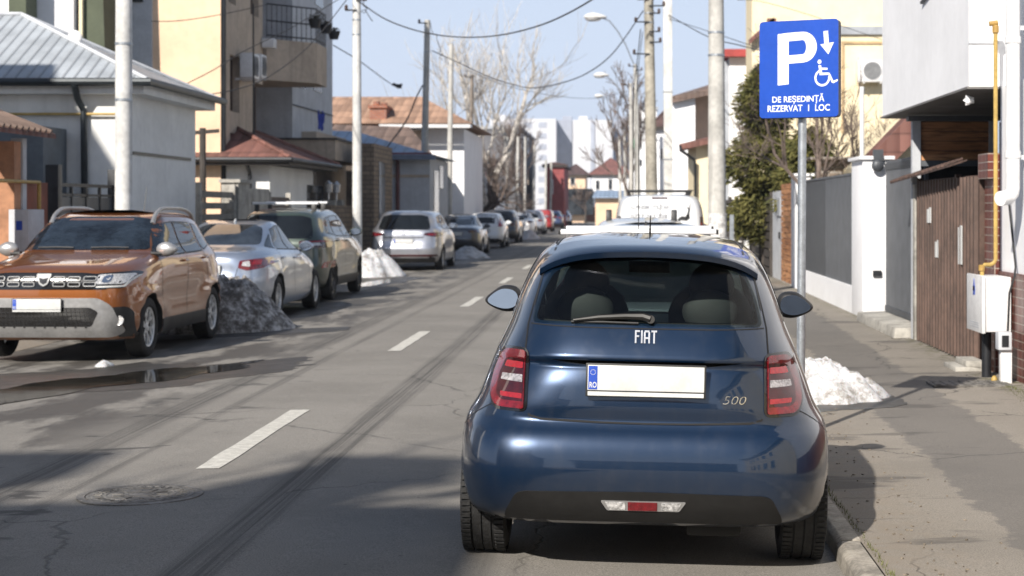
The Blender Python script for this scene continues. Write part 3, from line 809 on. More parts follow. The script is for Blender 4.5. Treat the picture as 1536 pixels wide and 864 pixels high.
lens = [(x, .974) for x in np.linspace(-.44, .44, 25)] + [(x, .974 - .034*(1-(x/.44)**2)) for x in np.linspace(.44, -.44, 25)[1:-1]]
cuts = [icut]
for a in AX:
    for s_ in (-1, 1): cuts.append(well(s_*.60, s_*1.3, a, .305, .338))
c = MB(); c.prism(rearhole, 'y', -1, .75); cuts.append(c)
c = MB(); c.prism([(u*.95, v+.012) for u, v in frontwin], 'y', 1.85, 4.2); cuts.append(c)
for s_ in (-1, 1):
    for pl in (sidefront, sideback):
        cx_ = sum(p_[0] for p_ in pl)/len(pl); cz_ = sum(p_[1] for p_ in pl)/len(pl)
        c = MB(); c.prism([(cx_+(u-cx_)*.95, cz_+(v-cz_)*.93) for u, v in pl], 'x', s_*.35, s_*1.2); cuts.append(c)
c = MB(); c.prism(lens, 'y', -1, .150); cuts.append(c)
me = bool_cut(shp.me, cuts)
finish_body(me, shp, [P_blue, M_under], 'body', car)
G_rear = glassmat('rear_glass', (.74, .82, .78), .8, dust=.008)
G_front = glassmat('windscreen_glass', (.78, 1.0, .92), .9, dust=.02)
G_side = glassmat('side_glass', (.35, .40, .39), 1.0, dust=.03)
shp.patch(rearwin, 'rear', .003, .05, 0).build('rear_window', G_rear, car, smooth=True, recalc=False)
shp.patch(frontwin, 'front', .003, .08, 0).build('windscreen', G_front, car, smooth=True, recalc=False)
for sd in ('left', 'right'):
    shp.patch(sidefront, sd, .003, .08, 0).build('side_window', G_side, car, smooth=True, recalc=False)
    shp.patch(sideback, sd, .003, .08, 0).build('side_window', G_side, car, smooth=True, recalc=False)
# seams of the tailgate and bumper
b = MB()
half = [(-.495,1.36),(-.532,1.20),(-.548,1.12),(-.552,.99),(-.548,.85),(-.543,.76),(-.52,.722),(-.47,.708),(-.2,.700),(0,.698)]
sea = half + [(-x, z) for x, z in half[-2::-1]]
shp.line(sea, 'rear', .010, .0012, b)
b.build('tailgate_seam', M_gap, car, recalc=False)
b = MB(); shp.line([(-.535,1.121),(-.3,1.117),(0,1.116),(.3,1.117),(.535,1.121)], 'rear', .006, .0015, b); b.build('glass_seal', M_gap, car, recalc=False)
b = MB()
for sd in ('left', 'right'):
    shp.line([(.20,.765),(.34,.70),(.46,.63)], sd, .005, .0012, b)
    shp.line([(1.29,.36),(1.27,.7),(1.30,1.07),(1.34,1.43)], sd, .006, .0012, b); shp.line([(2.42,.36),(2.52,.6),(2.50,1.05)], sd, .006, .0012, b)
    shp.line([(.9,1.475),(1.4,1.49),(1.9,1.44)], sd, .012, .0015, b)
b.build('door_seam', M_gap, car, recalc=False)
# roof channels beside the hatch, running up to the roof
for s_ in (-1, 1):
    b = MB()
    shp.line([(s_*.525, 1.20), (s_*.500, 1.33), (s_*.468, 1.43)], 'rear', .012, .0016, b)
    shp.line([(s_*.462, .52), (s_*.455, .7), (s_*.45, 1.2), (s_*.44, 1.7)], 'top', .012, .0016, b)
    b.build('roof_channel', M_black, car, recalc=False)
# bumper insert with reflector strip
ins = rounded([(-.625,.262),(.625,.262),(.615,.30),(.57,.385),(.53,.397),(0,.405),(-.53,.397),(-.57,.385),(-.615,.30)], .02)
bi = shp.patch(ins, 'rear', .006, .05, .01).build('bumper_insert', mat('dusty_black_plastic', (.014,.0137,.0135), .6, spec=.25, var=.12, scale=4, world=False, bump=.1), car, smooth=True, recalc=False)
shp.patch(rounded([(-.19,.365),(.19,.365),(.16,.322),(-.16,.322)], .008), 'rear', .011, .05, .003).build('reflector_strip', M_silverpl, bi, smooth=True, recalc=False)
shp.patch(rect(-.068,.062,.325,.362), 'rear', .0135, .05, .003).build('reflector', M_red, bi, smooth=True, recalc=False)
for s_ in (-1, 1): shp.patch(rounded([(s_*.08,.36),(s_*.17,.36),(s_*.15,.327),(s_*.08,.327)], .004), 'rear', .0132, .05, .003).build('reversing_lens', M_clear, bi, smooth=True, recalc=False)
# tail lamps
O_ = [(-.545,1.000),(-.652,1.000),(-.697,.91),(-.710,.80),(-.680,.748),(-.545,.748)]
B_ = [(-.530,1.013),(-.660,1.013),(-.709,.915),(-.722,.795),(-.688,.736),(-.530,.736)]
I_ = [(-.548,.970),(-.634,.968),(-.668,.88),(-.674,.80),(-.650,.778),(-.548,.778)]
M_lampw = mat('lamp_white', (.36,.34,.35), .2, metal=.2, var=.3, scale=60, world=False, coat=1)
for s_ in (-1, 1):
    q = (lambda P: P) if s_ < 0 else mirror_poly
    tl = shp.patch(q(rounded(B_, .035, 5)), 'rear', .005, .03, .012).build('tail_lamp', M_glossblk, car, smooth=True, recalc=False)
    shp.patch(q(rounded(O_, [.012,.04,.05,.05,.035,.012], 5)), 'rear', .012, .025, .004).build('red_lens', M_red, tl, smooth=True, recalc=False)
    shp.patch(q(rounded(I_, [.004,.03,.03,.03,.02,.004], 5)), 'rear', .0135, .025, .001).build('dark_lens', M_dkred, tl, smooth=True, recalc=False)
    shp.patch(q(rounded([(-.552,.950),(-.628,.948),(-.640,.918),(-.552,.918)], .006)), 'rear', .0155, .03, .001).build('light_band', M_brred, tl, smooth=True, recalc=False)
    shp.patch(q(rounded([(-.552,.892),(-.648,.890),(-.653,.862),(-.552,.860)], .004)), 'rear', .0155, .03, .001).build('white_band', M_lampw, tl, smooth=True, recalc=False)
    shp.patch(q(rounded([(-.552,.812),(-.652,.812),(-.650,.792),(-.552,.790)], .004)), 'rear', .0155, .03, .001).build('light_band', M_brred, tl, smooth=True, recalc=False)
# spoiler
def spoiler():
    b = MB(); n = 28; rows = []
    for i in range(n+1):
        x = -.515 + 1.03*i/n; k = abs(x)/.515
        yT = .325 + .17*k**2.6; zT = 1.464 - .042*k**2 - .055*k**5
        la, na = shp.ray('top', x*.93, .80)
        root = la + na*.004; mid = root.lerp(Vector((x, yT, zT)), .55) + Vector((0, 0, .006))
        p = [root, mid, Vector((x, yT+.012, zT+.004)), Vector((x, yT-.002, zT-.004)), Vector((x, yT+.010, zT-.030)), Vector((x*.99, yT+.14, zT-.042-.01*k)), Vector((x*.95, .80, root.z-.05))]
        rows.append(b.pts(p))
    for i in range(n):
        for j in range(6): b.face((rows[i][j], rows[i+1][j], rows[i+1][j+1], rows[i][j+1]))
    b.face(rows[0]); b.face(rows[-1][::-1])
    return b
spoiler().build('spoiler', P_blue, car, smooth=True, ang=40)
# wiper
b = MB()
pts = [(-.335,1.148),(-.22,1.163),(-.10,1.170),(-.02,1.170),(.015,1.160)]
path = [shp.ray('rear', *p_)[0] + Vector((0,-.028,0)) for p_ in pts]
b.tube(path, [.006,.012,.015,.018,.019], 8); b.cyl(path[-1] + Vector((0,-.008,0)), path[-1] + Vector((0,.05,-.008)), .019, .02, 14)
wp = b.build('rear_wiper', mat('faded_black', (.012,.011,.010), .5, world=False), car, smooth=True)
b = MB(); path = [shp.ray('rear', *p_)[0] + Vector((0,-.010,0)) for p_ in ((-.345,1.140),(-.2,1.142),(-.04,1.140))]; b.tube(path, .0055, 6); b.build('wiper_blade', M_black, wp, smooth=True)
# letters FIAT on the tailgate
b = MB()
def glyph(segs, x0, z0, sc):
    for (a0, b0, a1, b1) in segs:
        shp.patch([(x0+a0*sc, z0+b0*sc), (x0+a1*sc, z0+b0*sc), (x0+a1*sc, z0+b1*sc), (x0+a0*sc, z0+b1*sc)], 'rear', .006, .05, .004, b)
sc = .055; st = .13
glyph([(0,0,st,1),(st,1-st,.40,1),(st,.48,.34,.48+st)], -.054, 1.052, sc)
glyph([(0,0,st,1)], -.054+.50*sc, 1.052, sc)
glyph([(0,0,st,.88),(.36,0,.36+st,.88),(.05,.86,.44,1),(st,.34,.36,.34+st)], -.054+.74*sc, 1.052, sc)
glyph([(0,.87,.46,1),(.165,0,.165+st,.87)], -.054+1.34*sc, 1.052, sc)
b.build('badge_letters', mat('badge_silver', (.62,.64,.68), .3, metal=.5, world=False), car, recalc=False)
V, Fc = text_mb('500', .036, .105, bold=-.012, shear=.25)
b = MB(); loc0, n0 = shp.ray('rear', .40, .81); i = b.pts([shp.ray('rear', .345+float(v[0]), .792+float(v[1]))[0] + n0*.005 for v in V])
for f_ in Fc: b.face([i[k] for k in f_])
b.build('model_badge', M_chrome, car, recalc=False)
# number plate
pl = plate(car, (0, .048, .902), (1,0,0), (0,.05,1), (0,-1,.05), .52, .112)
b = MB(); place_text(b, 'Bd Timisoara 1728   tel 021 4001528', (-.10, .0385, .8285), (1,0,0), (0,.05,1), .008, .20, bold=.03)
place_text(b, 'leasing auto', (.15, .0385, .8285), (1,0,0), (0,.05,1), .006, .08, bold=.01)
b.build('frame_lettering', M_ink, pl, recalc=False)
# wheels
for a in AX:
    for s_ in (-1, 1): make_wheel(car, s_*.752, a, .30, .215, 'five', tread=True)
b = MB(); b.box(-.58, .58, .55, 3.3, .18, .27); b.cyl((-.6,.66,.3),(.6,.66,.3),.04,.04); b.cyl((.2,.35,.22),(.45,.35,.22),.07,.07)
b.build('underbody', M_under, car, bevel=.02)
# mirrors
for s_ in (-1, 1):
    b = MB()
    def fm(p, s_=s_):
        u = p.x*s_   # outward
        k = 1 - .38*sm(-.02, .11, u)
        if u < 0: k *= math.sqrt(1+(u/.108)**2)
        return Vector((p.x, max(p.y, -.050), p.z*k - .012*sm(0, .11, u)))
    b.ellipsoid((s_*.850, 2.36, 1.118), (.108, .075, .078), 28, 16, fm)
    b.tube([(s_*.70, 2.44, 1.06), (s_*.77, 2.40, 1.075), (s_*.80, 2.37, 1.09)], [.03,.026,.03], 10)
    mr = b.build('wing_mirror', M_black, car, smooth=True)
    b = MB(); n = 30; pts = []
    for k in range(n):
        t = 2*PI*k/n; p_ = fm(Vector((.088*math.cos(t), -.052, .058*math.sin(t)))); pts.append(Vector((s_*.850 + p_.x, 2.36-.056 + .06*p_.z, 1.118 + p_.z)))
    b.slab(pts, (0, .012, 0)); b.build('mirror_glass', mat('mirror_glass', (.42,.45,.48), .03, metal=1, var=.03, world=False), mr)
# interior
def seat_mb(x, y, z, wd, h, hw, hh):
    b = MB()
    b.ellipsoid((x, y, z+h*.5), (wd/2, .085, h*.56), 20, 12, lambda p: Vector((max(-wd*.46, min(wd*.46, p.x*1.15)), p.y, p.z)))
    return b
for s_ in (-1, 1):
    b = seat_mb(s_*.34, 1.78, .62, .50, .62, .2, .2)
    b.ellipsoid((s_*.34, 1.70, 1.25), (.125, .06, .125), 20, 12); st_ = b.build('front_seat', M_seat, car, smooth=True)
    b = MB(); b.ellipsoid((s_*.30, .66, 1.17), (.135, .05, .105), 20, 12, lambda p: Vector((p.x, p.y, max(p.z, -.06)))); hr = b.build('headrest', mat('headrest_grey', (.016,.017,.018), .7, world=False), car, smooth=True)
    b = MB()
    for q in (-.07, .07): b.cyl((s_*.30+q, .66, 1.04), (s_*.30+q, .66, 1.13), .006, .006, 8)
    b.build('headrest_post', M_chrome, hr)
b = MB(); b.box(-.60, .60, .62, .74, .65, 1.065); b.build('rear_seat', M_seat, car, bevel=.04)
b = MB(); b.box(-.60, .60, .30, .60, 1.01, 1.03); b.build('parcel_shelf', M_seat, car, bevel=.008)
b = MB(); b.prism([(2.18,.80),(2.66,.80),(2.66,1.03),(2.40,1.045),(2.22,1.01)], 'x', -.62, .62); b.ellipsoid((-.34, 2.26, 1.04), (.17,.12,.055)); b.build('dashboard', M_seat, car, bevel=.015)
b = MB(); b.lathe([(-.012,.165),(0,.18),(.012,.165),(0,.155)], (0,0,0), 'y', 30, closed=True)
b.v = [tuple(Matrix.Rotation(R(-22), 3, 'X') @ Vector(v) + Vector((-.34, 2.10, 1.0))) for v in b.v]; b.build('steering_wheel', M_black, car, smooth=True)
b = MB(); b.obox((0.0, 2.03, 1.335), (1,0,0), (0,1,.15), (0,0,1), .115, .018, .034); b.cyl((0,2.05,1.35),(0,2.02,1.42),.012,.012,8); b.build('interior_mirror', M_black, car, bevel=.012)
b = MB(); b.cyl((0,1.60,1.52),(0,1.50,1.62),.006,.002,8); b.build('roof_aerial', M_black, car)
car.location = (.095, 7.38, road_z(.12)+.001); car.rotation_euler = (0, R(1.25), R(-1.2))
# ---------------------------------------------------------------- the other cars: templates, scaled and detailed one by one
def sc_keys(K, sx, sy, sz):
    out = {}
    for k, v in K.items():
        f = {'w': sx, 'r': sy, 'f': sy}.get(k, 1.0); out[k] = [(z*sz, q*f) for z, q in v]
    return out
SUVK = dict(
 w=[(.24,.85),(.30,.88),(.5,.897),(.8,.90),(.95,.893),(1.05,.88),(1.12,.855),(1.2,.80),(1.3,.755),(1.45,.705),(1.54,.65),(1.60,.55),(1.64,.25)],
 r=[(.24,.16),(.4,.02),(.6,0),(.72,.04),(.8,.06),(1.0,.08),(1.1,.12),(1.2,.18),(1.4,.30),(1.52,.40),(1.58,.55),(1.62,.9),(1.64,1.3)],
 f=[(.24,4.20),(.35,4.28),(.5,4.33),(.7,4.34),(.85,4.33),(.97,4.28),(1.03,4.15),(1.08,3.88),(1.13,3.5),(1.17,3.22),(1.2,3.12),(1.3,2.94),(1.45,2.62),(1.55,2.36),(1.61,2.0),(1.64,1.5)],
 nr=[(.24,5),(.7,6),(1.1,5.5),(1.64,4)], nf=[(.24,7),(.8,6.5),(.95,5),(1.05,4),(1.15,3.6),(1.25,5),(1.5,4.5),(1.64,3.2)])
SEDK = dict(
 w=[(.2,.84),(.3,.89),(.5,.91),(.75,.905),(.9,.87),(.98,.83),(1.03,.78),(1.12,.70),(1.25,.64),(1.38,.58),(1.45,.50),(1.49,.22)],
 r=[(.2,.20),(.4,.03),(.6,0),(.75,.03),(.92,.05),(.99,.10),(1.03,.22),(1.06,.45),(1.09,.66),(1.13,.80),(1.2,1.0),(1.3,1.3),(1.4,1.66),(1.45,1.95),(1.49,2.4)],
 f=[(.2,4.62),(.5,4.78),(.65,4.76),(.76,4.62),(.85,4.3),(.93,3.85),(.99,3.5),(1.05,3.3),(1.12,3.14),(1.2,2.98),(1.3,2.76),(1.4,2.52),(1.46,2.5),(1.49,2.55)],
 nr=[(.2,4.5),(.8,4.8),(1.0,4.2),(1.1,4),(1.49,3.6)], nf=[(.2,3.2),(.8,3.2),(1.0,3.6),(1.2,4.2),(1.49,3.4)])
HATK = dict(
 w=[(.22,.80),(.3,.85),(.5,.875),(.8,.872),(.95,.85),(1.05,.80),(1.15,.735),(1.3,.665),(1.42,.59),(1.48,.48),(1.52,.22)],
 r=[(.22,.15),(.4,.02),(.55,0),(.7,.05),(.9,.07),(1.0,.10),(1.1,.17),(1.25,.28),(1.38,.38),(1.45,.52),(1.49,.8),(1.52,1.3)],
 f=[(.22,3.9),(.45,4.02),(.6,4.02),(.75,3.92),(.87,3.6),(.95,3.2),(1.02,2.98),(1.1,2.84),(1.2,2.66),(1.35,2.34),(1.45,2.0),(1.49,1.8),(1.52,1.5)],
 nr=[(.22,5),(.7,6),(1.1,5),(1.52,3.6)], nf=[(.22,3.4),(.9,3.4),(1.1,4.2),(1.52,3.4)])
VANK = dict(
 w=[(.22,.84),(.35,.885),(.6,.90),(1.0,.90),(1.3,.885),(1.6,.845),(1.75,.80),(1.83,.72),(1.87,.5)],
 r=[(.22,.12),(.5,0),(.7,0),(.75,.04),(1.0,.03),(1.3,.05),(1.6,.08),(1.75,.11),(1.83,.17),(1.87,.45)],
 f=[(.22,4.3),(.5,4.4),(.8,4.38),(.95,4.2),(1.05,3.8),(1.15,3.5),(1.3,3.3),(1.5,2.98),(1.7,2.6),(1.8,2.35),(1.87,2.0)],
 nr=[(.22,6),(.8,9),(1.5,9),(1.87,6)], nf=[(.22,3.6),(1.2,4),(1.87,4)])
TEMPL = {'suv': (SUVK, (.24,1.64), 2.1, (.83,3.50), .335), 'saloon': (SEDK, (.2,1.49), 2.2, (1.02,3.80), .325),
         'hatch': (HATK, (.22,1.52), 1.9, (.72,3.25), .305), 'van': (VANK, (.22,1.87), 2.2, (.85,3.55), .32)}
def scp(P, a, b): return [(u*a, v*b) for u, v in P]
def make_car(kind, label, cat, group, paintm, sx=1, sy=1, sz=1, low=False, glass=None, rim=None, rstyle='multi', clad=False, name='parked_car', details=True, no_under=False, flare=.012):
    K, (z0, z1), yc, axl, wr = TEMPL[kind]; K = sc_keys(K, sx, sy, sz); axl = tuple(a*sy for a in axl)
    wr = wr*(sz*.5+.5)
    shp = Shape(K, z0*sz, z1*sz, yc*sy, flare_fn(axl, wr+.04, flare, zc=wr, waist=.02, zwaist=.6*sz), tol=.09 if low else .04, N=12 if low else 22)
    t = thing(name, label, cat, (0,0,0), group)
    W = K['w'][3][1]; cuts = []
    for a in axl:
        for s_ in (-1, 1): cuts.append(well(s_*(W-.27), s_*1.4, a, wr, wr+.045, 24 if low else 40))
    me = bool_cut(shp.me, cuts); finish_body(me, shp, [paintm, M_under], 'body', t)
    for a in axl:
        for s_ in (-1, 1): make_wheel(t, s_*(W-.115), a, wr, .21, rstyle, low=low, rimmat=rim)
    gm = glass or M_dkglass
    kw = dict(smooth=True, recalc=False)
    gr = .14 if low else .06
    if kind == 'suv':
        rw = [(-.63,1.10),(.63,1.10),(.62,1.22),(.55,1.46),(.40,1.50),(-.40,1.50),(-.55,1.46),(-.62,1.22)]
        fw = [(-.72,1.185),(.72,1.185),(.58,1.53),(.35,1.56),(-.35,1.56),(-.58,1.53)]
        sw = [[(2.02,1.13),(3.00,1.12),(2.62,1.42),(2.5,1.47),(2.05,1.49)], [(1.22,1.14),(1.95,1.13),(1.98,1.49),(1.30,1.475)], [(.72,1.20),(1.12,1.15),(1.20,1.465),(.98,1.44)]]
        doors = [[(2.02,.42),(1.99,1.05),(2.02,1.52)], [(3.02,.42),(3.05,.8),(3.02,1.12)], [(1.12,.75),(1.18,1.1),(1.24,1.5)]]
        handles = [(2.12, 1.04), (1.22, 1.05)]
    elif kind == 'saloon':
        rw = [(-.60,1.12),(.60,1.12),(.56,1.24),(.50,1.36),(.36,1.41),(-.36,1.41),(-.50,1.36),(-.56,1.24)]
        fw = [(-.68,1.06),(.68,1.06),(.52,1.38),(.3,1.42),(-.3,1.42),(-.52,1.38)]
        sw = [[(2.15,1.03),(3.20,1.00),(2.85,1.20),(2.50,1.36),(2.18,1.385)], [(1.42,1.05),(2.08,1.03),(2.10,1.385),(1.72,1.33)], [(1.05,1.09),(1.34,1.055),(1.58,1.27)]]
        doors = [[(2.12,.36),(2.10,.95),(2.13,1.42)], [(3.25,.36),(3.30,.7),(3.20,1.0)], [(1.32,.6),(1.25,.85),(1.36,1.08)]]
        handles = [(2.25, .90), (1.42, .92)]
    elif kind == 'hatch':
        rw = [(-.60,1.05),(.60,1.05),(.57,1.2),(.50,1.38),(.36,1.41),(-.36,1.41),(-.50,1.38),(-.57,1.2)]
        fw = [(-.68,1.06),(.68,1.06),(.52,1.40),(-.52,1.40)]
        sw = [[(1.85,1.03),(2.85,1.0),(2.4,1.30),(2.2,1.40),(1.88,1.41)], [(1.05,1.06),(1.78,1.03),(1.80,1.41),(1.15,1.38)]]
        doors = [[(1.82,.4),(1.80,.95),(1.84,1.43)], [(2.88,.4),(2.92,.75),(2.85,1.02)]]
        handles = [(1.95, .92), (1.15, .94)]
    else:
        rw = None; fw = [(-.7,1.22),(.7,1.22),(.62,1.68),(-.62,1.68)]
        sw = [[(2.15,1.15),(3.2,1.12),(2.75,1.55),(2.2,1.62)]]; doors = [[(2.1,.4),(2.1,1.72)], [(1.1,.4),(1.1,1.72)]]; handles = [(2.2,1.05)]
    if rw: shp.patch(scp(rounded(rw, .04), sx, sz), 'rear', .004, gr, .003).build('rear_window', gm, t, **kw)
    shp.patch(scp(rounded(fw, .05), sx, sz), 'front', .004, gr, .003).build('windscreen', gm, t, **kw)
    for sd in ('left', 'right'):
        for q in sw:
            P = scp(rounded(q, .03), sy, sz)
            if not low: 
                cx_ = sum(p[0] for p in P)/len(P); cz_ = sum(p[1] for p in P)/len(P)
                shp.patch([(cx_+(u-cx_)*1.05, cz_+(v-cz_)*1.09) for u, v in P], sd, .002, gr, .001).build('window_frame', M_black, t, **kw)
            shp.patch(P, sd, .0045, gr, .002).build('side_window', gm, t, **kw)
        if not low:
            for q in doors:
                b = MB(); shp.line(scp(q, sy, sz), sd, .009, .0015, b); b.build('door_seam', M_gap, t, recalc=False)
            for (u, v) in handles:
                loc, n = shp.ray(sd, u*sy, v*sz); b = MB(); sg = 1 if sd == 'right' else -1
                b.tube([loc + Vector((0,-.09,0)), loc + Vector((sg*.03,-.07,0)), loc + Vector((sg*.03,.07,0)), loc + Vector((0,.09,0))], .012, 8); b.build('door_handle', paintm, t, smooth=True)
    if clad:
        for sd in ('left', 'right'):
            a0, a1 = axl
            P = [(a0+wr+.05, z0*sz+.01), (a1-wr-.05, z0*sz+.01), (a1-wr-.05, .40*sz), (a0+wr+.05, .40*sz)]
            shp.patch(P, sd, .012, .1, .012).build('sill_cladding', M_black, t, **kw)
    # wing mirrors
    ym = {'suv': 3.02, 'saloon': 3.12, 'hatch': 2.72, 'van': 3.1}[kind]*sy; zm = {'suv': 1.20, 'saloon': 1.06, 'hatch': 1.08, 'van': 1.22}[kind]*sz
    t['_m'] = 0; del t['_m']
    for s_ in (-1, 1):
        b = MB(); loc, n = shp.ray('right' if s_ > 0 else 'left', ym, zm-.06)
        c_ = loc + Vector((s_*.15, -.05, .05)); b.ellipsoid(c_, (.125,.07,.085), 14 if low else 22, 8 if low else 12, lambda p: Vector((p.x, max(p.y, -.05), p.z*(1-.3*sm(0,.12,p.x*s_)))))
        mr = b.build('wing_mirror', paintm, t, smooth=True)
        if not low:
            b = MB(); b.tube([loc - Vector((s_*.02,0,0)), loc + Vector((s_*.10,-.02,0))], [.03,.025], 8); b.build('mirror_arm', M_black, mr, smooth=True)
            b = MB(); b.slab([c_ + Vector((.1*math.cos(a)*1.0, -.058, .066*math.sin(a)*(1-.3*sm(0,.12,.1*math.cos(a)*s_)))) for a in [2*PI*k/20 for k in range(20)]], (0,.012,0)); b.build('mirror_glass', M_chrome, mr)
    return t, shp
def put(t, x, y, rz=0, z=None): t.location = (x, y, road_z(x)+.001 if z is None else z); t.rotation_euler = (0, 0, R(rz))
def lamp(shp, t, poly, side, name, m, sub=None, offset=.006):
    """mirrored pair of lamps; sub = [(poly, material, name)]"""
    for s_ in (1, -1):
        q = (lambda P: P) if s_ > 0 else mirror_poly
        l = shp.patch(q(poly), side, offset, .05, .006).build(name, m, t, smooth=True, recalc=False)
        for i, (P2, m2, n2) in enumerate(sub or []): shp.patch(q(P2), side, offset+.003*(i+1), .05, .002).build(n2, m2, l, smooth=True, recalc=False)
def rear_plate(shp, t, z, low=False, x=0, wd=.52):
    loc, n = shp.ray('rear', x, z); n2 = Vector((0, n.y, n.z)).normalized(); uz = Vector((0, -n2.z, n2.y)) * (-1 if n2.y < 0 else 1)
    uz = Vector((0, n2.z, -n2.y)) if n2.y < 0 else uz
    plate(t, Vector((x, loc.y-.02, z)), (1,0,0), (0,0,1), (0,-1,0), wd, .112, low=low)
PARK_L = 'cars parked along the left kerb'; PARK_R = 'cars parked along the right kerb'
# --- orange SUV, front towards us
M_grsil = mat('grille_silver', (.24,.245,.25), .5, metal=.2, var=.1, world=False)
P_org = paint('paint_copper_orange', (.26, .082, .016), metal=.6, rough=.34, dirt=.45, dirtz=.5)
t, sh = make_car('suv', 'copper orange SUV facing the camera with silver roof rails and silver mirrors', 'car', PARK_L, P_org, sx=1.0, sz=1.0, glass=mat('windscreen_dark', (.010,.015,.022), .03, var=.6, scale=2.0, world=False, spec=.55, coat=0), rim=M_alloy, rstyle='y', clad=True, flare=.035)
kw = dict(smooth=True, recalc=False)
gl = sh.patch(rounded([(-.70,.94),(-.66,.79),(.66,.79),(.70,.94),(.4,.965),(-.4,.965)], .02), 'front', .008, .06, .008).build('grille', M_glossblk, t, **kw)
def cell(cx, cz, wd, hh):
    b = MB()
    o = rounded(rect(cx-wd/2, cx+wd/2, cz-hh/2, cz+hh/2), hh*.45, 4); P = [sh.ray('front', u, v)[0] + Vector((0,.018,0)) for u, v in o]; P.append(P[0]); P.append(P[1])
    b.tube(P, .007, 6, cap=False); return b
for sx_ in (-1, 1):
    for cx in (.16, .32, .48):
        if cx > .4 and False: continue
        for cz in (.845, .905): cell(sx_*cx*1.02, cz + (.0 if cx < .4 else .002), .125, .042).build('grille_bar', M_grsil, gl, smooth=True)
bd = sh.patch(rounded([(-.075,.945),(-.08,.93),(-.045,.845),(0,.82),(.045,.845),(.08,.93),(.075,.945)], .012), 'front', .03, .05, .02).build('emblem', M_grsil, gl, **kw)
sh.patch(rounded([(-.05,.905),(-.035,.86),(0,.842),(.035,.86),(.05,.905),(.0,.895)], .006), 'front', .033, .05, .002).build('emblem_inset', M_glossblk, bd, **kw)
lamp(sh, t, rounded([(.53,.955),(.50,.80),(.80,.80),(.865,.955),(.83,.975)], .025), 'front', 'headlight', M_glossblk,
     [(rounded([(.56,.945),(.54,.845),(.80,.845),(.845,.95)], .03), M_clear, 'headlight_lens'), (rounded([(.62,.935),(.60,.86),(.68,.86),(.70,.935)], .03), M_chrome, 'reflector_bowl'), (rounded([(.56,.825),(.55,.808),(.80,.812),(.86,.93),(.845,.93),(.79,.828)], .006), M_white, 'daylight_strip')])
# silver skid plate and grille below
sk = rounded([(-.58,.70),(-.70,.62),(-.80,.33),(-.70,.28),(.70,.28),(.80,.33),(.70,.62),(.58,.70)], .05)
s1 = sh.patch(sk, 'front', .016, .06, .016).build('skid_plate', M_silverpl, t, **kw)
sh.patch(rounded([(-.50,.60),(-.58,.55),(-.50,.40),(.50,.40),(.58,.55),(.50,.60)], .03), 'front', .02, .06, .004).build('lower_grille', M_glossblk, s1, **kw)
b = MB()
for k in range(9): c_ = sh.ray('front', -.44+.11*k, .385)[0] + Vector((0,.018,0)); b.ellipsoid(c_, (.014,.006,.010), 8, 5)
for k in range(4):
    for z_ in (.43+.04*k,): sh.line([(-.52,z_),(.52,z_)], 'front', .006, .022, b)
for k in range(22): sh.line([(-.50+.047*k,.41),(-.48+.047*k,.59)], 'front', .005, .0225, b)
b.build('grille_mesh', M_black, s1, recalc=False)
for s_ in (-1, 1):
    q = (lambda P: P) if s_ > 0 else mirror_poly
    fb = sh.patch(q(rounded([(.70,.60),(.82,.60),(.855,.53),(.858,.27),(.72,.27),(.80,.36)], .03)), 'front', .010, .05, .01).build('corner_cladding', M_black, t, **kw)
    loc, n = sh.ray('front', s_*.765, .455); b = MB(); b.lathe([(.005,.052),(.028,.052),(.024,.040),(.018,0)], loc, 'y', 24); b.build('fog_lamp', M_clear, fb, smooth=True)
plate(t, (.06, 4.385, .635), (-1,0,0), (0,0,1), (0,1,0), .52, .112)
b = MB(); 
for s_ in (-1, 1):
    P = [(.0,3.1)]
sh_top = lambda x, y: sh.ray('top', x, y)[0]
for s_ in (-1, 1):
    b = MB(); P = []
    for k in range(17):
        y = .75 + 1.72*k/16; h_ = .085*min(1, math.sin(PI*min(max(k/16, .001), .999))**.35*1.05) if 0 < k < 16 else -.01
        p = sh_top(s_*(.60), y); P.append(p + Vector((0, 0, h_)))
    b.tube(P, [.028]+[.024]*15+[.03], 10); b.build('roof_rail', M_silverpl, t, smooth=True)
b = MB(); b.tube([sh_top(.0,.85), sh_top(.0,.85)+Vector((0,-.12,.33))], [.006,.003], 6); b.build('roof_aerial', M_black, t)
for s_ in (-1, 1):
    b = MB(); P = [sh.ray('front', s_*x_, z_)[0] + Vector((0,.02,.012)) for x_, z_ in ((.10,1.20),(.30,1.205),(.52,1.20))]; b.tube(P, .010, 6); b.build('windscreen_wiper', M_black, t, smooth=True)
for c in t.children:
    if c.name.startswith('wing_mirror'): c.data.materials[0] = M_silverpl
for c in [c for c in t.children if c.name.startswith('sill')]: pass
t['label'] = 'copper orange SUV facing the camera with silver roof rails and silver mirrors'
put(t, -6.07, 22.16, 180, .004); t.rotation_euler = (0, 0, R(180-1.2))
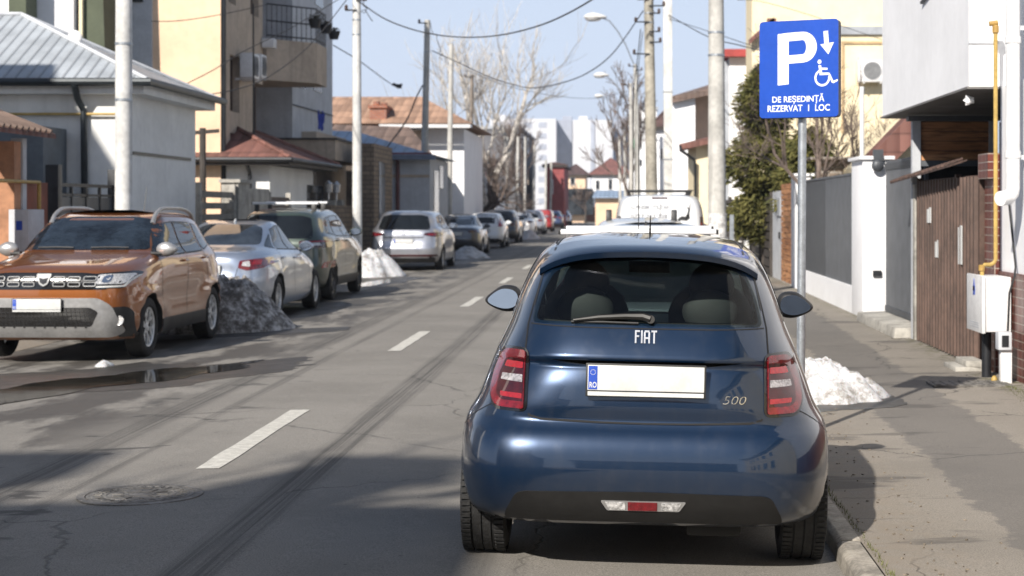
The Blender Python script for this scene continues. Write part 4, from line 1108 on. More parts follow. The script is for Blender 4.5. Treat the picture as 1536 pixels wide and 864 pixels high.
# --- silver saloon, rear towards us
P_sil = paint('paint_silver_blue', (.36, .41, .50), metal=.75, rough=.30, dirt=.35)
t, sh = make_car('saloon', 'pale silver saloon behind the dirty snow heap, second in the left row', 'car', PARK_L, P_sil, sx=1.0, sz=1.0, glass=M_midglass, rstyle='ten')
def rear_set(sh, t, zc, zl, lampP, lens, gap=True, plate_z=None, low=False, insert=True, sx=1, sz=1):
    if insert: sh.patch(scp(rounded([(-.72,.24),(.72,.24),(.76,.36),(.6,.42),(-.6,.42),(-.76,.36)], .03), sx, sz), 'rear', .008, .08, .008).build('bumper_insert', M_black, t, smooth=True, recalc=False)
    for s_ in (1, -1):
        q = (lambda P: P) if s_ > 0 else mirror_poly
        l = sh.patch(q(lampP), 'rear', .006, .04, .008).build('tail_lamp', lens[0], t, smooth=True, recalc=False)
        for i, (P2, m2, n2) in enumerate(lens[1:]): sh.patch(q(P2), 'rear', .009+.002*i, .04, .002).build(n2, m2, l, smooth=True, recalc=False)
    if plate_z: rear_plate(sh, t, plate_z, low)
rear_set(sh, t, 0, 0, rounded([(.50,.80),(.52,.90),(.80,.935),(.875,.93),(.87,.85),(.80,.79),(.62,.76)], .02), [M_red,
   (rounded([(.55,.83),(.56,.885),(.64,.90),(.66,.815)], .012), M_clear, 'lamp_lens'), (rounded([(.68,.84),(.69,.90),(.77,.91),(.77,.84)], .012), M_brred, 'lamp_lens')], plate_z=.78)
b = MB(); sh.line([(-.50,.80),(-.46,.62),(.46,.62),(.50,.80)], 'rear', .008, .0015, b); b.build('boot_seam', M_gap, t, recalc=False)
b = MB(); sh.patch(rounded([(-.62,1.02),(.62,1.02),(.60,1.035),(-.60,1.035)], .005), 'rear', .01, .06, .01, b); b.build('boot_lip', P_sil, t, recalc=False)
b = MB(); c_ = sh.ray('top', 0, 1.95)[0]; b.ellipsoid(c_, (.018,.06,.05), 12, 8); b.build('roof_aerial', M_white, t, smooth=True)
put(t, -6.02, 24.0, -1.0, .004)
# --- green SUV with roof bars
P_grn = paint('paint_green', (.035, .052, .040), metal=.25, rough=.32, dirt=.4)
t, sh = make_car('suv', 'dark green SUV with bright roof bars parked ahead of the silver saloon', 'car', PARK_L, P_grn, sx=1.02, sy=1.05, sz=1.02, rim=M_darkalloy, rstyle='five', clad=True)
rear_set(sh, t, 0, 0, rounded([(.42,1.02),(.43,1.08),(.80,1.10),(.93,1.07),(.925,.98),(.82,.95),(.68,.965)], .03), [M_dkred,
   (rounded([(.60,1.0),(.60,1.04),(.76,1.05),(.78,1.0)], .01), M_clear, 'lamp_lens'), (rounded([(.50,1.055),(.50,1.07),(.85,1.085),(.87,1.06)], .005), M_brred, 'lamp_lens')], plate_z=.84)
sh.patch(rounded([(-.92,.62),(-.78,.62),(-.78,.70),(-.90,.72)], .01), 'rear', .009, .05, .006).build('reflector', M_brred, t, smooth=True, recalc=False)
sh.patch(rounded([(.80,.60),(.91,.60),(.92,.72),(.84,.70)], .01), 'rear', .009, .05, .006).build('reflector', M_brred, t, smooth=True, recalc=False)
def roof_bar(sh, t, y, half, m=M_silverpl, up=.10, th=.022):
    zz = sh.ray('top', 0, y)[0].z + up
    b = MB(); b.prism(rounded([(y-.04,zz-th),(y+.04,zz-th),(y+.04,zz+th*.6),(y,zz+th),(y-.04,zz+th*.6)], .012), 'x', -half, half)
    o = b.build('roof_bar', m, t, bevel=.004)
    for s_ in (-1, 1):
        b = MB(); p = sh.ray('top', s_*half*.88, y)[0]; b.prism([(y-.05,p.z-.02),(y+.05,p.z-.02),(y+.035,zz-th),(y-.035,zz-th)], 'x', s_*half*.80, s_*half*.93); b.build('bar_foot', M_black, o, bevel=.008)
        b = MB(); b.box(s_*half, s_*(half+.018), y-.038, y+.038, zz-th, zz+th*.7); b.build('bar_cap', M_black, o, bevel=.006)
M_brbar = mat('bright_aluminium', (.72,.73,.74), .45, metal=.2, var=.05, world=False)
roof_bar(sh, t, .95*1.05, .60, M_brbar); roof_bar(sh, t, 2.0, .58, M_brbar)
put(t, -6.12, 29.45, -.6, .004)
# --- silver large SUV
P_sl2 = paint('paint_silver', (.40, .41, .45), metal=.75, rough=.30, dirt=.45)
t, sh = make_car('suv', 'large silver SUV with dark rear window beyond the pointed snow heap', 'car', PARK_L, P_sl2, sx=1.09, sy=1.10, sz=1.0, rim=M_alloy, rstyle='five')
rear_set(sh, t, 0, 0, rounded([(.52,.96),(.56,1.02),(.90,1.045),(.965,1.03),(.95,.93),(.86,.91)], .02), [M_dkred, (rounded([(.62,.955),(.63,1.0),(.84,1.02),(.84,.94)], .01), M_red, 'lamp_lens')], plate_z=.80, sx=1.09)
sh.patch(rounded([(-.88,.40),(.88,.40),(.86,.45),(-.86,.45)], .01), 'rear', .0125, .08, .004).build('reflector', M_dkred, t, smooth=True, recalc=False)
b = MB(); sh.line([(-.54,.92),(-.50,.90),(.50,.90),(.54,.92)], 'rear', .02, .003, b); b.build('tailgate_seam', M_gap, t, recalc=False)
c_ = sh.ray('rear', 0, 1.01)[0]; b = MB(); b.lathe([(-.02,.045),(-.02,.036),(0,.036),(0,.045)], c_, 'y', 20, closed=True); b.build('badge', M_chrome, t)
put(t, -5.75, 44.2, 0)
# --- dark saloon
P_dk = paint('paint_dark_grey', (.030, .034, .045), metal=.5, rough=.3, dirt=.3)
t, sh = make_car('saloon', 'dark grey saloon parked ahead of the large silver SUV', 'car', PARK_L, P_dk, sx=1.0, sy=1.03, sz=.985, glass=M_midglass, rstyle='five', low=True)
rear_set(sh, t, 0, 0, rounded([(.46,.83),(.47,.91),(.80,.93),(.87,.91),(.86,.84),(.80,.82)], .02), [M_dkred], plate_z=.80, low=True)
put(t, -5.75, 58.0, 0)
# --- the far row
def far(kind, label, paintm, x, y, lampP, lens, **k):
    t, sh = make_car(kind, label, 'car', PARK_L, paintm, low=True, **k)
    rear_set(sh, t, 0, 0, lampP, lens, plate_z=.75, low=True, sx=k.get('sx', 1), sz=k.get('sz', 1)); put(t, x, y); return t, sh
P_wh = paint('paint_white', (.62, .63, .64), metal=0, rough=.35, dirt=.35)
tall = rounded([(.60,.92),(.63,1.20),(.66,1.32),(.72,1.30),(.78,1.0),(.80,.90)], .02); wide = rounded([(.5,.86),(.5,.97),(.78,.97),(.83,.86)], .02)
far('hatch', 'white hatchback with tall red tail lamps in the far left row', P_wh, -5.7, 69.5, tall, [M_brred])
P_dk2 = paint('paint_black', (.014,.016,.02), metal=.3, rough=.3, dirt=.3)
far('suv', 'black SUV with dark windows in the far left row behind the white hatchback', P_dk2, -5.75, 79.5, wide, [M_dkred], sy=1.03)
far('saloon', 'white saloon with blue tinted rear window in the far left row', P_wh, -5.7, 93.5, wide, [M_dkred], glass=M_midglass)
far('suv', 'light grey estate-like SUV in the far left row ahead of the white saloon', P_sl2, -5.75, 107.0, wide, [M_red], sy=1.05, sz=.97)
P_rd = paint('paint_red', (.24,.012,.012), metal=.1, rough=.35, dirt=.3)
far('van', 'red van with black roof in the far left row', P_rd, -5.7, 119.0, tall, [M_red], sz=.86)
P_bl = paint('paint_navy', (.02,.035,.09), metal=.3, rough=.3, dirt=.3)
far('hatch', 'navy blue hatchback near the far end of the left row', P_bl, -5.6, 138.0, wide, [M_red])
far('hatch', 'silver hatchback farthest away at the end of the left row', P_sl2, -5.5, 158.0, wide, [M_red])
# --- right side row ahead of the blue car
t, sh = make_car('hatch', 'silver hatchback with two bright roof bars directly ahead of the small blue car', 'car', PARK_R, P_sl2, sx=.98, sz=.93, rstyle='multi')
rear_set(sh, t, 0, 0, tall, [M_red], plate_z=.7)
roof_bar(sh, t, .95, .605, M_brbar, up=.085); roof_bar(sh, t, 1.75, .60, M_brbar, up=.085)
b = MB(); b.cyl(sh.ray('top', -.0, 1.3)[0], sh.ray('top', -.0, 1.3)[0]+Vector((0,0,.85)), .004, .002, 6); b.build('whip_aerial', M_black, t)
put(t, .13, 12.05, -.8)
t, sh = make_car('saloon', 'pale silver saloon whose roof shows over the bright roof bars', 'car', PARK_R, P_sil, sz=1.01, glass=M_midglass)
rear_set(sh, t, 0, 0, wide, [M_red], plate_z=.75)
c_ = sh.ray('top', -.1, 1.95)[0]; b = MB(); b.ellipsoid(c_, (.018,.05,.06), 10, 6); b.build('roof_aerial', M_black, t, smooth=True)
put(t, .38, 17.2, -.5)
t, sh = make_car('suv', 'white SUV with two black fin shaped roof rack ends between the saloon and the van', 'car', PARK_R, P_wh, sz=.93)
rear_set(sh, t, 0, 0, wide, [M_red], plate_z=.8)
for s_ in (-1, 1):
    p = sh.ray('top', s_*.50, .95)[0]; b = MB(); b.prism([(.90,p.z-.02),(1.05,p.z-.02),(1.0,p.z+.12),(.95,p.z+.17),(.92,p.z+.10)], 'x', p.x-.045, p.x+.045); b.build('rack_foot', M_black, t, bevel=.015)
put(t, .33, 24.6, 0)
t, sh = make_car('van', 'white panel van with a climber silhouette and black roof rack on the right', 'van', PARK_R, P_wh, name='parked_van', sx=1.03, sz=1.05)
rear_set(sh, t, 0, 0, rounded([(.80,1.08),(.80,1.52),(.86,1.52),(.915,1.08)], .01), [M_glossblk, (rounded([(.805,1.10),(.805,1.40),(.868,1.40),(.912,1.10)], .01), M_brred, 'lamp_lens')], plate_z=.85)
sh.patch(rounded([(-.18,1.87),(.14,1.87),(.14,1.90),(-.18,1.90)], .006), 'rear', .008, .05, .006).build('brake_lamp', M_dkred, t, smooth=True, recalc=False)
b = MB(); sh.line([(.0,.35),(.0,1.80)], 'rear', .012, .002, b); b.build('door_seam', M_gap, t, recalc=False)
M_fade = mat('faded_lettering', (.20,.21,.23), .6, world=False)
def flat_text(sh, txt, x, z, h, wd, m, nm, bold=.03):
    V, Fc = text_mb(txt, h, wd, bold); b = MB(); i = b.pts([sh.ray('rear', x+float(v[0]), z+float(v[1]))[0] + Vector((0,-.006,0)) for v in V])
    for f_ in Fc: b.face([i[k] for k in f_])
    return b.build(nm, m, t, recalc=False)
flat_text(sh, 'ALPINISM UTILITAR', -.62, 1.66, .085, .80, M_fade, 'van_lettering'); flat_text(sh, '0727 262 228', -.60, 1.48, .085, .74, M_fade, 'phone_lettering')
sil = [(.34,1.20),(.36,1.24),(.44,1.28),(.50,1.36),(.56,1.385),(.62,1.37),(.66,1.44),(.68,1.52),(.65,1.56),(.66,1.575),(.70,1.545),(.705,1.60),(.72,1.655),(.745,1.655),(.76,1.60),(.80,1.54),(.81,1.44),(.775,1.38),(.70,1.33),(.64,1.29),(.60,1.30),(.52,1.31),(.50,1.27),(.52,1.21),(.535,1.20),(.50,1.185),(.48,1.25),(.47,1.265),(.40,1.235),(.37,1.19)]
b = MB(); sh.patch(rounded(sil, .008, 2), 'rear', .006, .1, .002, b); b.v = [(x-.12, y-.004, z+.14) for x, y, z in b.v]; b.build('climber_decal', M_ink, t, recalc=False)
b = MB(); zt = 2.045
for s_ in (-1, 1): b.tube([(s_*.66, .35, zt), (s_*.66, 3.2, zt)], .014, 8)
for k in range(5): b.tube([(-.66, .4+.65*k, zt), (.66, .4+.65*k, zt)], .014, 8); [b.tube([(s_*.60, .4+.65*k, zt-.10), (s_*.64, .4+.65*k, zt)], .012, 6) for s_ in (-1,1)]
b.build('roof_rack', M_black, t, smooth=True)
put(t, .82, 33.6, 0)
# ---------------------------------------------------------------- buildings: shared pieces
M_plw = mat('white_plaster', (.73, .735, .72), .85, var=.05, scale=1.2, bump=.25, bscale=70, streak=.12, dirt=.35)
M_plw2 = mat('bright_white_render', (.84, .845, .86), .8, var=.03, scale=.9, bump=.15, bscale=90, streak=.05)
M_grey = mat('grey_render', (.34, .36, .39), .85, var=.08, bump=.2, streak=.25)
M_lgrey = mat('pale_grey_render', (.50, .52, .55), .85, var=.07, bump=.2, streak=.25)
M_olive = mat('olive_render', (.085, .10, .065), .85, var=.08)
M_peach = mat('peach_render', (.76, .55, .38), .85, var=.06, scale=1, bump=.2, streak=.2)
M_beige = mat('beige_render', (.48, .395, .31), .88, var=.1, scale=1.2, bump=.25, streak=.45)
M_cream = mat('cream_render', (.80, .69, .47), .85, var=.05, bump=.15, streak=.15)
M_dkwood = mat('dark_fascia', (.05, .042, .036), .7, var=.2)
M_dkmetal = mat('dark_metal', (.022, .024, .028), .5, metal=.3, var=.2)
M_anth = mat('anthracite_panel', (.065, .072, .082), .5, metal=.2, var=.1, scale=4)
M_anthl = mat('slate_grey_panel', (.12, .13, .145), .5, metal=.2, var=.1, scale=4)
M_gutter = mat('gutter_grey', (.03, .037, .042), .45, metal=.4, var=.15)
M_gwhite = mat('white_pvc', (.70, .70, .70), .4, var=.06, scale=4, streak=.15)
M_yellow = mat('yellow_gas_pipe', (.44, .30, .085), .5, var=.12, scale=6)
M_winglass = mat('house_window_glass', (.03, .035, .04), .08, var=.5, scale=.8, spec=.8)
M_winframe = mat('window_frame_white', (.6, .6, .6), .5, var=.05)
M_winbrown = mat('window_frame_brown', (.09, .05, .035), .6, var=.1)
M_stone = brick('stone_cladding', (.30,.23,.16), (.20,.15,.11), (.10,.085,.07), .34, .14, .014, .85)
M_rbrick = brick('red_brick', (.36,.12,.06), (.28,.10,.06), (.22,.2,.18), .25, .08, .012, .85)
M_rust = mat('rust_red_panel', (.20, .052, .03), .65, var=.2, scale=2, streak=.3)
T_zinc = rooftile('ribbed_zinc_roof', (.36,.39,.42), .19, 1, .45, .03, ribs=True)
T_brown = rooftile('red_brown_tiles', (.165,.075,.06), .24, .80, .8)
T_terra = rooftile('terracotta_tiles', (.35,.215,.145), .30, .80, .8)
T_brown2 = rooftile('dull_brown_roof', (.15,.105,.085), .3, .8, .8)
T_blue = rooftile('blue_grey_sheet_roof', (.28,.37,.50), .4, 1, .45, .03, ribs=True)
T_dark = rooftile('dark_tiles', (.10,.06,.055), .24, .8, .75)
def wall(b, p0, p1, z0, z1, th=.3, ops=(), inward=None):
    """wall from p0 to p1 (plan points) with rectangular openings (u0,u1,v0,v1); outer face on the line, thickness to the left of p0->p1"""
    p0 = Vector((p0[0], p0[1], 0)); p1 = Vector((p1[0], p1[1], 0)); L_ = (p1-p0).length; u = (p1-p0)/L_; n = Vector((-u.y, u.x, 0))
    us = sorted({0, L_, *[o[0] for o in ops], *[o[1] for o in ops]}); 
    for a, c in zip(us[:-1], us[1:]):
        if c-a < 1e-4: continue
        m = (a+c)/2; cov = sorted([(o[2], o[3]) for o in ops if o[0] <= m <= o[1]]); z = z0
        segs = []
        for v0, v1 in cov:
            if v0 > z: segs.append((z, v0))
            z = max(z, v1)
        if z < z1: segs.append((z, z1))
        for s0, s1 in segs:
            ps = [p0+u*a, p0+u*c, p0+u*c+n*th, p0+u*a+n*th]; b.slab([Vector((q.x, q.y, s1)) for q in ps], s1-s0)
def window(par, p0, p1, z0, z1, op, depth=.14, fm=None, gm=None, bars=1, hb=0, fw=.06, sill=True, name='window'):
    """frame part with glass pane (and sill) set back in an opening of wall p0->p1"""
    p0 = Vector((p0[0], p0[1], 0)); p1 = Vector((p1[0], p1[1], 0)); u = (p1-p0).normalized(); n = Vector((-u.y, u.x, 0)); zv = Vector((0,0,1))
    a, c, v0, v1 = op; b = MB(); ctr = lambda s_, z: p0 + u*s_ + n*depth + zv*z; w_, h_ = c-a, v1-v0
    for s_, ww in ((a+fw/2, fw/2), (c-fw/2, fw/2)): b.obox(ctr(s_, (v0+v1)/2), u, n, zv, ww, .03, h_/2)
    for z in (v0+fw/2, v1-fw/2): b.obox(ctr((a+c)/2, z), u, n, zv, w_/2-fw, .03, fw/2)
    for k in range(bars): b.obox(ctr(a + w_*(k+1)/(bars+1), (v0+v1)/2), u, n, zv, .025, .028, h_/2-fw)
    for k in range(hb): b.obox(ctr((a+c)/2, v0 + h_*(k+1)/(hb+1)), u, n, zv, w_/2-fw, .022, .02)
    f = b.build(name, fm or M_winframe, par)
    b = MB(); b.obox(ctr((a+c)/2, (v0+v1)/2), u, n, zv, w_/2-fw*.5, .008, h_/2-fw*.5); b.build('pane', gm or M_winglass, f)
    if sill:
        b = MB(); b.obox(p0 + u*(a+c)/2 - n*.03 + zv*(v0-.022), u, n, zv, w_/2+.05, .06, .02); b.build('sill', M_lgrey, f)
    return f
def hip_roof(par, x0, x1, y0, y1, ze, rise, over, m, fascia=None, ridge='x', gutter=None, th=.10, name='roof', hipk=1.0):
    X0, X1, Y0, Y1 = x0-over, x1+over, y0-over, y1+over; zt = ze+rise
    if ridge == 'x':
        h = (Y1-Y0)/2*hipk; ym = (Y0+Y1)/2; A_ = (X0+h, ym, zt); B_ = (X1-h, ym, zt)
        if X0+h > X1-h: xm = (X0+X1)/2; A_ = B_ = (xm, ym, zt)
        fs = [[(X0,Y0,ze),(X1,Y0,ze),B_,A_],[(X1,Y1,ze),(X0,Y1,ze),A_,B_],[(X1,Y0,ze),(X1,Y1,ze),B_],[(X0,Y1,ze),(X0,Y0,ze),A_]]
    else:
        h = (X1-X0)/2*hipk; xm = (X0+X1)/2; A_ = (xm, Y0+h, zt); B_ = (xm, Y1-h, zt)
        if Y0+h > Y1-h: A_ = B_ = (xm, (Y0+Y1)/2, zt)
        fs = [[(X1,Y0,ze),(X1,Y1,ze),B_,A_],[(X0,Y1,ze),(X0,Y0,ze),A_,B_],[(X0,Y0,ze),(X1,Y0,ze),A_],[(X1,Y1,ze),(X0,Y1,ze),B_]]
    b = MB()
    for f_ in fs:
        g_ = []; [g_.append(q) for q in f_ if q not in g_]; b.poly(g_)
    b.poly([(X0,Y0,ze-.01),(X0,Y1,ze-.01),(X1,Y1,ze-.01),(X1,Y0,ze-.01)])
    r = b.build(name, m, par, recalc=True, merge=False)
    b = MB(); b.box(X0+.02, X1-.02, Y0+.02, Y1-.02, ze-.16, ze-.012); b.build('eaves', fascia or M_dkwood, r)
    # ridge caps
    b = MB(); e = [(X0,Y0,ze),(X1,Y0,ze),(X1,Y1,ze),(X0,Y1,ze)]
    for c_ in e:
        t_ = min((A_, B_), key=lambda q: (q[0]-c_[0])**2 + (q[1]-c_[1])**2); b.tube([Vector(c_)+Vector((0,0,.02)), Vector(t_)+Vector((0,0,.02))], .06, 6)
    if A_ != B_: b.tube([Vector(A_)+Vector((0,0,.02)), Vector(B_)+Vector((0,0,.02))], .07, 6)
    b.build('ridge_cap', m, r)
    if gutter:
        b = MB()
        for p, q in (((X0,Y0-.05),(X1+.05,Y0-.05)), ((X1+.05,Y0-.05),(X1+.05,Y1))): b.tube([(*p, ze-.03), (*q, ze-.03)], .06, 8)
        b.build('gutter', gutter, r, smooth=True)
    return r
def downpipe(par, pts, r, m, name='downpipe'):
    b = MB(); b.tube(pts, r, 10); return b.build(name, m, par, smooth=True)

# ---------------------------------------------------------------- LEFT SIDE
# white bungalow with ribbed grey roof
h = thing('bungalow', 'white single storey house with pale ribbed metal hip roof at the left edge', 'house', (-8, 27.2, 0))
b = MB(); b.box(-16, -8, 27.2, 31.4, 0, 3.62); b.build('wall', M_plw, h)
b = MB(); A0 = (-7.62,26.85,3.72); B0 = (-7.62,31.8,3.72); P_ = (-10.6,29.5,5.08); Q_ = (-18,29.5,5.08); C0 = (-18,26.85,3.72); D0 = (-18,31.8,3.72)
b.poly([C0, A0, P_, Q_]); b.poly([A0, B0, P_]); b.poly([B0, D0, Q_, P_]); b.poly([C0, D0, B0, A0]); rf = b.build('roof', T_zinc, h, merge=False)
b = MB(); b.box(-18, -7.70, 26.95, 31.7, 3.52, 3.705); b.build('eaves', M_plw, rf)
b = MB(); b.tube([(-18,26.80,3.70),(-7.56,26.80,3.70),(-7.56,31.85,3.70)], .065, 8); b.build('gutter', M_gutter, rf, smooth=True)
b = MB(); b.tube([Vector(A0)+Vector((0,0,.03)), Vector(P_)+Vector((0,0,.03)), Vector(B0)+Vector((0,0,.03))], .035, 6); b.tube([Vector(P_)+Vector((0,0,.03)), Vector(Q_)+Vector((0,0,.03))], .035, 6); b.build('ridge_cap', M_lgrey, rf)
x_ = X(125, 27.1); downpipe(h, [(x_-.05,26.80,3.66),(x_-.05,26.95,3.45),(x_,27.12,3.25),(x_+.03,27.12,.1)], .055, M_gutter)
b = MB(); b.tube([(-16,27.12,3.20),(-8.02,27.12,3.20),(-7.94,27.14,3.20)], .022, 8); b.build('gas_pipe', M_yellow, h, smooth=True)
b = MB(); b.box(-7.995,-7.975,27.3,31.0,2.55,2.60); b.build('cable', M_gutter, h)
b = MB(); b.box(-9.9,-9.0,26.0,27.1,0,2.95); sh_ = b.build('annex', mat('annex_blue_grey', (.10,.12,.14), .7), h)
b = MB(); b.ellipsoid((X(115,29.3), 29.2, Z(58,29.3)), (.13,.05,.14), 18, 12); b.cyl((X(113,29.3),29.3,Z(58,29.3)),(X(113,29.3),29.4,4.4),.025,.025,8); b.build('satellite_dish', M_gwhite, rf, smooth=True)
# front boundary: orange pillar, little tiled roof, rust panel, gate
g0 = thing('entrance_porch', 'small porch with orange pillars and tiled canopy at the far left edge', 'porch', (-8, 21.7, 0))
b = MB(); b.box(-8.25,-8.0,20.6,21.0,0,2.55); b.box(-8.25,-7.98,21.95,22.2,0,2.55); b.build('pillar', mat('orange_brick_paint', (.40,.20,.11), .8, var=.15, streak=.3), g0)
b = MB(); b.box(-8.12,-7.96,22.22,22.36,0,2.60); b.build('post', M_lgrey, g0)
b = MB(); b.slab([(-8.7,20.2,3.05),(-8.7,23.0,3.05),(-7.75,22.9,2.68),(-7.75,20.2,2.68)], .06); r0 = b.build('canopy_roof', T_brown, g0)
b = MB()
for k in range(12): b.tube([(-8.7,20.3+k*.22,3.07),(-7.75,20.3+k*.22,2.70)], .04, 6)
b.build('ridge_tiles', T_brown2, r0, smooth=True)
b = MB()
for k in range(2): b.tube([(-7.93,20.4,2.02-.0*k),(-7.93,22.75,2.02),(-7.93,22.75,.1)], .028, 8)
b.build('gas_pipe', M_yellow, g0, smooth=True)
pn = MB(); pn.box(-8.05,-8.0,22.4,23.3,.05,2.02); o = pn.build('metal_gate_panel', M_rust, label='rust red solid metal gate panel between the porch and the dark gate', cat='gate')
t = thing('meter_box', 'grey utility meter box with blue sticker in front of the rust red panel', 'meter box', (-7.85, 22.0, 0))
b = MB(); b.box(-7.98,-7.72,21.75,22.35,.5,1.65); b.build('cabinet', M_lgrey, t, bevel=.01); b = MB(); b.box(-7.88,-7.80,21.745,21.749,1.38,1.5); b.build('sticker', M_eu, t)
t = thing('dark_gate', 'dark metal gate with horizontal rails between two dark posts in front of the bungalow', 'gate', (-8, 25, 0))
for y in (23.55, 26.4): b = MB(); b.box(-8.09,-7.91,y-.09,y+.09,0,2.28); b.build('post', M_dkmetal, t, bevel=.006)
b = MB(); b.box(-8.03,-7.99,23.64,26.31,1.98,2.03); b.box(-8.03,-7.99,23.64,26.31,1.84,1.88); 
for k in range(5): b.box(-8.03,-7.99,23.64+.66*k,23.69+.66*k,.05,1.98)
b.build('gate_frame', M_dkmetal, t)
b = MB()
for k in range(6): b.box(-8.025,-8.005,23.7,26.3,.12+.29*k,.38+.29*k)
b.build('infill_panel', M_anth, t)
b = MB(); b.box(-7.93,-7.90,26.0,26.18,1.30,1.62); b.build('notice', M_gwhite, t)
# tall white / olive / grey block behind the bungalow
h = thing('apartment_block', 'white and olive green block rising behind the bungalow roof', 'building', (X(150,38), 38, 0))
b = MB(); b.box(X(-70,38), X(110,38), 38, 46, 0, 9.4); b.build('wall', M_plw2, h)
b = MB(); b.prism([(X(112,38.3),0),(X(158,38.3),0),(X(158,38.3),4.9),(X(148,38.3),9.6),(X(112,38.3),9.6)], 'y', 38.3, 45); b.build('olive_wall', M_olive, h)
b = MB(); b.box(X(119,38.2)-.0, X(120,38.2)+.06, 38.16, 38.29, 3, 9.6); b.build('downpipe', M_cream, h)
b = MB(); b.box(X(146,40), X(228,40), 40, 48, 0, 9.8); b.build('grey_wall', M_lgrey, h)
for (a, c, v0, v1) in ((X(197,40), X(215,40), Z(3,40), Z(3,40)+1.5),):
    b = MB(); b.box(a, c, 39.95, 39.99, v0, v1); b.build('window', M_winglass, h)
b = MB(); b.box(X(8,37), X(34,37), 37.2, 37.9, 4.2, 7.2); b.build('dark_balcony', M_olive, h)
# peach apartment building, street front's shade put into a darker render colour
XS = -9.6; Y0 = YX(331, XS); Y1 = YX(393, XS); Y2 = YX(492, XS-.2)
h = thing('apartment_building', 'tall peach apartment building with flower boxes on its jutting balcony', 'building', (XS, Y0, 0))
b = MB(); b.box(-17, XS, Y0, Y0+.3, 0, 12.5); b.build('end_wall', M_peach, h)
def yz(px, py): y = YX(px, XS); return y, Z(py, y)
wins = []
for (pxa, pxb, pt, pb) in ((345, 359, 84, 168), (379, 394, 125, 210), (376, 388, -10, 24), (343, 354, -60, 6), (345,359, 200, 245)):
    ya, yb = YX(pxa, XS), YX(pxb, XS); ym = (ya+yb)/2; wins.append((ya-Y0-.3, yb-Y0-.3, Z(pb, ym), Z(pt, ym)))
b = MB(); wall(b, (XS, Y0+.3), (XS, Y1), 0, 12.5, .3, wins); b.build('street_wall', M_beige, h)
for w_ in wins: window(h, (XS, Y0+.3), (XS, Y1), 0, 0, w_, .2, M_winbrown, bars=0, sill=False)
b = MB(); b.box(XS-5, XS-.31, Y0+.31, Y1, 0, 12.4); b.build('core', M_dkwood, h)
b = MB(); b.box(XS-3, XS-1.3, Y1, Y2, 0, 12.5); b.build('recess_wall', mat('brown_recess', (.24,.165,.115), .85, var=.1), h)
b = MB(); b.box(XS-1.3, XS-.05, YX(441, XS), Y2, 0, 12.5); b.build('grey_tower_wall', M_lgrey, h)
for (pxa, pxb, pt, pb) in ((472, 484, -20, 10), (470, 482, 122, 138), (444, 458, 122, 132)):
    ya, yb = YX(pxa, XS-.05), YX(pxb, XS-.05); ym=(ya+yb)/2; b = MB(); b.box(XS-.05, XS-.03, ya, yb, Z(pb, ym), Z(pt, ym)); b.build('window', M_winglass, h)
yb0 = YX(396, XS+.6); yb1 = YX(498, XS+.9)
ys, ye = YX(400, XS), YX(498, XS+1.3)
zb, zt = Z(120, ys), Z(58, ys)
b = MB(); b.prism([(XS-1.3, ys), (XS, ys), (XS+1.15, ys+1.2), (XS+1.15, ye), (XS-1.3, ye)], 'z', zb, zt); bal = b.build('balcony', M_beige, h)
b = MB(); rl = [(XS, ys), (XS+1.12, ys+1.2), (XS+1.12, ye-.03)]
for z_ in (zt+.95, zt+.5, zt+.1): b.tube([(x_, y_, z_) for x_, y_ in rl], .022, 6)
for a_, c_ in zip(rl[:-1], rl[1:]):
    n_ = int(math.hypot(c_[0]-a_[0], c_[1]-a_[1])/.16)
    for k in range(n_+1): q = k/n_; x_, y_ = a_[0]+(c_[0]-a_[0])*q, a_[1]+(c_[1]-a_[1])*q; b.tube([(x_, y_, zt), (x_, y_, zt+.97)], .010, 5)
b.build('railing', M_dkmetal, bal)
b = MB(); b.box(XS-1.3, XS+1.2, ys-.1, ye, 11.2, 12.3); b.build('upper_balcony', M_beige, h)
for k, (px_, py_) in enumerate(((470, 38), (487, 46), (499, 55))):
    y_ = YX(px_, XS+1.2); t = thing('flower_pot', ['dark flower pot nearest the house wall on the balcony railing', 'dark flower pot in the middle of the balcony railing', 'dark flower pot hanging at the outer corner of the balcony'][k], 'flower pot', (XS+1.2, y_, Z(py_+4, y_)), 'flower pots on the balcony railing')
    b = MB(); zz = Z(py_+4, y_); b.lathe([(0,.12),(.24,.19),(.24,.16),(.2,.15),(.2,0)], (XS+1.24, y_, zz), 'z', 16); b.build('pot', M_dkmetal, t, smooth=True)
    b = MB(); rr = random.Random(k)
    for j in range(60): a_ = rr.uniform(0, 6.3); q = rr.uniform(0,.16); c_ = Vector((XS+1.24+q*math.cos(a_), y_+q*math.sin(a_), zz+.2+rr.uniform(0,.14))); b.obox(c_, (math.cos(a_),math.sin(a_),.5), (-math.sin(a_),math.cos(a_),0), (0,0,1), .035, .015, .004)
    b.build('withered_plant', mat('withered_leaf', (.07,.06,.035), .9), t)
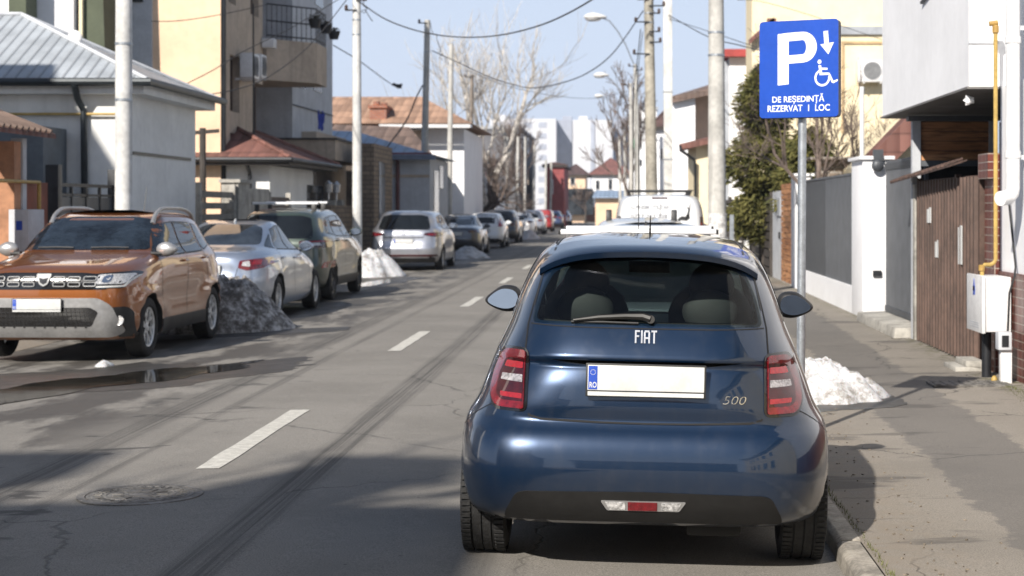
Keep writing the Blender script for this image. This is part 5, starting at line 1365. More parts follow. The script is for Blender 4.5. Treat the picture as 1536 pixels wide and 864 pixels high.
def ac_unit(label, c, sx_, sy_, sz_, face, group=None):
    t = thing('air_conditioner', label, 'air conditioner', c, group); c = Vector(c)
    b = MB(); b.box(c.x-sx_/2, c.x+sx_/2, c.y-sy_/2, c.y+sy_/2, c.z, c.z+sz_); b.build('casing', M_gwhite, t, bevel=.02)
    b = MB(); r_ = sz_*.40; M_fan = mat('fan_guard', (.20,.205,.21), .6)
    if face == 'x':
        for q in range(4): b.lathe([(c.x+sx_/2+.005, r_*(q+1)/4-.012), (c.x+sx_/2+.014, r_*(q+1)/4-.012), (c.x+sx_/2+.014, r_*(q+1)/4), (c.x+sx_/2+.005, r_*(q+1)/4)], (0, c.y, c.z+sz_/2), 'x', 24, closed=True)
        b.box(c.x+sx_/2+.001, c.x+sx_/2+.003, c.y-r_, c.y+r_, c.z+sz_/2-r_, c.z+sz_/2+r_)
    else:
        for q in range(4): b.lathe([(c.y-sy_/2-.005, r_*(q+1)/4-.012), (c.y-sy_/2-.014, r_*(q+1)/4-.012), (c.y-sy_/2-.014, r_*(q+1)/4), (c.y-sy_/2-.005, r_*(q+1)/4)], (c.x, 0, c.z+sz_/2), 'y', 24, closed=True)
        b.lathe([(c.y-sy_/2-.001, r_), (c.y-sy_/2-.003, r_)], (c.x, 0, c.z+sz_/2), 'y', 24)
    b.build('fan_grille', M_fan, t)
    for q in (-.3, .3):
        b = MB()
        if face == 'x': b.box(c.x-sx_/2-.15, c.x+sx_/2, c.y+q*sy_-.02, c.y+q*sy_+.02, c.z-.05, c.z)
        else: b.box(c.x+q*sx_-.02, c.x+q*sx_+.02, c.y-sy_/2, c.y+sy_/2+.15, c.z-.05, c.z)
        b.build('bracket', M_gwhite, t)
    return t
y_ = YX(377, XS+.3); ac_unit('white air conditioner with dark grille on the shaded wall left of the balcony door', (XS+.26, y_, Z(118, y_)), .32, .82, .62, 'x')
y_ = YX(388, XS+.3); ac_unit('second white air conditioner unit tucked behind the first on the shaded wall', (XS+.24, y_+.25, Z(116, y_)), .30, .62, .60, 'x')
b = MB(); y_ = YX(404, XS+.2); b.box(XS+.02, XS+.35, y_-.12, y_+.25, Z(72,y_), Z(58,y_)); b.build('junction_box', M_gwhite, label='small white box fixed under the balcony railing corner', cat='junction box', bevel=.02)
b = MB(); 
for x_, y_ in ((XS+.03, Y0+.12),): b.tube([(x_, y_, 0), (x_, y_, 12.4)], .07, 8)
b.build('downpipe', M_dkmetal, h, smooth=True)
b = MB()
yy = YX(481, XS-.04); rr = random.Random(8); P = [(0,.9),(.15,.3),(.3,.7),(.45,.1),(.62,.75),(.78,.15),(.9,.9),(1.05,.35),(1.2,.8)]
b.tube([(XS-.035, yy-.5+p[0]*.85, Z(193, yy)+p[1]*.62) for p in P], .045, 6); b.tube([(XS-.035, yy-.4+p[0]*.6, Z(196, yy)+(1-p[1])*.30) for p in P], .04, 6)
b.build('blue_graffiti', mat('blue_spray_paint', (.02,.05,.36), .6), h)
b = MB(); b.tube([(XS-.02, YX(441,XS), Z(150,47)), (XS-.02, Y2, Z(163,52))], .02, 5); b.build('cable', M_dkmetal, h)
# low house with red-brown tiles
h = thing('low_house', 'low house with red-brown tiled hip roof below the peach building', 'house', (-9, 42, 0))
b = MB(); wall(b, (-14.5, 40.2), (-8.45, 40.2), 0, 2.75, .25, [(3.2,5.0,1.5,2.3)]); b.box(-14.5,-8.75,40.46,46,0,2.7); b.build('wall', M_plw, h)
b = MB(); b.box(-8.75,-8.45,40.46,45.9,0,2.75); b.build('side_wall', M_plw, h)
b = MB(); b.box(-8.45,-8.43,YX(463,-8.4),YX(487,-8.4),0,2.3); b.build('doorway', M_winglass, h)
r_ = hip_roof(h, -15, -8.4, 40.2, 46.0, 2.86, 1.25, .55, T_brown, M_dkwood, 'x', M_dkmetal, hipk=.8)
downpipe(h, [(X(372,40.0), 39.7, 2.8),(X(374,40.0),40.05,2.5),(X(374,40.0),40.1,1.8),(X(378,40),40.1,.1)], .05, M_dkmetal)
# slatted boundary between bungalow and low house
def slat_fence(name, label, x, y0, y1, h_, n, m, pm, gap=.045, posts=2, group=None, th=.02, cat='fence'):
    t = thing(name, label, cat, (x, (y0+y1)/2, 0), group); pitch = (h_-.12)/n; b = MB()
    for k in range(n): b.box(x-th, x+th, y0+.05, y1-.05, .1+pitch*k, .1+pitch*(k+1)-gap)
    b.build('slats', m, t)
    for k in range(posts): y = y0 + (y1-y0)*k/(posts-1); b = MB(); b.box(x-.06, x+.06, y-.05, y+.05, 0, h_+.04); b.build('post', pm, t)
    return t
slat_fence('slat_gate', 'grey gate with wide horizontal slats beside the bungalow wall', -8.0, 31.6, 34.4, 2.12, 9, mat('weathered_grey_boards', (.20,.19,.17), .8, var=.2, streak=.3), M_conc, .10, cat='gate')
b = MB(); b.box(-8.25,-7.9,34.5,35.5,0,2.2); b.box(-8.3,-7.85,34.45,35.55,2.2,2.27); b.build('gate_pillar', M_conc, label='thick grey concrete gate pillar with yellow plants on top', cat='pillar')
slat_fence('slat_gate', 'brown slatted gate right of the grey concrete pillar', -8.0, 37.9, 40.2, 2.0, 10, mat('brown_boards', (.10,.075,.06), .8, var=.2), M_conc, .05, cat='gate')
b = MB(); b.box(-8.2,-7.95,35.56,37.8,0,2.1); b.build('low_wall', M_conc, label='grey rendered street wall between the two slatted gates', cat='wall', kind=None)
# utility stub and aerials on the low house
t = thing('cable_post', 'short dark timber cable post with crossarm before the tiled roof', 'post', (X(305,36.5), 36.5, 0))
b = MB(); b.tube([(X(305,36.5),36.5,0),(X(304,36.5),36.5,Z(192,36.5))], .07, 8); b.build('mast', M_dkwood, t, smooth=True)
b = MB(); b.obox((X(306,36.5),36.5,Z(198,36.5)),(1,.3,.1),(0,1,0),(0,0,1),.32,.04,.04); b.build('crossarm', M_dkwood, t)
b = MB(); x_ = X(381,41.5); b.tube([(x_,41.5,2.9),(x_-.02,41.5,Z(5,41.5))], [.03,.018], 6); b.build('aerial_mast', M_dkmetal, label='thin dark aerial mast rising from the tiled roof past the air conditioners', cat='aerial')
# beige wing with flat canopy and stone pier
h = thing('beige_house', 'beige house wing with flat concrete canopy and rough stone pier', 'house', (-8.4, 50, 0))
b = MB(); b.box(-14,-9.2,50.5,56,0,4.0); b.build('wall', M_beige, h)
b = MB(); b.box(-13.0, -8.35, 48.9, 55.5, Z(240,49), Z(210,49)); b.build('canopy', M_beige, h)
b = MB(); b.box(-13.0, -8.30, 48.85, 55.6, Z(210,49), Z(210,49)+.06); b.build('canopy_coping', M_dkwood, h)
b = MB(); x0_ = X(541,50); b.box(x0_, X(561,50), 50, 54, 0, Z(215,50)); b.build('stone_pier', M_stone, h)
b = MB(); b.box(X(561,50)+.001, X(561,50)+.02, 51.0, 52.2, .2, 3.1); b.build('doorway', M_winglass, h)
t = thing('stone_wall', 'stone boundary wall with two lanterns beside the left concrete pole', 'wall', (-8.1, 47.5, 0))
b = MB(); b.box(-8.3,-8.0,46.2,49.8,0,1.75); b.build('wall', M_stone, t)
for y in (46.6, 47.9):
    b = MB(); b.box(-8.35,-7.95,y-.2,y+.2,1.75,1.9); p_ = b.build('pillar_cap', M_conc, t)
    b = MB(); b.lathe([(1.9,.03),(2.1,.03),(2.12,.10),(2.35,.12),(2.42,.05),(2.46,0)], (-8.15,y,0), 'z', 12); b.build('lantern', M_clear, p_, smooth=True)
# white house, blue sheet roof
h = thing('white_house', 'white house with blue metal roof and dark red downpipe beyond the stone pier', 'house', (-8.6, 57, 0))
xa, xb = X(540,57), X(655,57)
b = MB(); b.box(xa, X(645,57), 57, 63, 0, Z(232,57)-.1); b.build('wall', M_lgrey, h)
b = MB(); yb_ = 57; A1=(xa-3,56.5,Z(232,57)); B1=(X(657,57),56.5,Z(234,57)); C1=(X(530,60),60.5,Z(196,60)); D1=(xa-3,60.5,Z(193,60)); E1=(X(657,57),64,Z(234,57)); F1=(xa-3,64,Z(232,57))
b.poly([A1,B1,C1,D1]); b.poly([B1,E1,C1]); b.poly([E1,F1,D1,C1]); b.poly([A1,F1,E1,B1]); r1 = b.build('roof', T_blue, h, merge=False)
b = MB(); b.box(xa-3, X(656,57), 56.45, 56.6, Z(240,57), Z(233,57)); b.build('fascia', mat('blue_grey_fascia', (.16,.2,.28), .6), r1)
b = MB(); b.box(X(572,57), X(650,57), 56.38, 56.44, Z(231,57)-.03, Z(231,57)+.03); b.build('red_trim', mat('dark_red_trim', (.14,.02,.03), .6), r1)
downpipe(h, [(X(597,57),56.5,Z(238,57)),(X(597,57),56.92,Z(245,57)),(X(597,57),56.92,.1)], .07, mat('dark_red_pipe', (.10,.03,.035), .5))
b = MB(); b.box(X(560,57), X(644,57), 56.97, 56.995, Z(266,57), Z(262,57)); b.build('band', M_beige, h)
b = MB(); b.box(X(563,57), X(587,57), 56.96, 56.99, 0, Z(273,57)); b.build('door', mat('dark_teal_door', (.03,.045,.05), .5), h)
b = MB(); xs_ = X(645,57); b.box(xs_, xs_+.02, 58.2, 59.6, 1.2, 3.0); b.build('window', M_winglass, h)
b = MB(); b.box(xs_, xs_+.03, 59.9, 61.0, 2.4, 3.2); b.build('window', M_winglass, h)
t = thing('ornate_gate', 'black gate with spear tips before the white house', 'gate', (-8.0, 56, 0))
b = MB(); b.box(-8.03,-7.97,50.6,56.5,.1,1.65); b.build('panel', M_dkmetal, t)
b = MB()
for k in range(24):
    y = 50.7+.25*k; hh = 1.65 + .35*abs(math.sin(k*.5)); b.tube([(-8.0,y,1.6),(-8.0,y,hh)], .02, 5); b.lathe([(hh,.03),(hh+.05,.07),(hh+.18,0)], (-8.0,y,0), 'z', 6)
b.build('spear_tips', M_dkmetal, t)
# big terracotta roofed house
h = thing('villa', 'two storey villa with wide terracotta roof and brick chimney', 'house', (-11, 74, 0))
b = MB(); b.box(X(500,74), X(696,74), 74, 84, 0, Z(193,74)); b.build('wall', M_plw2, h)
ze = Z(187,74); b = MB(); A1=(X(440,74),72.8,ze); B1=(X(712,74),72.8,ze); C1=(X(618,74),77.5,Z(144,77)); D1=(X(440,74),77.5,Z(144,77)); E1=(X(712,74),85,ze); F1=(X(440,74),85,ze)
b.poly([A1,B1,C1,D1]); b.poly([B1,E1,C1]); b.poly([E1,F1,D1,C1]); b.poly([A1,F1,E1,B1]); r1 = b.build('roof', T_terra, h, merge=False)
b = MB(); b.box(X(575,74), X(712,74), 72.7, 72.85, Z(192,73), Z(187,73)); b.build('gutter', M_gwhite, r1)
b = MB(); b.box(X(552,73), X(577,73), 73.5, 75.0, ze-.2, Z(160,74)); c1 = b.build('chimney', M_rbrick, r1)
b = MB(); b.box(X(550,73), X(579,73), 73.4, 75.1, Z(163,74), Z(159,74)); b.cyl((X(560,73),74,Z(160,74)),(X(560,73),74,Z(152,74)),.15,.15,8); b.cyl((X(570,73),74.3,Z(160,74)),(X(570,73),74.3,Z(154,74)),.15,.15,8); b.build('chimney_cap', M_rbrick, c1)
b = MB(); b.box(X(600,74), X(640,74), 73.9, 73.99, Z(232,74), Z(196,74)); b.build('loggia_shade', M_beige, h)  # flat beige panel, its darker tone stands for the loggia's shade
t = thing('brown_roof_house', 'lower house with dull brown roof in front of the villa', 'house', (X(600,68), 68, 0))
b = MB(); b.box(X(480,68), X(612,68), 68.5, 72, 0, Z(228,68)); b.build('wall', M_beige, t)
b = MB(); z0_ = Z(228,68); b.slab([(X(480,68),67.8,z0_+.3),(X(660,68),67.8,Z(222,68)-.6),(X(598,68),71.5,Z(186,69)),(X(480,68),71.5,Z(182,69))], .12); b.build('roof', T_brown2, t)
b = MB(); b.box(X(620,78)-2.5,X(622,78),79,86,0,5.0); b.build('rear_wing', M_plw, t)
# dark timber building under the villa's far corner
h = thing('timber_house', 'dark timber house front beyond the white house', 'house', (-7.9, 72, 0))
b = MB(); b.box(-11.0,-8.6,64.5,72,0,Z(230,66)); b.build('wall', mat('dark_timber', (.07,.055,.045), .85, var=.3, streak=.3), h)
b = MB(); b.slab([(-11.2,63.8,Z(222,66)+.2),(-8.0,63.8,Z(228,66)),(-8.0,72.5,Z(228,66)),(-11.2,72.5,Z(222,66)+.2)], .15); b.build('roof', M_dkwood, h)
for yy in (66.5, 69.2): b = MB(); b.box(-8.6,-8.57,yy,yy+1.5,1.2,2.9); b.build('window', M_winframe, h)
t = slat_fence('picket_fence', 'tall dark metal fence along the far left pavement', -7.75, 63, 72.5, 2.4, 3, M_dkmetal, M_dkmetal, .03, posts=10)
# more distant left houses
def simple_house(name, label, x0, x1, y0, y1, ze, rise, wm, rm, ridge='y', over=.5, wins=(), cat='house', group=None, sidew=()):
    t = thing(name, label, cat, ((x0+x1)/2, y0, 0), group); b = MB(); b.box(x0, x1, y0, y1, 0, ze); b.build('wall', wm, t)
    if rise: hip_roof(t, x0, x1, y0, y1, ze, rise, over, rm, M_dkwood, ridge)
    else: b = MB(); b.box(x0-.1, x1+.1, y0-.1, y1+.1, ze, ze+.25); b.build('parapet', rm, t)
    for (a, c, v0, v1) in wins:
        b = MB(); b.box(a, c, y0-.04, y0-.002, v0, v1); f = b.build('window', M_winframe, t); b = MB(); b.box(a+.08, c-.08, y0-.06, y0-.042, v0+.08, v1-.08); b.build('pane', M_winglass, f)
    for (xx, sgn, a, c, v0, v1) in sidew:
        b = MB(); b.box(xx, xx+sgn*.04, a, c, v0, v1); f = b.build('window', M_winframe, t); b = MB(); b.box(xx+sgn*.042, xx+sgn*.06, a+.08, c-.08, v0+.08, v1-.08); b.build('pane', M_winglass, f)
    return t
simple_house('terrace_house', 'white gabled house seen through the bare tree branches', -15, -9.0, 86, 97, 5.2, 1.8, M_plw2, T_dark, 'y', sidew=[(-9.0,1,87+3*k,88.4+3*k,2.8*j+.9,2.8*j+2.4) for k in range(3) for j in range(2)])
simple_house('terrace_house', 'grey two storey house behind the bare tree on the left', -16, -8.8, 101, 113, 4.9, 1.2, M_grey, T_dark, 'y', wins=[(-12,-10.8,5.5,7)], sidew=[(-8.8,1,102+3*k,103.4+3*k,2.8*j+.9,2.8*j+2.4) for k in range(3) for j in range(2)])
simple_house('terrace_house', 'dark grey block with flat roof in the far left row', -17, -8.5, 141, 165, 8.4, 0, mat('dark_grey_render', (.13,.13,.14), .85), M_grey, sidew=[(-8.5,1,142+3.4*k,143.6+3.4*k,2.9*j+.9,2.9*j+2.4) for k in range(4) for j in range(3)])
simple_house('terrace_house', 'white low house in the far left row with dark roof', -16, -9.0, 120, 133, 4.6, 1.6, M_plw2, T_dark, 'y', wins=[(-12,-10.8,1.2,2.7)])
simple_house('red_house', 'red rendered building at the far end of the left row', X(818,152), X(846,152), 152, 165, Z(248,152), .25, mat('red_render', (.27,.065,.065), .8, var=.12), T_dark, 'y', over=.3, wins=[(X(826,152),X(830,152),3.0,4.3)])
# peach house, dark carport, brick wall across the end of the street
h = simple_house('peach_house', 'peach house with dark open ground floor across the far end', X(846,200), X(878,200), 200, 212, Z(262,200), 1.4, M_peach, T_dark, 'x', wins=[(X(855,200),X(863,200),Z(278,200),Z(266,200))])
b = MB(); b.box(X(846,199), X(890,199), 199, 199.9, .9, Z(283,199)); b.build('carport', M_winglass, h)  # solid dark block standing for the shaded open ground floor
b = MB(); b.box(X(846,197.5), X(905,197.5), 207.0, 207.3, 0, 1.9); b.build('garden_wall', M_rbrick, label='low red brick garden wall across the end of the street', cat='wall')
simple_house('red_roof_house', 'white house with red hip roof across the end of the street', X(888,215), X(944,215), 215, 226, Z(262,215), 2.3, M_plw2, rooftile('red_tiles', (.20,.09,.075)), 'x', wins=[(X(893,215),X(900,215),Z(285,215),Z(270,215)), (X(912,215),X(919,215),Z(285,215),Z(268,215))])
h = thing('garage', 'small peach garage with pale blue roof at the end of the right row', 'garage', (X(918,150), 150, 0))
b = MB(); b.box(X(893,150), X(950,150), 150, 158, 0, Z(296,150)); b.build('wall', M_peach, h)
b = MB(); b.slab([(X(889,150),149.4,Z(295,150)),(X(952,150),149.4,Z(295,150)),(X(950,150),158.5,Z(284,150)),(X(892,150),158.5,Z(284,150))], .12); b.build('roof', T_blue, h)
# tower blocks on the horizon
M_tw = mat('tower_white', (.56,.57,.60), .85, var=.05, scale=.1); M_tg = mat('tower_grey', (.36,.39,.46), .85, var=.08, scale=.1)  # the grey also carries the shade on the towers' unlit sides
def tower(label, pa, pb, pt, Y, m, win=None, side=None):
    t = thing('tower_block', label, 'tower block', ((X(pa,Y)+X(pb,Y))/2, Y, 0), 'tower blocks on the horizon'); b = MB(); b.box(X(pa,Y), X(pb,Y), Y, Y+14, 0, Z(pt,Y)); b.build('wall', m, t)
    if side: b = MB(); b.box(X(side[0],Y), X(side[1],Y), Y-.4, Y-.05, 0, Z(pt+1,Y)); b.build('stair_strip', M_tg, t)
    b = MB(); b.box(X(pa+8,Y), X(pa+22,Y), Y+4, Y+9, Z(pt,Y), Z(pt-7,Y)); b.build('roof_hut', m, t)
    for (a, c) in (win or []):
        z = 3.0
        while z < Z(pt, Y)-2: b = MB(); b.box(X(a,Y), X(c,Y), Y-.1, Y-.01, z, z+1.5); b.build('window_row', M_tg, t); z += 3
    return t
tower('long white tower block behind the bare tree with window rows', 735, 834, 178, 460, M_tw, [(744,756),(764,776),(786,798),(808,820)])
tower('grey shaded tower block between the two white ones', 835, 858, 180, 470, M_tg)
tower('white tower block with a dark vertical strip on the horizon', 859, 919, 180, 455, M_tw, side=(886,892))
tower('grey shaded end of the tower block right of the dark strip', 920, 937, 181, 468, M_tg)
tower('pale tower block farthest right behind the poles', 940, 972, 175, 480, M_tw, [(948,958)])
# ---------------------------------------------------------------- RIGHT SIDE
XR = 3.55
M_tile = brick('brown_red_wall_tiles', (.155,.042,.03), (.10,.028,.022), (.30,.25,.21), .155, .078, .006, .35, offset=0.0, spec=.5)
M_board = mat('varnished_boards', (.30,.13,.055), .55, var=.35, scale=1.4, streak=.0)
def boards(name, cols):
    m, g, p = newmat(name); pos = geo_pos(g); u, z, sp = wall_uv(g)
    cid = g.N('ShaderNodeCombineXYZ'); g.L(g.math('FLOOR', g.math('DIVIDE', z, .105)), cid.inputs[0])
    wn = g.N('ShaderNodeTexWhiteNoise'); g.L(cid.outputs[0], wn.inputs['Vector'])
    gr = g.noise(pos, 3, 5, .6, stretch=(.8, .8, 9)); c = g.mix(wn.outputs['Value'], cols[0], cols[1]); c = g.mix(g.math('MULTIPLY', g.ramp(gr, .42, .65), .8), c, cols[2])
    g.L(c, p.inputs['Base Color']); p.inputs['Roughness'].default_value = .6; return m
M_bd = boards('stained_boards', ((.66,.34,.16), (.36,.15,.06), (.12,.05,.025)))
# near house: white overhang, tiled base
h = thing('modern_house', 'white house with jutting upper storey and dark red tiled base at the right edge', 'house', (3.62, 15.8, 0))
yw = 15.85
b = MB(); b.box(3.62, 9, 6.0, yw, 1.0, 2.82); b.build('wall', M_plw2, h)
b = MB(); b.box(3.59, 9, 6.0, yw, 0, Z(412, 14.9)); b.build('tiled_base', M_tile, h)
b = MB(); b.box(3.56, 3.78, yw+.001, yw+.42, 0, Z(232,16)); b.box(3.50,3.80,yw-.02+.03,yw+.44,Z(268,16),Z(230,16)); b.build('tiled_pilaster', M_tile, h)
b = MB(); b.box(3.32, 9, yw, 21.1, 2.82, 7.4); b.build('upper_storey', M_plw2, h)
b = MB(); b.box(3.66, 9, 6.0, yw-.001, 2.82, 7.4); b.build('upper_wall', M_plw2, h)
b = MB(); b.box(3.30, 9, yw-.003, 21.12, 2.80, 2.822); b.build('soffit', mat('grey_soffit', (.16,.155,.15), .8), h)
b = MB(); b.box(3.325-.012, 3.60, yw-.016, yw-.002, Z(64,yw)-.01, Z(64,yw)+.012); b.build('drip_groove', M_lgrey, h)
b = MB(); y_ = YX(1385, 3.32); b.tube([(3.30, y_, Z(4,y_)), (3.30, YX(1402,3.32), Z(-6,y_))], .02, 6); b.build('window_ledge', M_anthl, h)
b = MB(); xp = 3.50; yp = 14.85
b.tube([(xp,yp,7.2),(xp,yp,Z(282,yp)),(xp-.01,yp-.0,Z(290,yp)),(xp-.05,yp-.05,Z(296,yp)),(xp-.14,yp-.12,Z(298,yp))], [.063,.063,.066,.066,.066], 16)
for z_ in (Z(232,yp), Z(60,yp)): b.lathe([(z_-.03,.063),(z_-.028,.072),(z_+.028,.072),(z_+.03,.063)], (xp,yp,0), 'z', 16)
b.build('downpipe', M_gwhite, h, smooth=True)
b = MB(); b.box(3.49,3.62,yp-.015,yp+.015,Z(42,yp)-.02,Z(42,yp)+.02); b.box(3.49,3.62,yp-.015,yp+.015,Z(236,yp)-.02,Z(236,yp)+.02); b.build('pipe_clip', M_lgrey, h)
# yellow gas pipe with fittings
t = thing('gas_pipe', 'yellow gas pipe running down beside the white downpipe to the meter cabinet', 'gas pipe', (3.5, 15.5, 0))
b = MB(); yg = 15.62; xg = 3.52
b.tube([(xg,yg,Z(38,yg)),(xg,yg,Z(389,yg)),(xg-.015,yg,Z(394,yg)),(xg-.05,yg,Z(397,yg)),(xg-.10,yg,Z(397,yg)),(xg-.125,yg,Z(401,yg)),(xg-.13,yg,Z(424,yg))], .020, 10)
b.build('pipe', M_yellow, t, smooth=True)
M_fit = mat('brassy_fitting', (.42,.26,.07), .5, var=.2)
b = MB(); b.tube([(xg-.06,yg,Z(36,yg)),(xg+.02,yg,Z(34,yg))], .026, 10); b.lathe([(-.04,.022),(-.03,.032),(.03,.032),(.04,.022)], (xg,yg,Z(44,yg)), 'z', 12); b.build('pipe_cap', M_fit, t, smooth=True)
b = MB(); b.lathe([(-.03,.022),(-.025,.030),(.025,.030),(.03,.022)], (xg-.13,yg,Z(402,yg)), 'z', 12); b.build('fitting', M_fit, t, smooth=True)
b = MB(); b.ellipsoid((xg-.13,yg,Z(428,yg)), (.036,.036,.045), 12, 8); b.build('fitting', M_fit, t, smooth=True)
b = MB(); b.tube([(3.60,15.3,7),(3.585,15.32,Z(120,15.3)),(3.60,15.3,Z(260,15.3)),(3.58,15.35,Z(300,15.3)),(3.585,15.1,Z(400,15.2)),(3.55,15.0,Z(415,15)),(3.50,14.98,Z(440,15)),(3.48,14.98,Z(520,15))], .010, 6)
b.build('cable', M_black, label='thin black cable hanging down beside the downpipe on the white wall', cat='cable', smooth=True)
# meter cabinet on a post
t = thing('meter_cabinet', 'white electric and gas meter cabinet on a dark post below the yellow pipe', 'meter cabinet', (3.35, 15.6, 0))
xa, xb_ = X(1448,15.9), X(1500,15.1); ya_, yb_ = 15.2, 16.0
za, zb_ = Z(497,15.3), Z(415,15.3)
x0_ = X(1474, 15.2)
b = MB(); b.box(x0_, x0_+.26, 15.2, 15.82, za, zb_); bx = b.build('cabinet', M_gwhite, t, bevel=.008)
b = MB(); b.box(x0_-.012, x0_+.02, 15.17, 15.84, za-.012, zb_+.012); b.build('lid', M_gwhite, bx, bevel=.006)
b = MB(); b.box(x0_-.016, x0_-.0125, 15.47, 15.55, Z(450,15.5)+.05, Z(450,15.5)+.13); b.prism([(15.46,1.02-.12),(15.56,1.02-.12),(15.51,1.13-.12)], 'x', x0_-.016, x0_-.0125); b.build('warning_sticker', M_eu, bx)
b = MB()
for k in range(3): b.box(x0_-.0155, x0_-.0125, 15.3, 15.7, za+.03+.02*k, za+.036+.02*k)
b.build('small_print', M_lgrey, bx)
b = MB(); b.cyl((x0_+.09,15.45,.05),(x0_+.09,15.45,za),.045,.045,14); b.build('post', M_dkmetal, t, smooth=True)
t = thing('meter_pedestal', 'small grey box on a white pedestal at the foot of the tiled wall', 'junction box', (3.5, 14.9, 0))
b = MB(); b.box(3.40,3.50,14.88,14.96,.09,.42); b.build('pedestal', M_gwhite, t, bevel=.006)
b = MB(); b.box(3.37,3.49,14.84,14.97,.40,.56); c1 = b.build('box', M_lgrey, t, bevel=.008); b = MB(); b.box(3.40,3.46,14.832,14.839,.43,.53); b.build('box_window', M_dkmetal, c1)
b = MB(); b.box(2.75,3.45,14.6,15.0,.096,.112); 
for k in range(8): b.box(2.78+.085*k,2.82+.085*k,14.62,14.98,.112,.118)
b.build('drain_grate', M_iron, label='dark metal drain grate in the pavement below the meter cabinet', cat='drain grate')
b = MB(); b.ellipsoid((3.38,15.05,.11), (.03,.03,.045), 12, 8); b.build('pipe_stub', M_yellow, label='yellow pipe stub poking out of the ground beside the small grey box', cat='pipe stub', smooth=True)
# bracket lamp / floodlight with white frost near yellow pipe
b = MB(); b.ellipsoid((3.36,yw+.2,Z(150,16)), (.05,.04,.045), 8, 6, lambda p: p*(1+.3*math.sin(p.x*200))); b.build('wall_lamp', M_gwhite, label='small white wall lamp under the white overhang beside the yellow pipe', cat='lamp')
# carport frame with boards, brown slatted double gate
yc_ = 20.0
b0 = None
t = thing('carport', 'carport with steel posts and a stained board panel above the brown gate', 'carport', (3.6, 19.9, 0))
b = MB(); b.box(3.50,3.60,yc_-.05,yc_+.05,.08,2.71); b.build('post', M_lgrey, t)
b = MB(); b.box(4.42,4.50,yc_-.05,yc_+.05,.08,2.71); b.build('post', M_lgrey, t)
b = MB(); b.box(3.45,4.55,yc_-.08,yc_+.10,2.712,2.77); b.box(3.60,4.42,yc_-.03,yc_+.03,2.17,2.235); b.build('beam', M_anthl, t)
b = MB()
for k in range(4): b.box(3.601,4.419,yc_-.018,yc_+.018,2.240+.117*k,2.350+.117*k)
b.build('board_panel', M_bd, t)
b = MB(); b.box(3.60,4.42,yc_+.022,yc_+.03,2.236,2.71); b.build('panel_back', M_dkwood, t)
b = MB(); b.box(4.6,9,16.4,20.0,0,2.7); b.build('dark_interior', mat('carport_shade', (.035,.03,.028), .9), t)  # solid block, its dark colour stands for the shaded carport inside
b = MB(); P0 = Vector((3.42,20.7,Z(270,20.7))); P1 = Vector((3.42,17.0,Z(243,17.0))); n_ = 17
for k in range(n_):
    a_ = P0.lerp(P1, k/n_); c_ = P0.lerp(P1, (k+1)/n_); b.slab([a_+Vector((-.06,.01,-.03)), c_+Vector((-.06,-.01,-.03)), c_+Vector((.12,-.01,.03)), a_+Vector((.12,.01,.03))], .02)
    b.tube([a_+Vector((-.065,0,-.03)), a_+Vector((.12,0,.045))], .02, 6)
b.build('tile_ledge', mat('old_brown_tiles', (.075,.045,.036), .85, var=.3, scale=6), label='short sloping ledge of old brown tiles above the brown gate', cat='roof ledge')
M_brown = mat('brown_gate_paint', (.095,.058,.044), .6, var=.2, scale=3, streak=.3, world=True)
t = thing('slatted_gate', 'brown double gate of vertical metal slats with paper notices', 'gate', (3.55, 18.1, 0))
ga, gb = 16.35, 19.75; zt_ = 2.0
b = MB()
for y in (ga, (ga+gb)/2-.55, gb): b.box(3.52,3.58,y-.03,y+.03,.10,zt_+.02)
for z_ in (.14, .80, 1.45, zt_-.03): b.box(3.56,3.585,ga,gb,z_-.025,z_+.025)
b.build('gate_frame', M_brown, t)
n_ = 20; leaf = MB()
for k in range(n_):
    y = ga+.05 + (gb-ga-.1)*k/n_; 
    leaf.prism([(3.555,y+.02),(3.49,y+.035),(3.49,y+.085),(3.555,y+.100)], 'z', .12, zt_-.02)
leaf.build('gate_leaf', M_brown, t)
M_x = None
for (px_, w_, z0_, z1_) in ((1409,.20,Z(386,18.4),Z(360,18.4)),(1397,.22,Z(334,19.0),Z(311,19.0)),(1444,.18,Z(396,17.2),Z(338,17.2))):
    y_ = YX(px_, 3.52); b = MB(); b.box(3.488,3.498,y_-w_/2,y_-.02,z0_,z1_); b.box(3.488,3.498,y_+.02,y_+w_/2,z0_,z1_-.02); b.build('paper_notice', M_white, t)
b = MB(); b.box(3.62,3.66,ga,gb,.1,1.9); b.box(4.55,4.58,16.4,20.0,.1,2.7); b.box(3.64,9,20.30,20.33,.1,2.2); b.build('shade_backing', M_dkmetal, t)  # dark sheets added to stand for the carport's shade behind the gate
b = MB(); b.box(3.50,3.62,19.80,19.94,.07,1.95); b.build('concrete_post', M_conc, label='weathered concrete post between the grey gate and the brown gate', cat='post', bevel=.01)
b = MB(); b.box(3.22,3.5,16.0,16.6,.08,.14); b.box(3.32,3.5,16.0,16.5,.14,.20); b.build('doorstep', M_conc, label='worn concrete step beside the dark cabinet post', cat='step', bevel=.012)
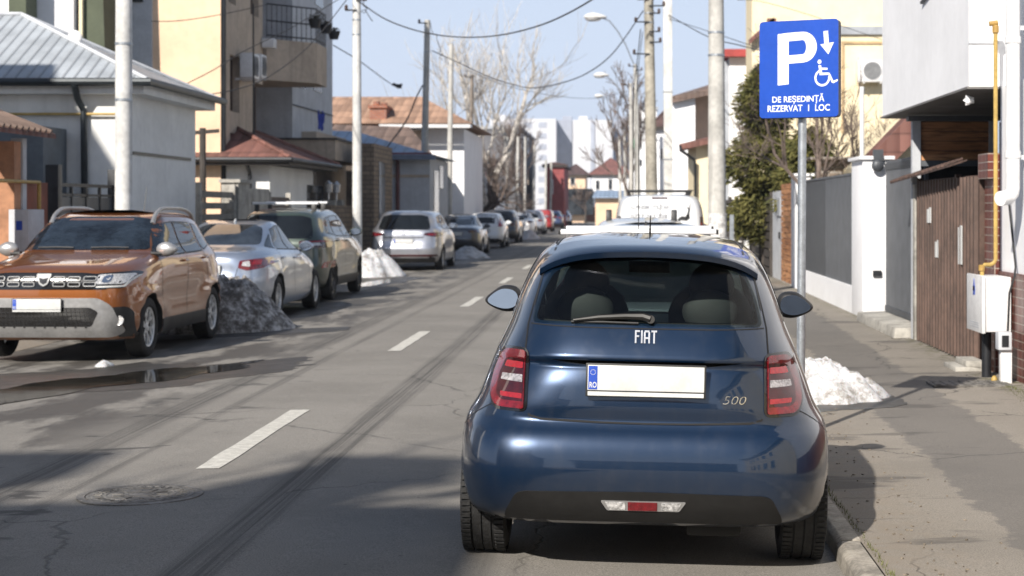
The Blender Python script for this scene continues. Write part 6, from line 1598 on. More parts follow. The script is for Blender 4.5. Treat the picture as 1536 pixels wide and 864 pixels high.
# grey gate and concrete ramp, white pier, long grey fence
t = thing('grey_gate', 'plain slate grey panel gate between the white pier and the brown gate', 'gate', (3.72, 21.4, 0))
b = MB(); b.box(3.70,3.74,20.2,23.2,.22,2.32); b.build('panel', M_anthl, t); b = MB(); b.box(3.685,3.70,20.2,23.2,.24,.32); b.build('rail', M_anth, t); b = MB(); b.box(3.685,3.70,20.2,23.2,2.2,2.28); b.build('rail', M_anth, t)
b = MB(); b.prism([(3.30,.085),(3.95,.085),(3.95,.235),(3.32,.22)], 'y', 20.1, 23.3); b.build('concrete_ramp', M_conc, label='raised concrete threshold in front of the slate grey gate', cat='threshold', bevel=.015)
t = thing('white_pier', 'broad white rendered gate pier with small wall lamp on top', 'pier', (3.6, 24.2, 0))
b = MB(); b.box(3.46,3.86,23.75,24.9,.06,2.36); b.build('pier', M_plw2, t, bevel=.01)
b = MB(); b.box(3.41,3.91,23.70,24.95,2.36,2.41); b.build('capping', M_plw2, t, bevel=.008)
b = MB(); b.box(3.60,3.72,23.70,23.745,1.0-.3,1.08-.3); b.build('socket', M_dkmetal, t)
b = MB(); b.ellipsoid((3.66,23.66,2.27), (.09,.06,.09), 14, 10); b.box(3.60,3.74,23.66,23.75,2.34,2.50); b.build('pier_lamp', M_anth, t)
t = thing('panel_fence', 'long anthracite panel fence on a white base wall', 'fence', (3.5, 28.5, 0))
b = MB(); b.box(3.46,3.60,24.9,32.6,.05,.50); b.build('base_wall', M_plw2, t)
b = MB(); b.box(3.50,3.55,24.95,28.4,.505,2.16); b.build('smooth_panel', M_anthl, t)
b = MB(); n_ = 36
for k in range(n_): y = 28.42+(32.5-28.42)*k/n_; b.box(3.50,3.55,y,y+.085,.505,2.16)
b.build('slats', M_anth, t); b = MB(); b.box(3.49,3.56,24.95,32.5,2.165,2.20); b.build('top_rail', M_anthl, t)
t = thing('end_pier', 'narrow white end pier of the panel fence behind the sign pole', 'pier', (3.5, 32.8, 0))
b = MB(); b.box(3.44,3.75,32.6,33.5,.05,2.30); b.build('pier', M_plw2, t); b = MB(); b.box(3.40,3.80,32.55,33.55,2.30,2.35); b.build('capping', M_plw2, t)
for k in range(2): b = MB(); b.box(3.55,3.63,32.57,32.6,1.35+.2*k,1.45+.2*k); b.build('house_number_plate', M_ink, t)
# brick-and-board gate further on, grey door
t = thing('board_gate', 'stained horizontal board panel beyond the white end pier', 'fence', (3.5, 35, 0))
b = MB()
for k in range(18): b.box(3.48,3.53,33.9,36.0,.12+.115*k,.225+.115*k)
b.build('boards', M_bd, t); b = MB(); b.box(3.46,3.6,33.8,36.1,0.0,.12); b.build('plinth', M_conc, t)
t = thing('grey_door', 'pale grey metal door with letter box under the conifer', 'door', (3.5, 37, 0))
b = MB(); b.box(3.50,3.55,36.1,38.2,.1,2.05); b.build('leaf', M_lgrey, t); b = MB(); b.box(3.47,3.5,36.2,37.2,1.5,1.9); b.build('letter_box', M_grey, t); b = MB(); b.box(3.46,3.5,36.35,36.45,1.0,1.15); b.build('handle', M_ink, t)
slat_fence('dark_fence', 'dark slatted fence beyond the grey door on the right', 3.5, 38.3, 56, 2.0, 9, M_dkwood, M_dkwood, .04, posts=7)
b = MB(); b.box(3.30,3.42,44,44.5,.06,1.05); b.build('white_sack', M_gwhite, label='white sack leaning on the dark fence beside the concrete pole', cat='sack', bevel=.05)
# yellow house
h = thing('yellow_house', 'tall cream yellow house behind the parking sign', 'house', (6, 50, 0))
Yh = 50; xa, xb_ = X(1128,Yh), X(1440,Yh)
b = MB(); wall(b, (xa, Yh), (xb_, Yh), 0, 10.5, .3); b.box(xa, xb_, Yh+.301, Yh+2.4, 0, 10.4); b.box(xa+1.6, xb_, Yh+2.401, Yh+9, 0, 10.4); b.build('wall', M_cream, h)
b = MB(); b.box(X(1232,Yh), xb_, Yh-.10, Yh-.002, Z(52,Yh), Z(40,Yh)); b.build('grey_band', M_grey, h)
b = MB(); b.box(X(1262,Yh), X(1420,Yh), Yh-.05, Yh-.002, Z(66,Yh), Z(62,Yh)); b.box(X(1262,Yh), X(1266,Yh), Yh-.05, Yh-.002, Z(200,Yh), Z(66.2,Yh)); b.build('window_surround', mat('ochre_trim', (.50,.36,.20), .85), h)
b = MB(); b.slab([(X(1128,Yh)-.1,Yh-.3,Z(60,Yh)),(X(1160,Yh),Yh-.3,Z(27,Yh)),(X(1160,Yh),Yh-.02,Z(27,Yh)),(X(1128,Yh)-.1,Yh-.02,Z(60,Yh))], .16); b.slab([(X(1150,Yh),Yh-.3,Z(29,Yh)),(X(1163,Yh),Yh-.3,Z(29,Yh)),(X(1163,Yh),Yh-.02,Z(29,Yh)),(X(1150,Yh),Yh-.02,Z(29,Yh))], .15); b.build('porch_roof', T_brown, h)
ac_unit('white air conditioner with round fan on the yellow house wall', (X(1308,49.6), 49.7, Z(123,49.6)), .84, .36, .66, 'y')
# brown roofed gable in front of the yellow house
h = thing('gable_shed', 'small cream gable with brown tile verge below the white overhang', 'shed', (6.4, 30, 0))
b = MB(); Yg = 30; b.prism([(X(1300,Yg),.0),(X(1460,Yg),.0),(X(1460,Yg),Z(150,Yg)),(X(1382,Yg),Z(168,Yg)),(X(1310,Yg),Z(246,Yg))], 'y', Yg+.3, Yg+5); b.build('wall', M_cream, h)
b = MB(); b.slab([(X(1298,Yg),Yg,Z(242,Yg)),(X(1372,Yg),Yg,Z(166,Yg)),(X(1372,Yg),Yg+1.0,Z(166,Yg)),(X(1298,Yg),Yg+1.0,Z(242,Yg))], (.32,0,-.22)); b.build('verge_roof', T_brown, h)
b = MB(); b.box(X(1225,34), X(1300,34), 34, 34.3, 0, Z(240,34)); b.box(X(1215,33.8), X(1302,33.8), 33.7, 34.4, Z(240,34), Z(236,34)); b.build('brick_wall', brick('grey_brick', (.28,.22,.17), (.22,.18,.15), (.4,.37,.33), .25, .1, .015), label='grey-brown brick garden wall behind the anthracite fence', cat='wall')
b = MB(); xp_ = X(1293,27); b.tube([(xp_,27,0),(xp_,27,Z(130,27))], .035, 8); b.build('white_mast', M_gwhite, label='thin white mast rising behind the white pier', cat='mast', smooth=True)
b = MB(); b.box(3.9, 8, 24.9, 31.5, 0, 1.9); b.build('hedge', mat('dark_hedge', (.035,.04,.02), .95, var=.4, scale=8, bump=1, bscale=12, bdist=.1), label='dark hedge inside the garden behind the anthracite fence', cat='hedge')
# white house with red eave
h = thing('white_tall_house', 'white house with red eaves and grey side wall left of the yellow house', 'house', (5, 58, 0)); Yh = 58
b = MB(); b.box(X(1094,Yh), X(1135,Yh), Yh, Yh+8, 0, Z(86,Yh)); b.build('wall', M_plw2, h)
b = MB(); b.box(X(1086,Yh), X(1095,Yh)-.01, Yh+.4, Yh+8, 0, Z(90,Yh)); b.build('side_wall', M_grey, h)
b = MB(); b.box(X(1086,Yh), X(1140,Yh), Yh-.4, Yh+8.2, Z(86,Yh), Z(75,Yh)); b.build('eave', mat('red_eave', (.33,.045,.04), .6), h)
b = MB(); b.box(X(1121,Yh), X(1128,Yh), Yh-.04, Yh-.002, Z(160,Yh), Z(118,Yh)); b.build('window', M_winglass, h)
# small yellow-white house with overhanging dark roof and bent downpipe
h = thing('small_yellow_house', 'low cream house with dark overhanging eave and bent downpipe beyond the thick pole', 'house', (4, 66, 0)); Yh = 66
b = MB(); b.box(X(1044,Yh), X(1085,Yh), Yh, Yh+8, 0, Z(212,Yh)); b.build('wall', M_cream, h)
b = MB(); b.slab([(X(1018,Yh),Yh-.6,Z(217,Yh)),(X(1095,Yh),Yh-.6,Z(200,Yh)),(X(1095,Yh),Yh+8,Z(188,Yh)),(X(1030,Yh),Yh+8,Z(208,Yh))], .25); rr_ = b.build('roof', T_brown, h)
b = MB(); b.tube([A(1020,218,Yh-.6), A(1022,226,Yh-.6), A(1042,240,Yh-.3), A(1043,250,Yh-.2), A(1043,300,Yh-.2)], .06, 8); b.build('downpipe', M_dkmetal, h, smooth=True)
# peach house with brown roof, pale side
h = thing('peach_roof_house', 'peach house with sloping brown roof between the two concrete poles', 'house', (4, 84, 0)); Yh = 84
b = MB(); b.prism([(X(1012,Yh),0),(X(1085,Yh),0),(X(1085,Yh),Z(122,Yh)),(X(1012,Yh),Z(148,Yh))], 'y', Yh, Yh+9); b.build('wall', mat('soft_peach', (.66,.46,.33), .85, var=.05), h)
b = MB(); b.prism([(X(1007,Yh),0),(X(1040,Yh),0),(X(1040,Yh),Z(141,Yh)),(X(1007,Yh),Z(155,Yh))], 'y', Yh-2, Yh-.01); b.build('side_wall', M_plw2, h)
b = MB(); b.slab([(X(1005,Yh),Yh-2.4,Z(150,Yh)),(X(1090,Yh),Yh-2.4,Z(132,Yh)),(X(1090,Yh),Yh+4,Z(112,Yh)),(X(1005,Yh),Yh+4,Z(138,Yh))], .3); b.build('roof', T_brown2, h)
simple_house('terrace_house', 'white house with dark roof edge behind the thick tapering pole', X(984,100), X(1012,100), 100, 112, Z(190,100), 1.0, M_plw2, T_dark, 'y', over=.4, wins=[(X(990,100),X(996,100),Z(240,100),Z(222,100))])
simple_house('terrace_house', 'pale block with balconies behind the row of right poles', X(950,128), X(985,128), 128, 140, Z(165,128), 0, M_plw2, M_grey, wins=[(X(958,128),X(964,128),Z(250-28*k,128),Z(238-28*k,128)) for k in range(3)])
# houses behind the camera, seen in reflections and casting the foreground shadow
simple_house('rear_house', 'tall house behind the viewer on the left of the street', -14.5, -6.35, -16, -2.9, 8.6, 0, M_beige, M_lgrey, wins=[], sidew=[(-6.35,1,-14+3*k,-12.6+3*k,2.8*j+1,2.8*j+2.4) for k in range(3) for j in range(3)])
simple_house('rear_house', 'plastered house outside the left edge of the view', -19, -13.2, 12, 19.2, 9.8, 0, M_plw, M_grey)
simple_house('rear_house', 'cream house outside the right edge of the view behind the camera', 4.2, 13, -22, 5.5, 6.5, 1.6, M_cream, T_brown, 'y', sidew=[(4.2,-1,-18+4*k,-16.4+4*k,2.8*j+1,2.8*j+2.4) for k in range(5) for j in range(2)])
simple_house('rear_house', 'white house far behind the viewer on the left', -16, -8.5, -42, -20, 7, 1.5, M_plw2, T_dark, 'y')
simple_house('rear_house', 'grey house closing the street far behind the viewer', -6, 7, -75, -62, 8, 1.5, M_lgrey, T_brown, 'x')

b = MB(); b.box(-8.3,-7.6,-3.9,-3.1,8.8,10.2); b.box(-8.4,-7.5,-4.0,-3.0,10.2,10.3); b.build('chimney', M_rbrick, bpy.data.objects.get('rear_house')); b = MB(); b.box(-11.0,-10.0,-4.2,-3.2,8.8,10.6); b.build('chimney', M_rbrick, bpy.data.objects.get('rear_house'))  # unseen chimneys added to make the foreground shadow's edge uneven
b = MB(); b.tube([(-6.9,-3.2,8.8),(-6.9,-3.2,11.5)], .03, 6); b.tube([(-7.4,-3.2,11.2),(-6.4,-3.2,11.2)], .015, 5); b.tube([(-7.3,-3.2,10.8),(-6.5,-3.2,10.8)], .015, 5); b.build('aerial', M_dkmetal, bpy.data.objects.get('rear_house'))  # unseen aerial added to break up the same shadow edge
# ---------------------------------------------------------------- poles, lamps, wires
M_pole = mat('pole_concrete', (.46, .45, .42), .85, var=.14, scale=2, bump=.35, bscale=50, streak=.5)
M_polew = mat('pale_pole_paint', (.60, .60, .585), .75, var=.12, scale=2, bump=.2, bscale=60, streak=.35)
M_wood = mat('grey_pole_timber', (.19, .165, .14), .9, var=.25, scale=3, streak=.4)
M_wire = mat('black_cable', (.03, .03, .032), .7, var=.1)
M_galv = mat('galvanised_steel', (.40, .43, .46), .42, metal=.75, var=.12, scale=14)
M_porc = mat('porcelain', (.10, .07, .06), .3, var=.2)
LP = 'utility poles along the left pavement'; RP = 'utility poles along the right pavement'
def pole(label, px0, py0, px1, Y, wpx_b, wpx_t, m, group, square=False, rings=(), fit=False, zb=.05, clutter=0, seed=0):
    xb, xt = X(px1, Y), X(px0, Y); zt = Z(py0, Y); rb, rt = wpx_b/F*Y/2, wpx_t/F*Y/2
    t = thing('utility_pole', label, 'utility pole', (xb, Y, zb), group); b = MB()
    if square:
        b.slab([(xt-rt,Y-rt,zt),(xt+rt,Y-rt,zt),(xt+rt,Y+rt,zt),(xt-rt,Y+rt,zt)], (xb-xt, 0, zb-zt))
        o = b.build('shaft', m, t, bevel=.015)
    else: b.tube([(xb+(xt-xb)*q, Y, zb+(zt-zb)*q) for q in (0,.25,.5,.75,1)], [rb+(rt-rb)*q for q in (0,.25,.5,.75,1)], 20); b.build('shaft', m, t, smooth=True)
    for py in rings:
        z = Z(py, Y); q = (z-zb)/(zt-zb); x_ = xb+(xt-xb)*q; r_ = (rb+(rt-rb)*q); b = MB()
        if square: b.box(x_-r_-.01, x_+r_+.01, Y-r_-.01, Y+r_+.01, z-.02, z+.02)
        else: b.lathe([(z-.02,r_+.001),(z-.018,r_+.008),(z+.018,r_+.008),(z+.02,r_+.001)], (x_,Y,0), 'z', 20)
        b.build('band', M_galv, t)
    rr = random.Random(seed)
    if clutter:
        for k in range(clutter):
            z = zt - .12 - (0.22 + .02*k)*k*.8; q = (z-zb)/(zt-zb); x_ = xb+(xt-xb)*q; r_ = rb+(rt-rb)*q; sg = 1 if k % 3 else -1; b = MB()
            L_ = rr.uniform(.16, .34); b.box(x_, x_+sg*(r_+L_), Y-r_-.03, Y-r_, z-.02, z+.02)
            o = b.build('bracket', M_dkmetal, t)
            b = MB(); b.lathe([(z,.03),(z+.03,.055),(z+.06,.035),(z+.10,.05),(z+.14,.02)], (x_+sg*(r_+L_-.03), Y-r_-.015, 0), 'z', 10); b.build('insulator', M_porc, o, smooth=True)
        b = MB(); pts = [Vector((xt+rt*1.2, Y-rt-.04, zt-.1))]
        for k in range(14): pts.append(pts[-1] + Vector((rr.uniform(-.12,.12), rr.uniform(-.03,.03), rr.uniform(-.22,.05))))
        b.tube(pts, .012, 5); b.build('loose_cable', M_wire, t, smooth=True)
    return t
pole('thick pale concrete pole in front of the white bungalow', 186, -60, 185, 25.2, 26, 24, M_polew, LP, rings=(66, 150), seed=1)
pole('tall pale concrete pole beside the pointed snow heap', 535, -30, 536, 43, 15, 12, M_polew, LP, rings=(52, 30), clutter=4, seed=2)
pole('grey concrete pole with flat top just right of the tall pale pole', 641, 30, 634, 60, 12, 8.5, M_pole, LP, rings=(78,), clutter=1, seed=3)
pole('slim concrete pole behind the dark saloon', 677, 66, 673, 71, 9.5, 6.5, M_pole, LP, rings=(98,), seed=4)
pole('dark timber pole left of the big bare tree', 708, 112, 704, 82, 7.5, 5, M_wood, LP, clutter=1, seed=5)
for k, (a, tpy, Y, w_, lb) in enumerate(((760, 205, 105, 5, 'thin pole just right of the bare tree trunk'), (776, 205, 112, 5, 'second thin pole right of the bare tree trunk'), (787, 205, 120, 4.5, 'thin pole between the bare tree and the red building'), (801, 217, 128, 4.5, 'thin pole left of the red building'), (818, 240, 140, 4, 'pole at the left corner of the red building'), (826, 243, 150, 4, 'pole in the middle of the red building front'), (833, 246, 160, 3.6, 'pole at the right part of the red building'), (845, 252, 172, 3.4, 'farthest pole right of the red building'))):
    pole(lb, a+1, tpy, a-1 if k % 2 else a, Y, w_, w_*.8, M_pole, LP)
T1 = pole('thick round concrete pole standing right of the white van', 1074, -60, 1076, 29.5, 29, 22, M_pole, RP, rings=(49, 83), seed=6)
# painted white foot and notices on the thick pole
b = MB(); Y_ = 29.5; r_ = 28.6/F*Y_/2; b.lathe([(Z(440,Y_), r_+.003), (Z(320,Y_), r_+.0025)], (X(1076,Y_)+.0, Y_, 0), 'z', 24); b.build('limewash_band', mat('flaking_limewash', (.62,.61,.60), .9, var=.3, scale=9), T1, smooth=True)
b = MB(); b.box(X(1093,Y_), X(1099,Y_), 29.2, 29.28, .9, Z(322,Y_)); b.build('conduit', M_galv, T1)
pole('square white concrete pole rising left of the thick round pole', 1001, -60, 1003, 57, 14, 13, M_polew, RP, square=True, rings=(138, 239), seed=7)
pole('tapering stained concrete pole with a cluster of insulators at its top', 973, -6, 979, 50, 19, 14, mat('stained_concrete', (.36,.335,.28), .88, var=.2, scale=1.5, streak=.7), RP, rings=(20, 34), clutter=7, seed=8)
pole('slim pole carrying the nearest street lamp arm', 953, 96, 958, 82, 10, 6, M_pole, RP, clutter=2, seed=9)
pole('thin pole left of the slim lamp pole', 946, 125, 948, 96, 8, 5, M_pole, RP, clutter=1, seed=10)
pole('thin distant pole in the right row', 937, 195, 939, 118, 6, 4.5, M_pole, RP)
pole('farthest thin pole in the right row', 929, 205, 931, 135, 5, 4, M_pole, RP)
# lamps on curved arms
def street_lamp(label, head, tip, arm, Y, s_=1.0):
    h_ = A(*head, Y); t = thing('street_lamp', label, 'street lamp', h_, 'street lamps over the right side of the street'); b = MB()
    L_ = .030*Y*.42*s_
    b.ellipsoid(h_, (L_*.62, L_*.3, L_*.24), 20, 10, lambda p: Vector((p.x, p.y, p.z*(1.1 if p.z > 0 else .55)*(1-.35*sm(-.2, .5, p.x/L_))))); hd = b.build('lamp_head', M_polew, t, smooth=True)
    b = MB(); b.ellipsoid(h_ - Vector((L_*.12,0,L_*.10)), (L_*.42, L_*.24, L_*.12), 16, 8); b.build('lamp_glass', M_clear, hd, smooth=True)
    b = MB(); b.tube([A(px, py, Y) for px, py in arm], .035*s_, 8); b.build('arm', M_galv, t, smooth=True); return t
street_lamp('largest street lamp head on a long thin arm in the sky', (893, 26), None, [(904,27),(914,31),(926,46),(938,66),(951,97)], 80, .9)
street_lamp('second street lamp head left of the thin poles', (902, 113), None, [(909,114),(918,120),(930,134),(944,150)], 95, .62)
street_lamp('smallest distant street lamp head above the white tower', (899, 144), None, [(903,145),(912,150),(925,160),(936,196)], 117, .40)
b = MB(); Yt = 90; 
t = thing('traffic_signal', 'green and dark signal box hanging between the right poles', 'sign', A(952, 215, 88), None)
b = MB(); b.box(X(949.5,88), X(954.5,88), 87.9, 88.1, Z(222,88), Z(209,88)); b.build('green_panel', mat('green_plate', (.02,.22,.10), .5), t); b = MB(); b.box(X(950,88), X(955,88), 87.88, 88.05, Z(228,88), Z(222.5,88)); b.build('dark_box', M_dkmetal, t)
def wire(label, P, r, sag=0, n=28, group='overhead cables'):
    """cable through 3D points; sag adds a parabola when only two ends are given"""
    P = [Vector(p) for p in P]; Q = []
    if len(P) == 2: Q = [P[0].lerp(P[1], k/n) - Vector((0,0,sag*4*(k/n)*(1-k/n))) for k in range(n+1)]
    else:
        for i in range(len(P)-1):
            p0, p1, p2, p3 = P[max(i-1,0)], P[i], P[i+1], P[min(i+2,len(P)-1)]
            for k in range(8):
                t = k/8; Q.append(.5*((2*p1) + (p2-p0)*t + (2*p0-5*p1+4*p2-p3)*t*t + (3*p1-p0-3*p2+p3)*t*t*t))
        Q.append(P[-1])
    b = MB(); b.tube(Q, r*.72, 6); return b.build('overhead_cable', M_wire, label=label, cat='cable', group=group, smooth=True)
def interY(P, Ya, Yb): n = len(P)-1; return [A(px, py, Ya+(Yb-Ya)*k/n) for k, (px, py) in enumerate(P)]
wire('thick cable sagging from the tall pale pole across the top of the bare tree', interY([(541,4),(575,27),(615,43),(660,53),(710,56),(760,51),(810,38),(850,21),(887,0),(905,-14)], 43, 30), .022)
wire('cable sagging from the grey pole to the tapering pole across the street', interY([(648,76),(690,95),(730,114),(770,127),(800,132),(840,125),(880,110),(920,79),(965,16)], 60, 50), .024)
wire('lower thin cable reaching from the left poles to the small lamp', interY([(700,105),(750,125),(800,138),(850,146),(899,147),(930,139)], 78, 100), .018)
wire('cable running up from the low blue roof to the grey pole', interY([(561,248),(585,215),(610,180),(625,145),(634,128)], 57, 60), .035)
wire('cable crossing the peach wall near the top', interY([(228,32),(270,31),(330,22),(405,6)], 33, 43), .014)
wire('cable climbing across the peach wall from its middle', interY([(275,128),(320,105),(360,80),(400,60),(440,40),(516,-6)], 33, 43), .014)
wire('cable from the bungalow roof to the top of the tall pale pole', interY([(312,142),(350,135),(390,122),(430,97),(470,62),(515,6),(522,-4)], 33, 43), .016)
wire('cable dropping from the thick pole top to the yellow house porch', [A(1002,22,57), A(1062,55,50), A(1110,68,44), A(1180,85,37.9)], .02)
wire('thin cable crossing the sky from the square pole to the yellow wall', interY([(1003,28),(1060,46),(1120,66),(1180,86)], 57, 38), .014)
wire('twisted bundle between the tall pale pole and the chimney roof', interY([(500,68),(537,90),(575,118),(598,133)], 46, 60), .02)
wire('stay cable beside the lamp pole in the right row', [A(961,44,50), A(955,100,52), A(951,140,56), A(949,300,60)], .02)
wire('second stay cable beside the lamp pole', [A(964,48,50), A(958,100,52), A(954,160,56), A(953,290,60)], .016)
wire('cable hanging above the anthracite fence toward the yellow house', interY([(1106,0),(1140,2),(1200,18),(1260,38),(1330,62)], 40, 36), .010)
b = MB(); c = A(595,128,60); b.prism([(c.x-.18,c.z-.0),(c.x+.16,c.z-.12),(c.x+.2,c.z+.06),(c.x+.05,c.z+.03),(c.x-.1,c.z+.09)], 'y', 60-.1, 60+.1); b.build('cable_joint', M_dkmetal, label='dark cable joint hanging in the sky above the terracotta roof', cat='cable joint')
# ---------------------------------------------------------------- the parking sign
ps = Vector((1.262, 11.66, .07)); t = thing('parking_sign', 'blue disabled resident parking sign on a galvanised pole at the kerb', 'road sign', tuple(ps))
b = MB(); b.tube([ps + Vector((0,0,-.02)), Vector((ps.x+.018, ps.y, 2.96))], .030, 20); b.build('pole', M_galv, t, smooth=True)
yaw = R(-24); ux = Vector((math.cos(yaw), math.sin(yaw), 0)); nz = Vector((math.sin(yaw), -math.cos(yaw), 0)); uz = Vector((0,0,1)); uz2 = uz
SW, SH = .572, .675; c0 = Vector((ps.x+.012, ps.y, 2.632)) + nz*.075
def P3(u, v, d_): return c0 + ux*(u-.5)*SW + uz*(.5-v)*SH + nz*d_
def shape3(b, poly, d0, d1):
    n = len(poly); i = b.pts([P3(u, v, d0) for u, v in poly]); j = b.pts([P3(u, v, d1) for u, v in poly]); b.face(i); b.face(j[::-1])
    for k in range(n): b.face((i[k], i[(k+1) % n], j[(k+1) % n], j[k]))
def rp(u0, u1, v0, v1, r): return [(a/SW, c/SH) for a, c in rounded([(u0*SW, v0*SH),(u1*SW, v0*SH),(u1*SW, v1*SH),(u0*SW, v1*SH)], r, 5)]
M_sblue = mat('sign_blue', (.002, .058, .40), .38, var=.04, scale=6, world=False); M_swhite = mat('sign_white', (.80, .81, .83), .4, var=.03, world=False)
b = MB(); shape3(b, rp(0, 1, 0, 1, .03), -.002, .006); pn = b.build('panel', M_sblue, t)
b = MB(); shape3(b, rp(.004, .999, .006, 1.004, .03), -.062, -.0025); b.build('backing_box', mat('sign_back', (.03,.035,.06), .5, world=False), t)
b = MB(); 
for v in (.25, .8): c_ = P3(.5, v, -.075); b.obox(c_, ux, nz, uz, .07, .03, .015)
b.build('clamp', M_galv, t)
b = MB()
def bar(pts, d=.0068): i = b.pts([P3(u, v, d) for u, v in pts]); b.face(i)
# letter P: stem and bowl
bar([(.235,.135),(.375,.125),(.375,.655),(.235,.665)])
def ring(cu, cv, ro_u, ro_v, ri_u, ri_v, a0, a1, n=24):
    for k in range(n):
        a, c = a0+(a1-a0)*k/n, a0+(a1-a0)*(k+1)/n
        bar([(cu+ro_u*math.cos(a), cv+ro_v*math.sin(a)), (cu+ro_u*math.cos(c), cv+ro_v*math.sin(c)), (cu+ri_u*math.cos(c), cv+ri_v*math.sin(c)), (cu+ri_u*math.cos(a), cv+ri_v*math.sin(a))])
bar([(.375,.1252),(.555,.120),(.555,.205),(.375,.212)]); bar([(.375,.358),(.555,.352),(.555,.436),(.375,.443)])
ring(.552, .278, .180, .158, .045, .073, -PI/2, PI/2)
b.build('letter_p', M_swhite, pn, recalc=False)
b = MB(); bar([(.815,.125),(.872,.120),(.882,.25),(.825,.255)]); bar([(.775,.258),(.945,.240),(.875,.362)]); b.build('arrow', M_swhite, pn, recalc=False)
# wheelchair symbol
b = MB(); ring(.765, .435, .024, .022, .0, .0, 0, 2*PI, 14); ring(.800, .600, .098, .088, .074, .066, R(-10), R(250), 28)
bar([(.752,.470),(.785,.470),(.800,.560),(.765,.560)]); bar([(.770,.495),(.865,.500),(.865,.520),(.772,.517)]); bar([(.765,.548),(.880,.548),(.880,.572),(.765,.572)]); bar([(.868,.552),(.892,.552),(.948,.650),(.920,.655)]); bar([(.925,.640),(.990,.618),(.995,.636),(.935,.660)])
b.build('wheelchair_symbol', M_swhite, pn, recalc=False)
b = MB(); place_text(b, 'DE REȘEDINȚĂ', P3(.165, .862, .0068), ux, uz, .070, .66*SW, bold=.016); place_text(b, 'REZERVAT  1  LOC', P3(.105, .938, .0068), ux, uz, .046, .79*SW, bold=.016)
b.build('sign_lettering', M_swhite, pn, recalc=False)

# ---------------------------------------------------------------- trees
def tube_fast(b, p0, p1, r0, r1, n):
    d_ = (p1-p0); 
    if d_.length < 1e-5: return
    d_ = d_.normalized(); a = d_.cross(Vector((0,0,1)) if abs(d_.z) < .9 else Vector((1,0,0))).normalized(); c = d_.cross(a)
    i = b.pts([p0 + (a*math.cos(2*PI*q/n) + c*math.sin(2*PI*q/n))*r0 for q in range(n)]); j = b.pts([p1 + (a*math.cos(2*PI*q/n) + c*math.sin(2*PI*q/n))*r1 for q in range(n)])
    for q in range(n): b.face((i[q], i[(q+1)%n], j[(q+1)%n], j[q]))
def bare_tree(name, label, base, H, r0, seed, spread=.5, lean=(0,0), levels=6, mT=None, mC=None, upb=.25, first=.22, kids=(2,4), minr=.006, group=None, lenk=.72):
    rr = random.Random(seed); t = thing(name, label, 'tree', base, group); T_ = MB(); C_ = MB(); base = Vector(base)
    def grow(p, d_, L_, r, lev):
        segs = 4 if lev < 3 else 3; b = T_ if lev == 0 else C_; q = p; n = 8 if lev == 0 else (6 if lev < 3 else 3)
        pts = [p]
        for k in range(segs):
            d_ = (d_ + Vector((rr.uniform(-1,1), rr.uniform(-1,1), rr.uniform(-.6,1)))*(.10 if lev == 0 else .17) + Vector((0,0,upb*.25))).normalized()
            q2 = q + d_*L_/segs; ra = r*(1-.45*k/segs); rb = r*(1-.45*(k+1)/segs); tube_fast(b, q, q2, max(ra,minr*.7), max(rb,minr*.6), n); q = q2; pts.append(q)
        if lev >= levels: return
        nk = rr.randint(*kids)
        for c in range(nk):
            at = rr.uniform(.35, 1.0) if c else 1.0; idx = min(int(at*segs), segs-1); fr = at*segs - idx; s_ = pts[idx].lerp(pts[idx+1], min(fr,1))
            ph = rr.uniform(0, 2*PI); a = d_.cross(Vector((0,0,1)) if abs(d_.z) < .95 else Vector((1,0,0))).normalized(); c2 = d_.cross(a)
            sp = spread*rr.uniform(.6, 1.3)*(.6 if c == 0 else 1.15); nd = (d_ + (a*math.cos(ph) + c2*math.sin(ph))*sp + Vector((0,0,upb*.5))).normalized()
            grow(s_, nd, L_*lenk*rr.uniform(.75, 1.15), r*(.68 if c == 0 else .50)*rr.uniform(.85,1.1), lev+1)
    grow(base, Vector((lean[0], lean[1], 1)).normalized(), H*first, r0, 0)
    T_.build('trunk', mT, t, smooth=True, merge=False, recalc=False); C_.build('crown', mC or mT, t, smooth=False, merge=False, recalc=False); return t
M_bark = mat('dark_bark', (.075,.062,.052), .95, var=.3, scale=6, bump=.6, bscale=30)
M_twig = mat('pale_twig_bark', (.44,.41,.37), .9, var=.3, scale=3)
M_twigd = mat('dark_twig_bark', (.13,.10,.085), .9, var=.3, scale=3)
bare_tree('bare_tree', 'tall bare tree with pale branches leaning over the far left pavement', (X(722,98), 98, 0), 17.0, .42, 5, spread=.72, lean=(.25,0), levels=6, mT=M_bark, mC=M_twig, upb=.24, first=.225, kids=(3,3), minr=.013, lenk=.86)
bare_tree('bare_tree', 'low dark bare branches reaching right below the tall pale tree', (X(712,92), 92, 0), 8.0, .20, 9, spread=.8, lean=(.35,0), levels=5, mT=M_bark, mC=M_twigd, upb=.05, first=.28, kids=(3,4), minr=.018)
bare_tree('bare_tree', 'bare tree behind the anthracite fence in front of the yellow house', (X(1243,31.5), 31.5, 0), 4.6, .095, 12, spread=.62, lean=(-.03,0), levels=6, mT=M_twigd, mC=M_twigd, upb=.12, first=.42, kids=(3,4), minr=.006, lenk=.68)
bare_tree('bare_tree', 'second bare tree beside the white mast before the yellow house', (X(1305,33.5), 33.5, 0), 4.8, .07, 21, spread=.6, levels=5, mT=M_twigd, mC=M_twigd, upb=.15, first=.36, kids=(3,4), minr=.006)
bare_tree('bare_tree', 'dark bare tree with stubby branches behind the far right poles', (X(944,112), 112, 0), 9.0, .22, 33, spread=.5, lean=(.02,0), levels=5, mT=M_bark, mC=M_twigd, upb=.1, first=.5, kids=(3,4), minr=.03, lenk=.66)
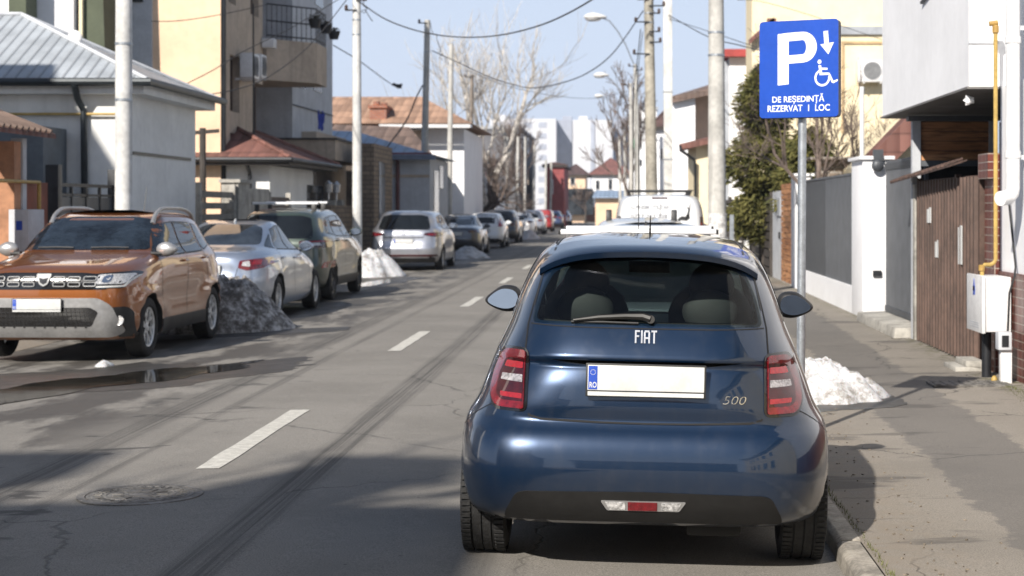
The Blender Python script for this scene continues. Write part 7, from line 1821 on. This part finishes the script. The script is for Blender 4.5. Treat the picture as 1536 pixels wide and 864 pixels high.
bare_tree('bare_tree', 'bare shrubby tree in front of the far peach house', (X(878,185), 185, 0), 5.5, .15, 41, spread=.7, levels=5, mT=M_bark, mC=M_twigd, upb=.1, first=.3, kids=(3,4), minr=.03)
bare_tree('bare_tree', 'thin bare tree between the far left poles', (X(790,125), 125, 0), 10, .15, 47, spread=.5, levels=5, mT=M_bark, mC=M_twigd, upb=.2, first=.3, kids=(3,4), minr=.025)
bare_tree('bare_tree', 'bare tree added unseen behind the viewer on the left so its twigs shade the road', (-6.9, 1.6, 0), 9.0, .15, 61, spread=.6, levels=5, mT=M_bark, mC=M_twigd, upb=.15, first=.38, kids=(3,4), minr=.012)  # unseen tree, added to cast soft shadow bands on the road
def conifer(name, label, base, H, rad, z0, seed, n=520):
    rr = random.Random(seed); base = Vector(base); t = thing(name, label, 'tree', base); b = MB(); b.tube([base, base+Vector((.05,0,H*.95))], [.10,.02], 8); b.build('trunk', M_bark, t, smooth=True)
    m, g, p = newmat('conifer_foliage'); pos = geo_pos(g); c = g.mix(g.ramp(g.noise(pos, 3.2, 5, .6), .35, .65), (.050,.058,.018), (.155,.145,.045)); c = g.mix(g.math('MULTIPLY', g.ramp(g.noise(pos, 22, 3), .5, .7), .5), c, (.20,.155,.06)); g.L(c, p.inputs['Base Color']); p.inputs['Roughness'].default_value = .8; p.inputs['Specular IOR Level'].default_value = .2
    b = MB()
    for k in range(n):
        h = rr.random()**.85; z = z0 + (H-z0)*h; prof = rad*(1-h)**.5*(.75+.35*math.sin(h*17+rr.uniform(-.5,.5))); prof *= min(1, .35+h*5)
        a = rr.uniform(0, 2*PI); q = rr.uniform(.35, 1.05)*prof; c_ = base + Vector((q*math.cos(a), q*math.sin(a), z - base.z)); out = Vector((math.cos(a), math.sin(a), rr.uniform(-.5,.15))).normalized()
        for j in range(16):
            d_ = (out + Vector((rr.uniform(-1,1), rr.uniform(-1,1), rr.uniform(-1.1,.5)))*.75).normalized(); L_ = rr.uniform(.10,.26); s_ = c_ + Vector((rr.uniform(-.15,.15), rr.uniform(-.15,.15), rr.uniform(-.15,.15))); e = s_ + d_*L_
            wv = d_.cross(Vector((rr.uniform(-1,1), rr.uniform(-1,1), rr.uniform(-1,1)))).normalized()*rr.uniform(.014,.030); b.poly([s_-wv*.4, s_.lerp(e,.5)-wv, e, s_.lerp(e,.5)+wv])
    b.build('crown', m, t, merge=False, recalc=False); return t
conifer('conifer', 'olive green conifer hanging over the pavement left of the parking sign', (X(1148,40.5), 40.5, .07), 5.05, 1.3, .95, 3, 1700)
conifer('conifer', 'smaller conifer shrub behind the sign pole under the bare tree', (X(1205,38.5), 37.2, .07), 3.35, .95, 1.5, 4, 500)
# leaf litter and grit beside the kerb, weeds along the wall
b = MB(); rr = random.Random(77)
for k in range(450):
    y = rr.uniform(6.8, 22); x = 1.18 + abs(rr.gauss(0, .35)); 
    if x > 3.3: continue
    a = rr.uniform(0, PI); s_ = rr.uniform(.003, .009); b.obox((x, y, pave_z(x)+.004), (math.cos(a), math.sin(a), rr.uniform(-.2,.2)), (-math.sin(a), math.cos(a), rr.uniform(-.2,.2)), (0,0,1), s_, s_*.5, .0025)
b.build('leaf_litter', mat('litter_brown', (.20,.17,.13), .9, var=.4, scale=30), kind='stuff', label='dry leaf crumbs and grit scattered beside the kerb', merge=False, recalc=False)
b = MB()
for k in range(1500):
    if rr.random() < .6: x, y = 3.45 - abs(rr.gauss(0, .07)), rr.uniform(12.0, 15.3)
    else: x, y = 1.16 + rr.uniform(0,.03), rr.uniform(6.8, 12)
    z = pave_z(x); a = rr.uniform(0, 2*PI); hh = rr.uniform(.008, .03); u = Vector((math.cos(a), math.sin(a), 0)); b.poly([(Vector((x,y,z)) - u*.002), (Vector((x,y,z)) + u*.002), (Vector((x,y,z+hh)) + Vector((-u.y,u.x,0))*hh*.6)])
b.build('weeds', mat('moss_green', (.11,.12,.035), .9, var=.3, scale=20), kind='stuff', label='low moss and weeds along the tiled wall and kerb joint', merge=False, recalc=False)
# ---------------------------------------------------------------- thin air haze over the street
m = bpy.data.materials.new('haze_air'); m.use_nodes = True; g = NT(m); g.n.remove(g.n['Principled BSDF'])
v = g.N('ShaderNodeVolumePrincipled'); v.inputs['Density'].default_value = .00035; v.inputs['Color'].default_value = (.80, .87, 1.0, 1); v.inputs['Anisotropy'].default_value = .2
g.L(v.outputs[0], g.n['Material Output'].inputs['Volume'])
b = MB(); b.box(-905, 905, -305, 1605, -1.2, 50); b.build('haze', m, kind='stuff')
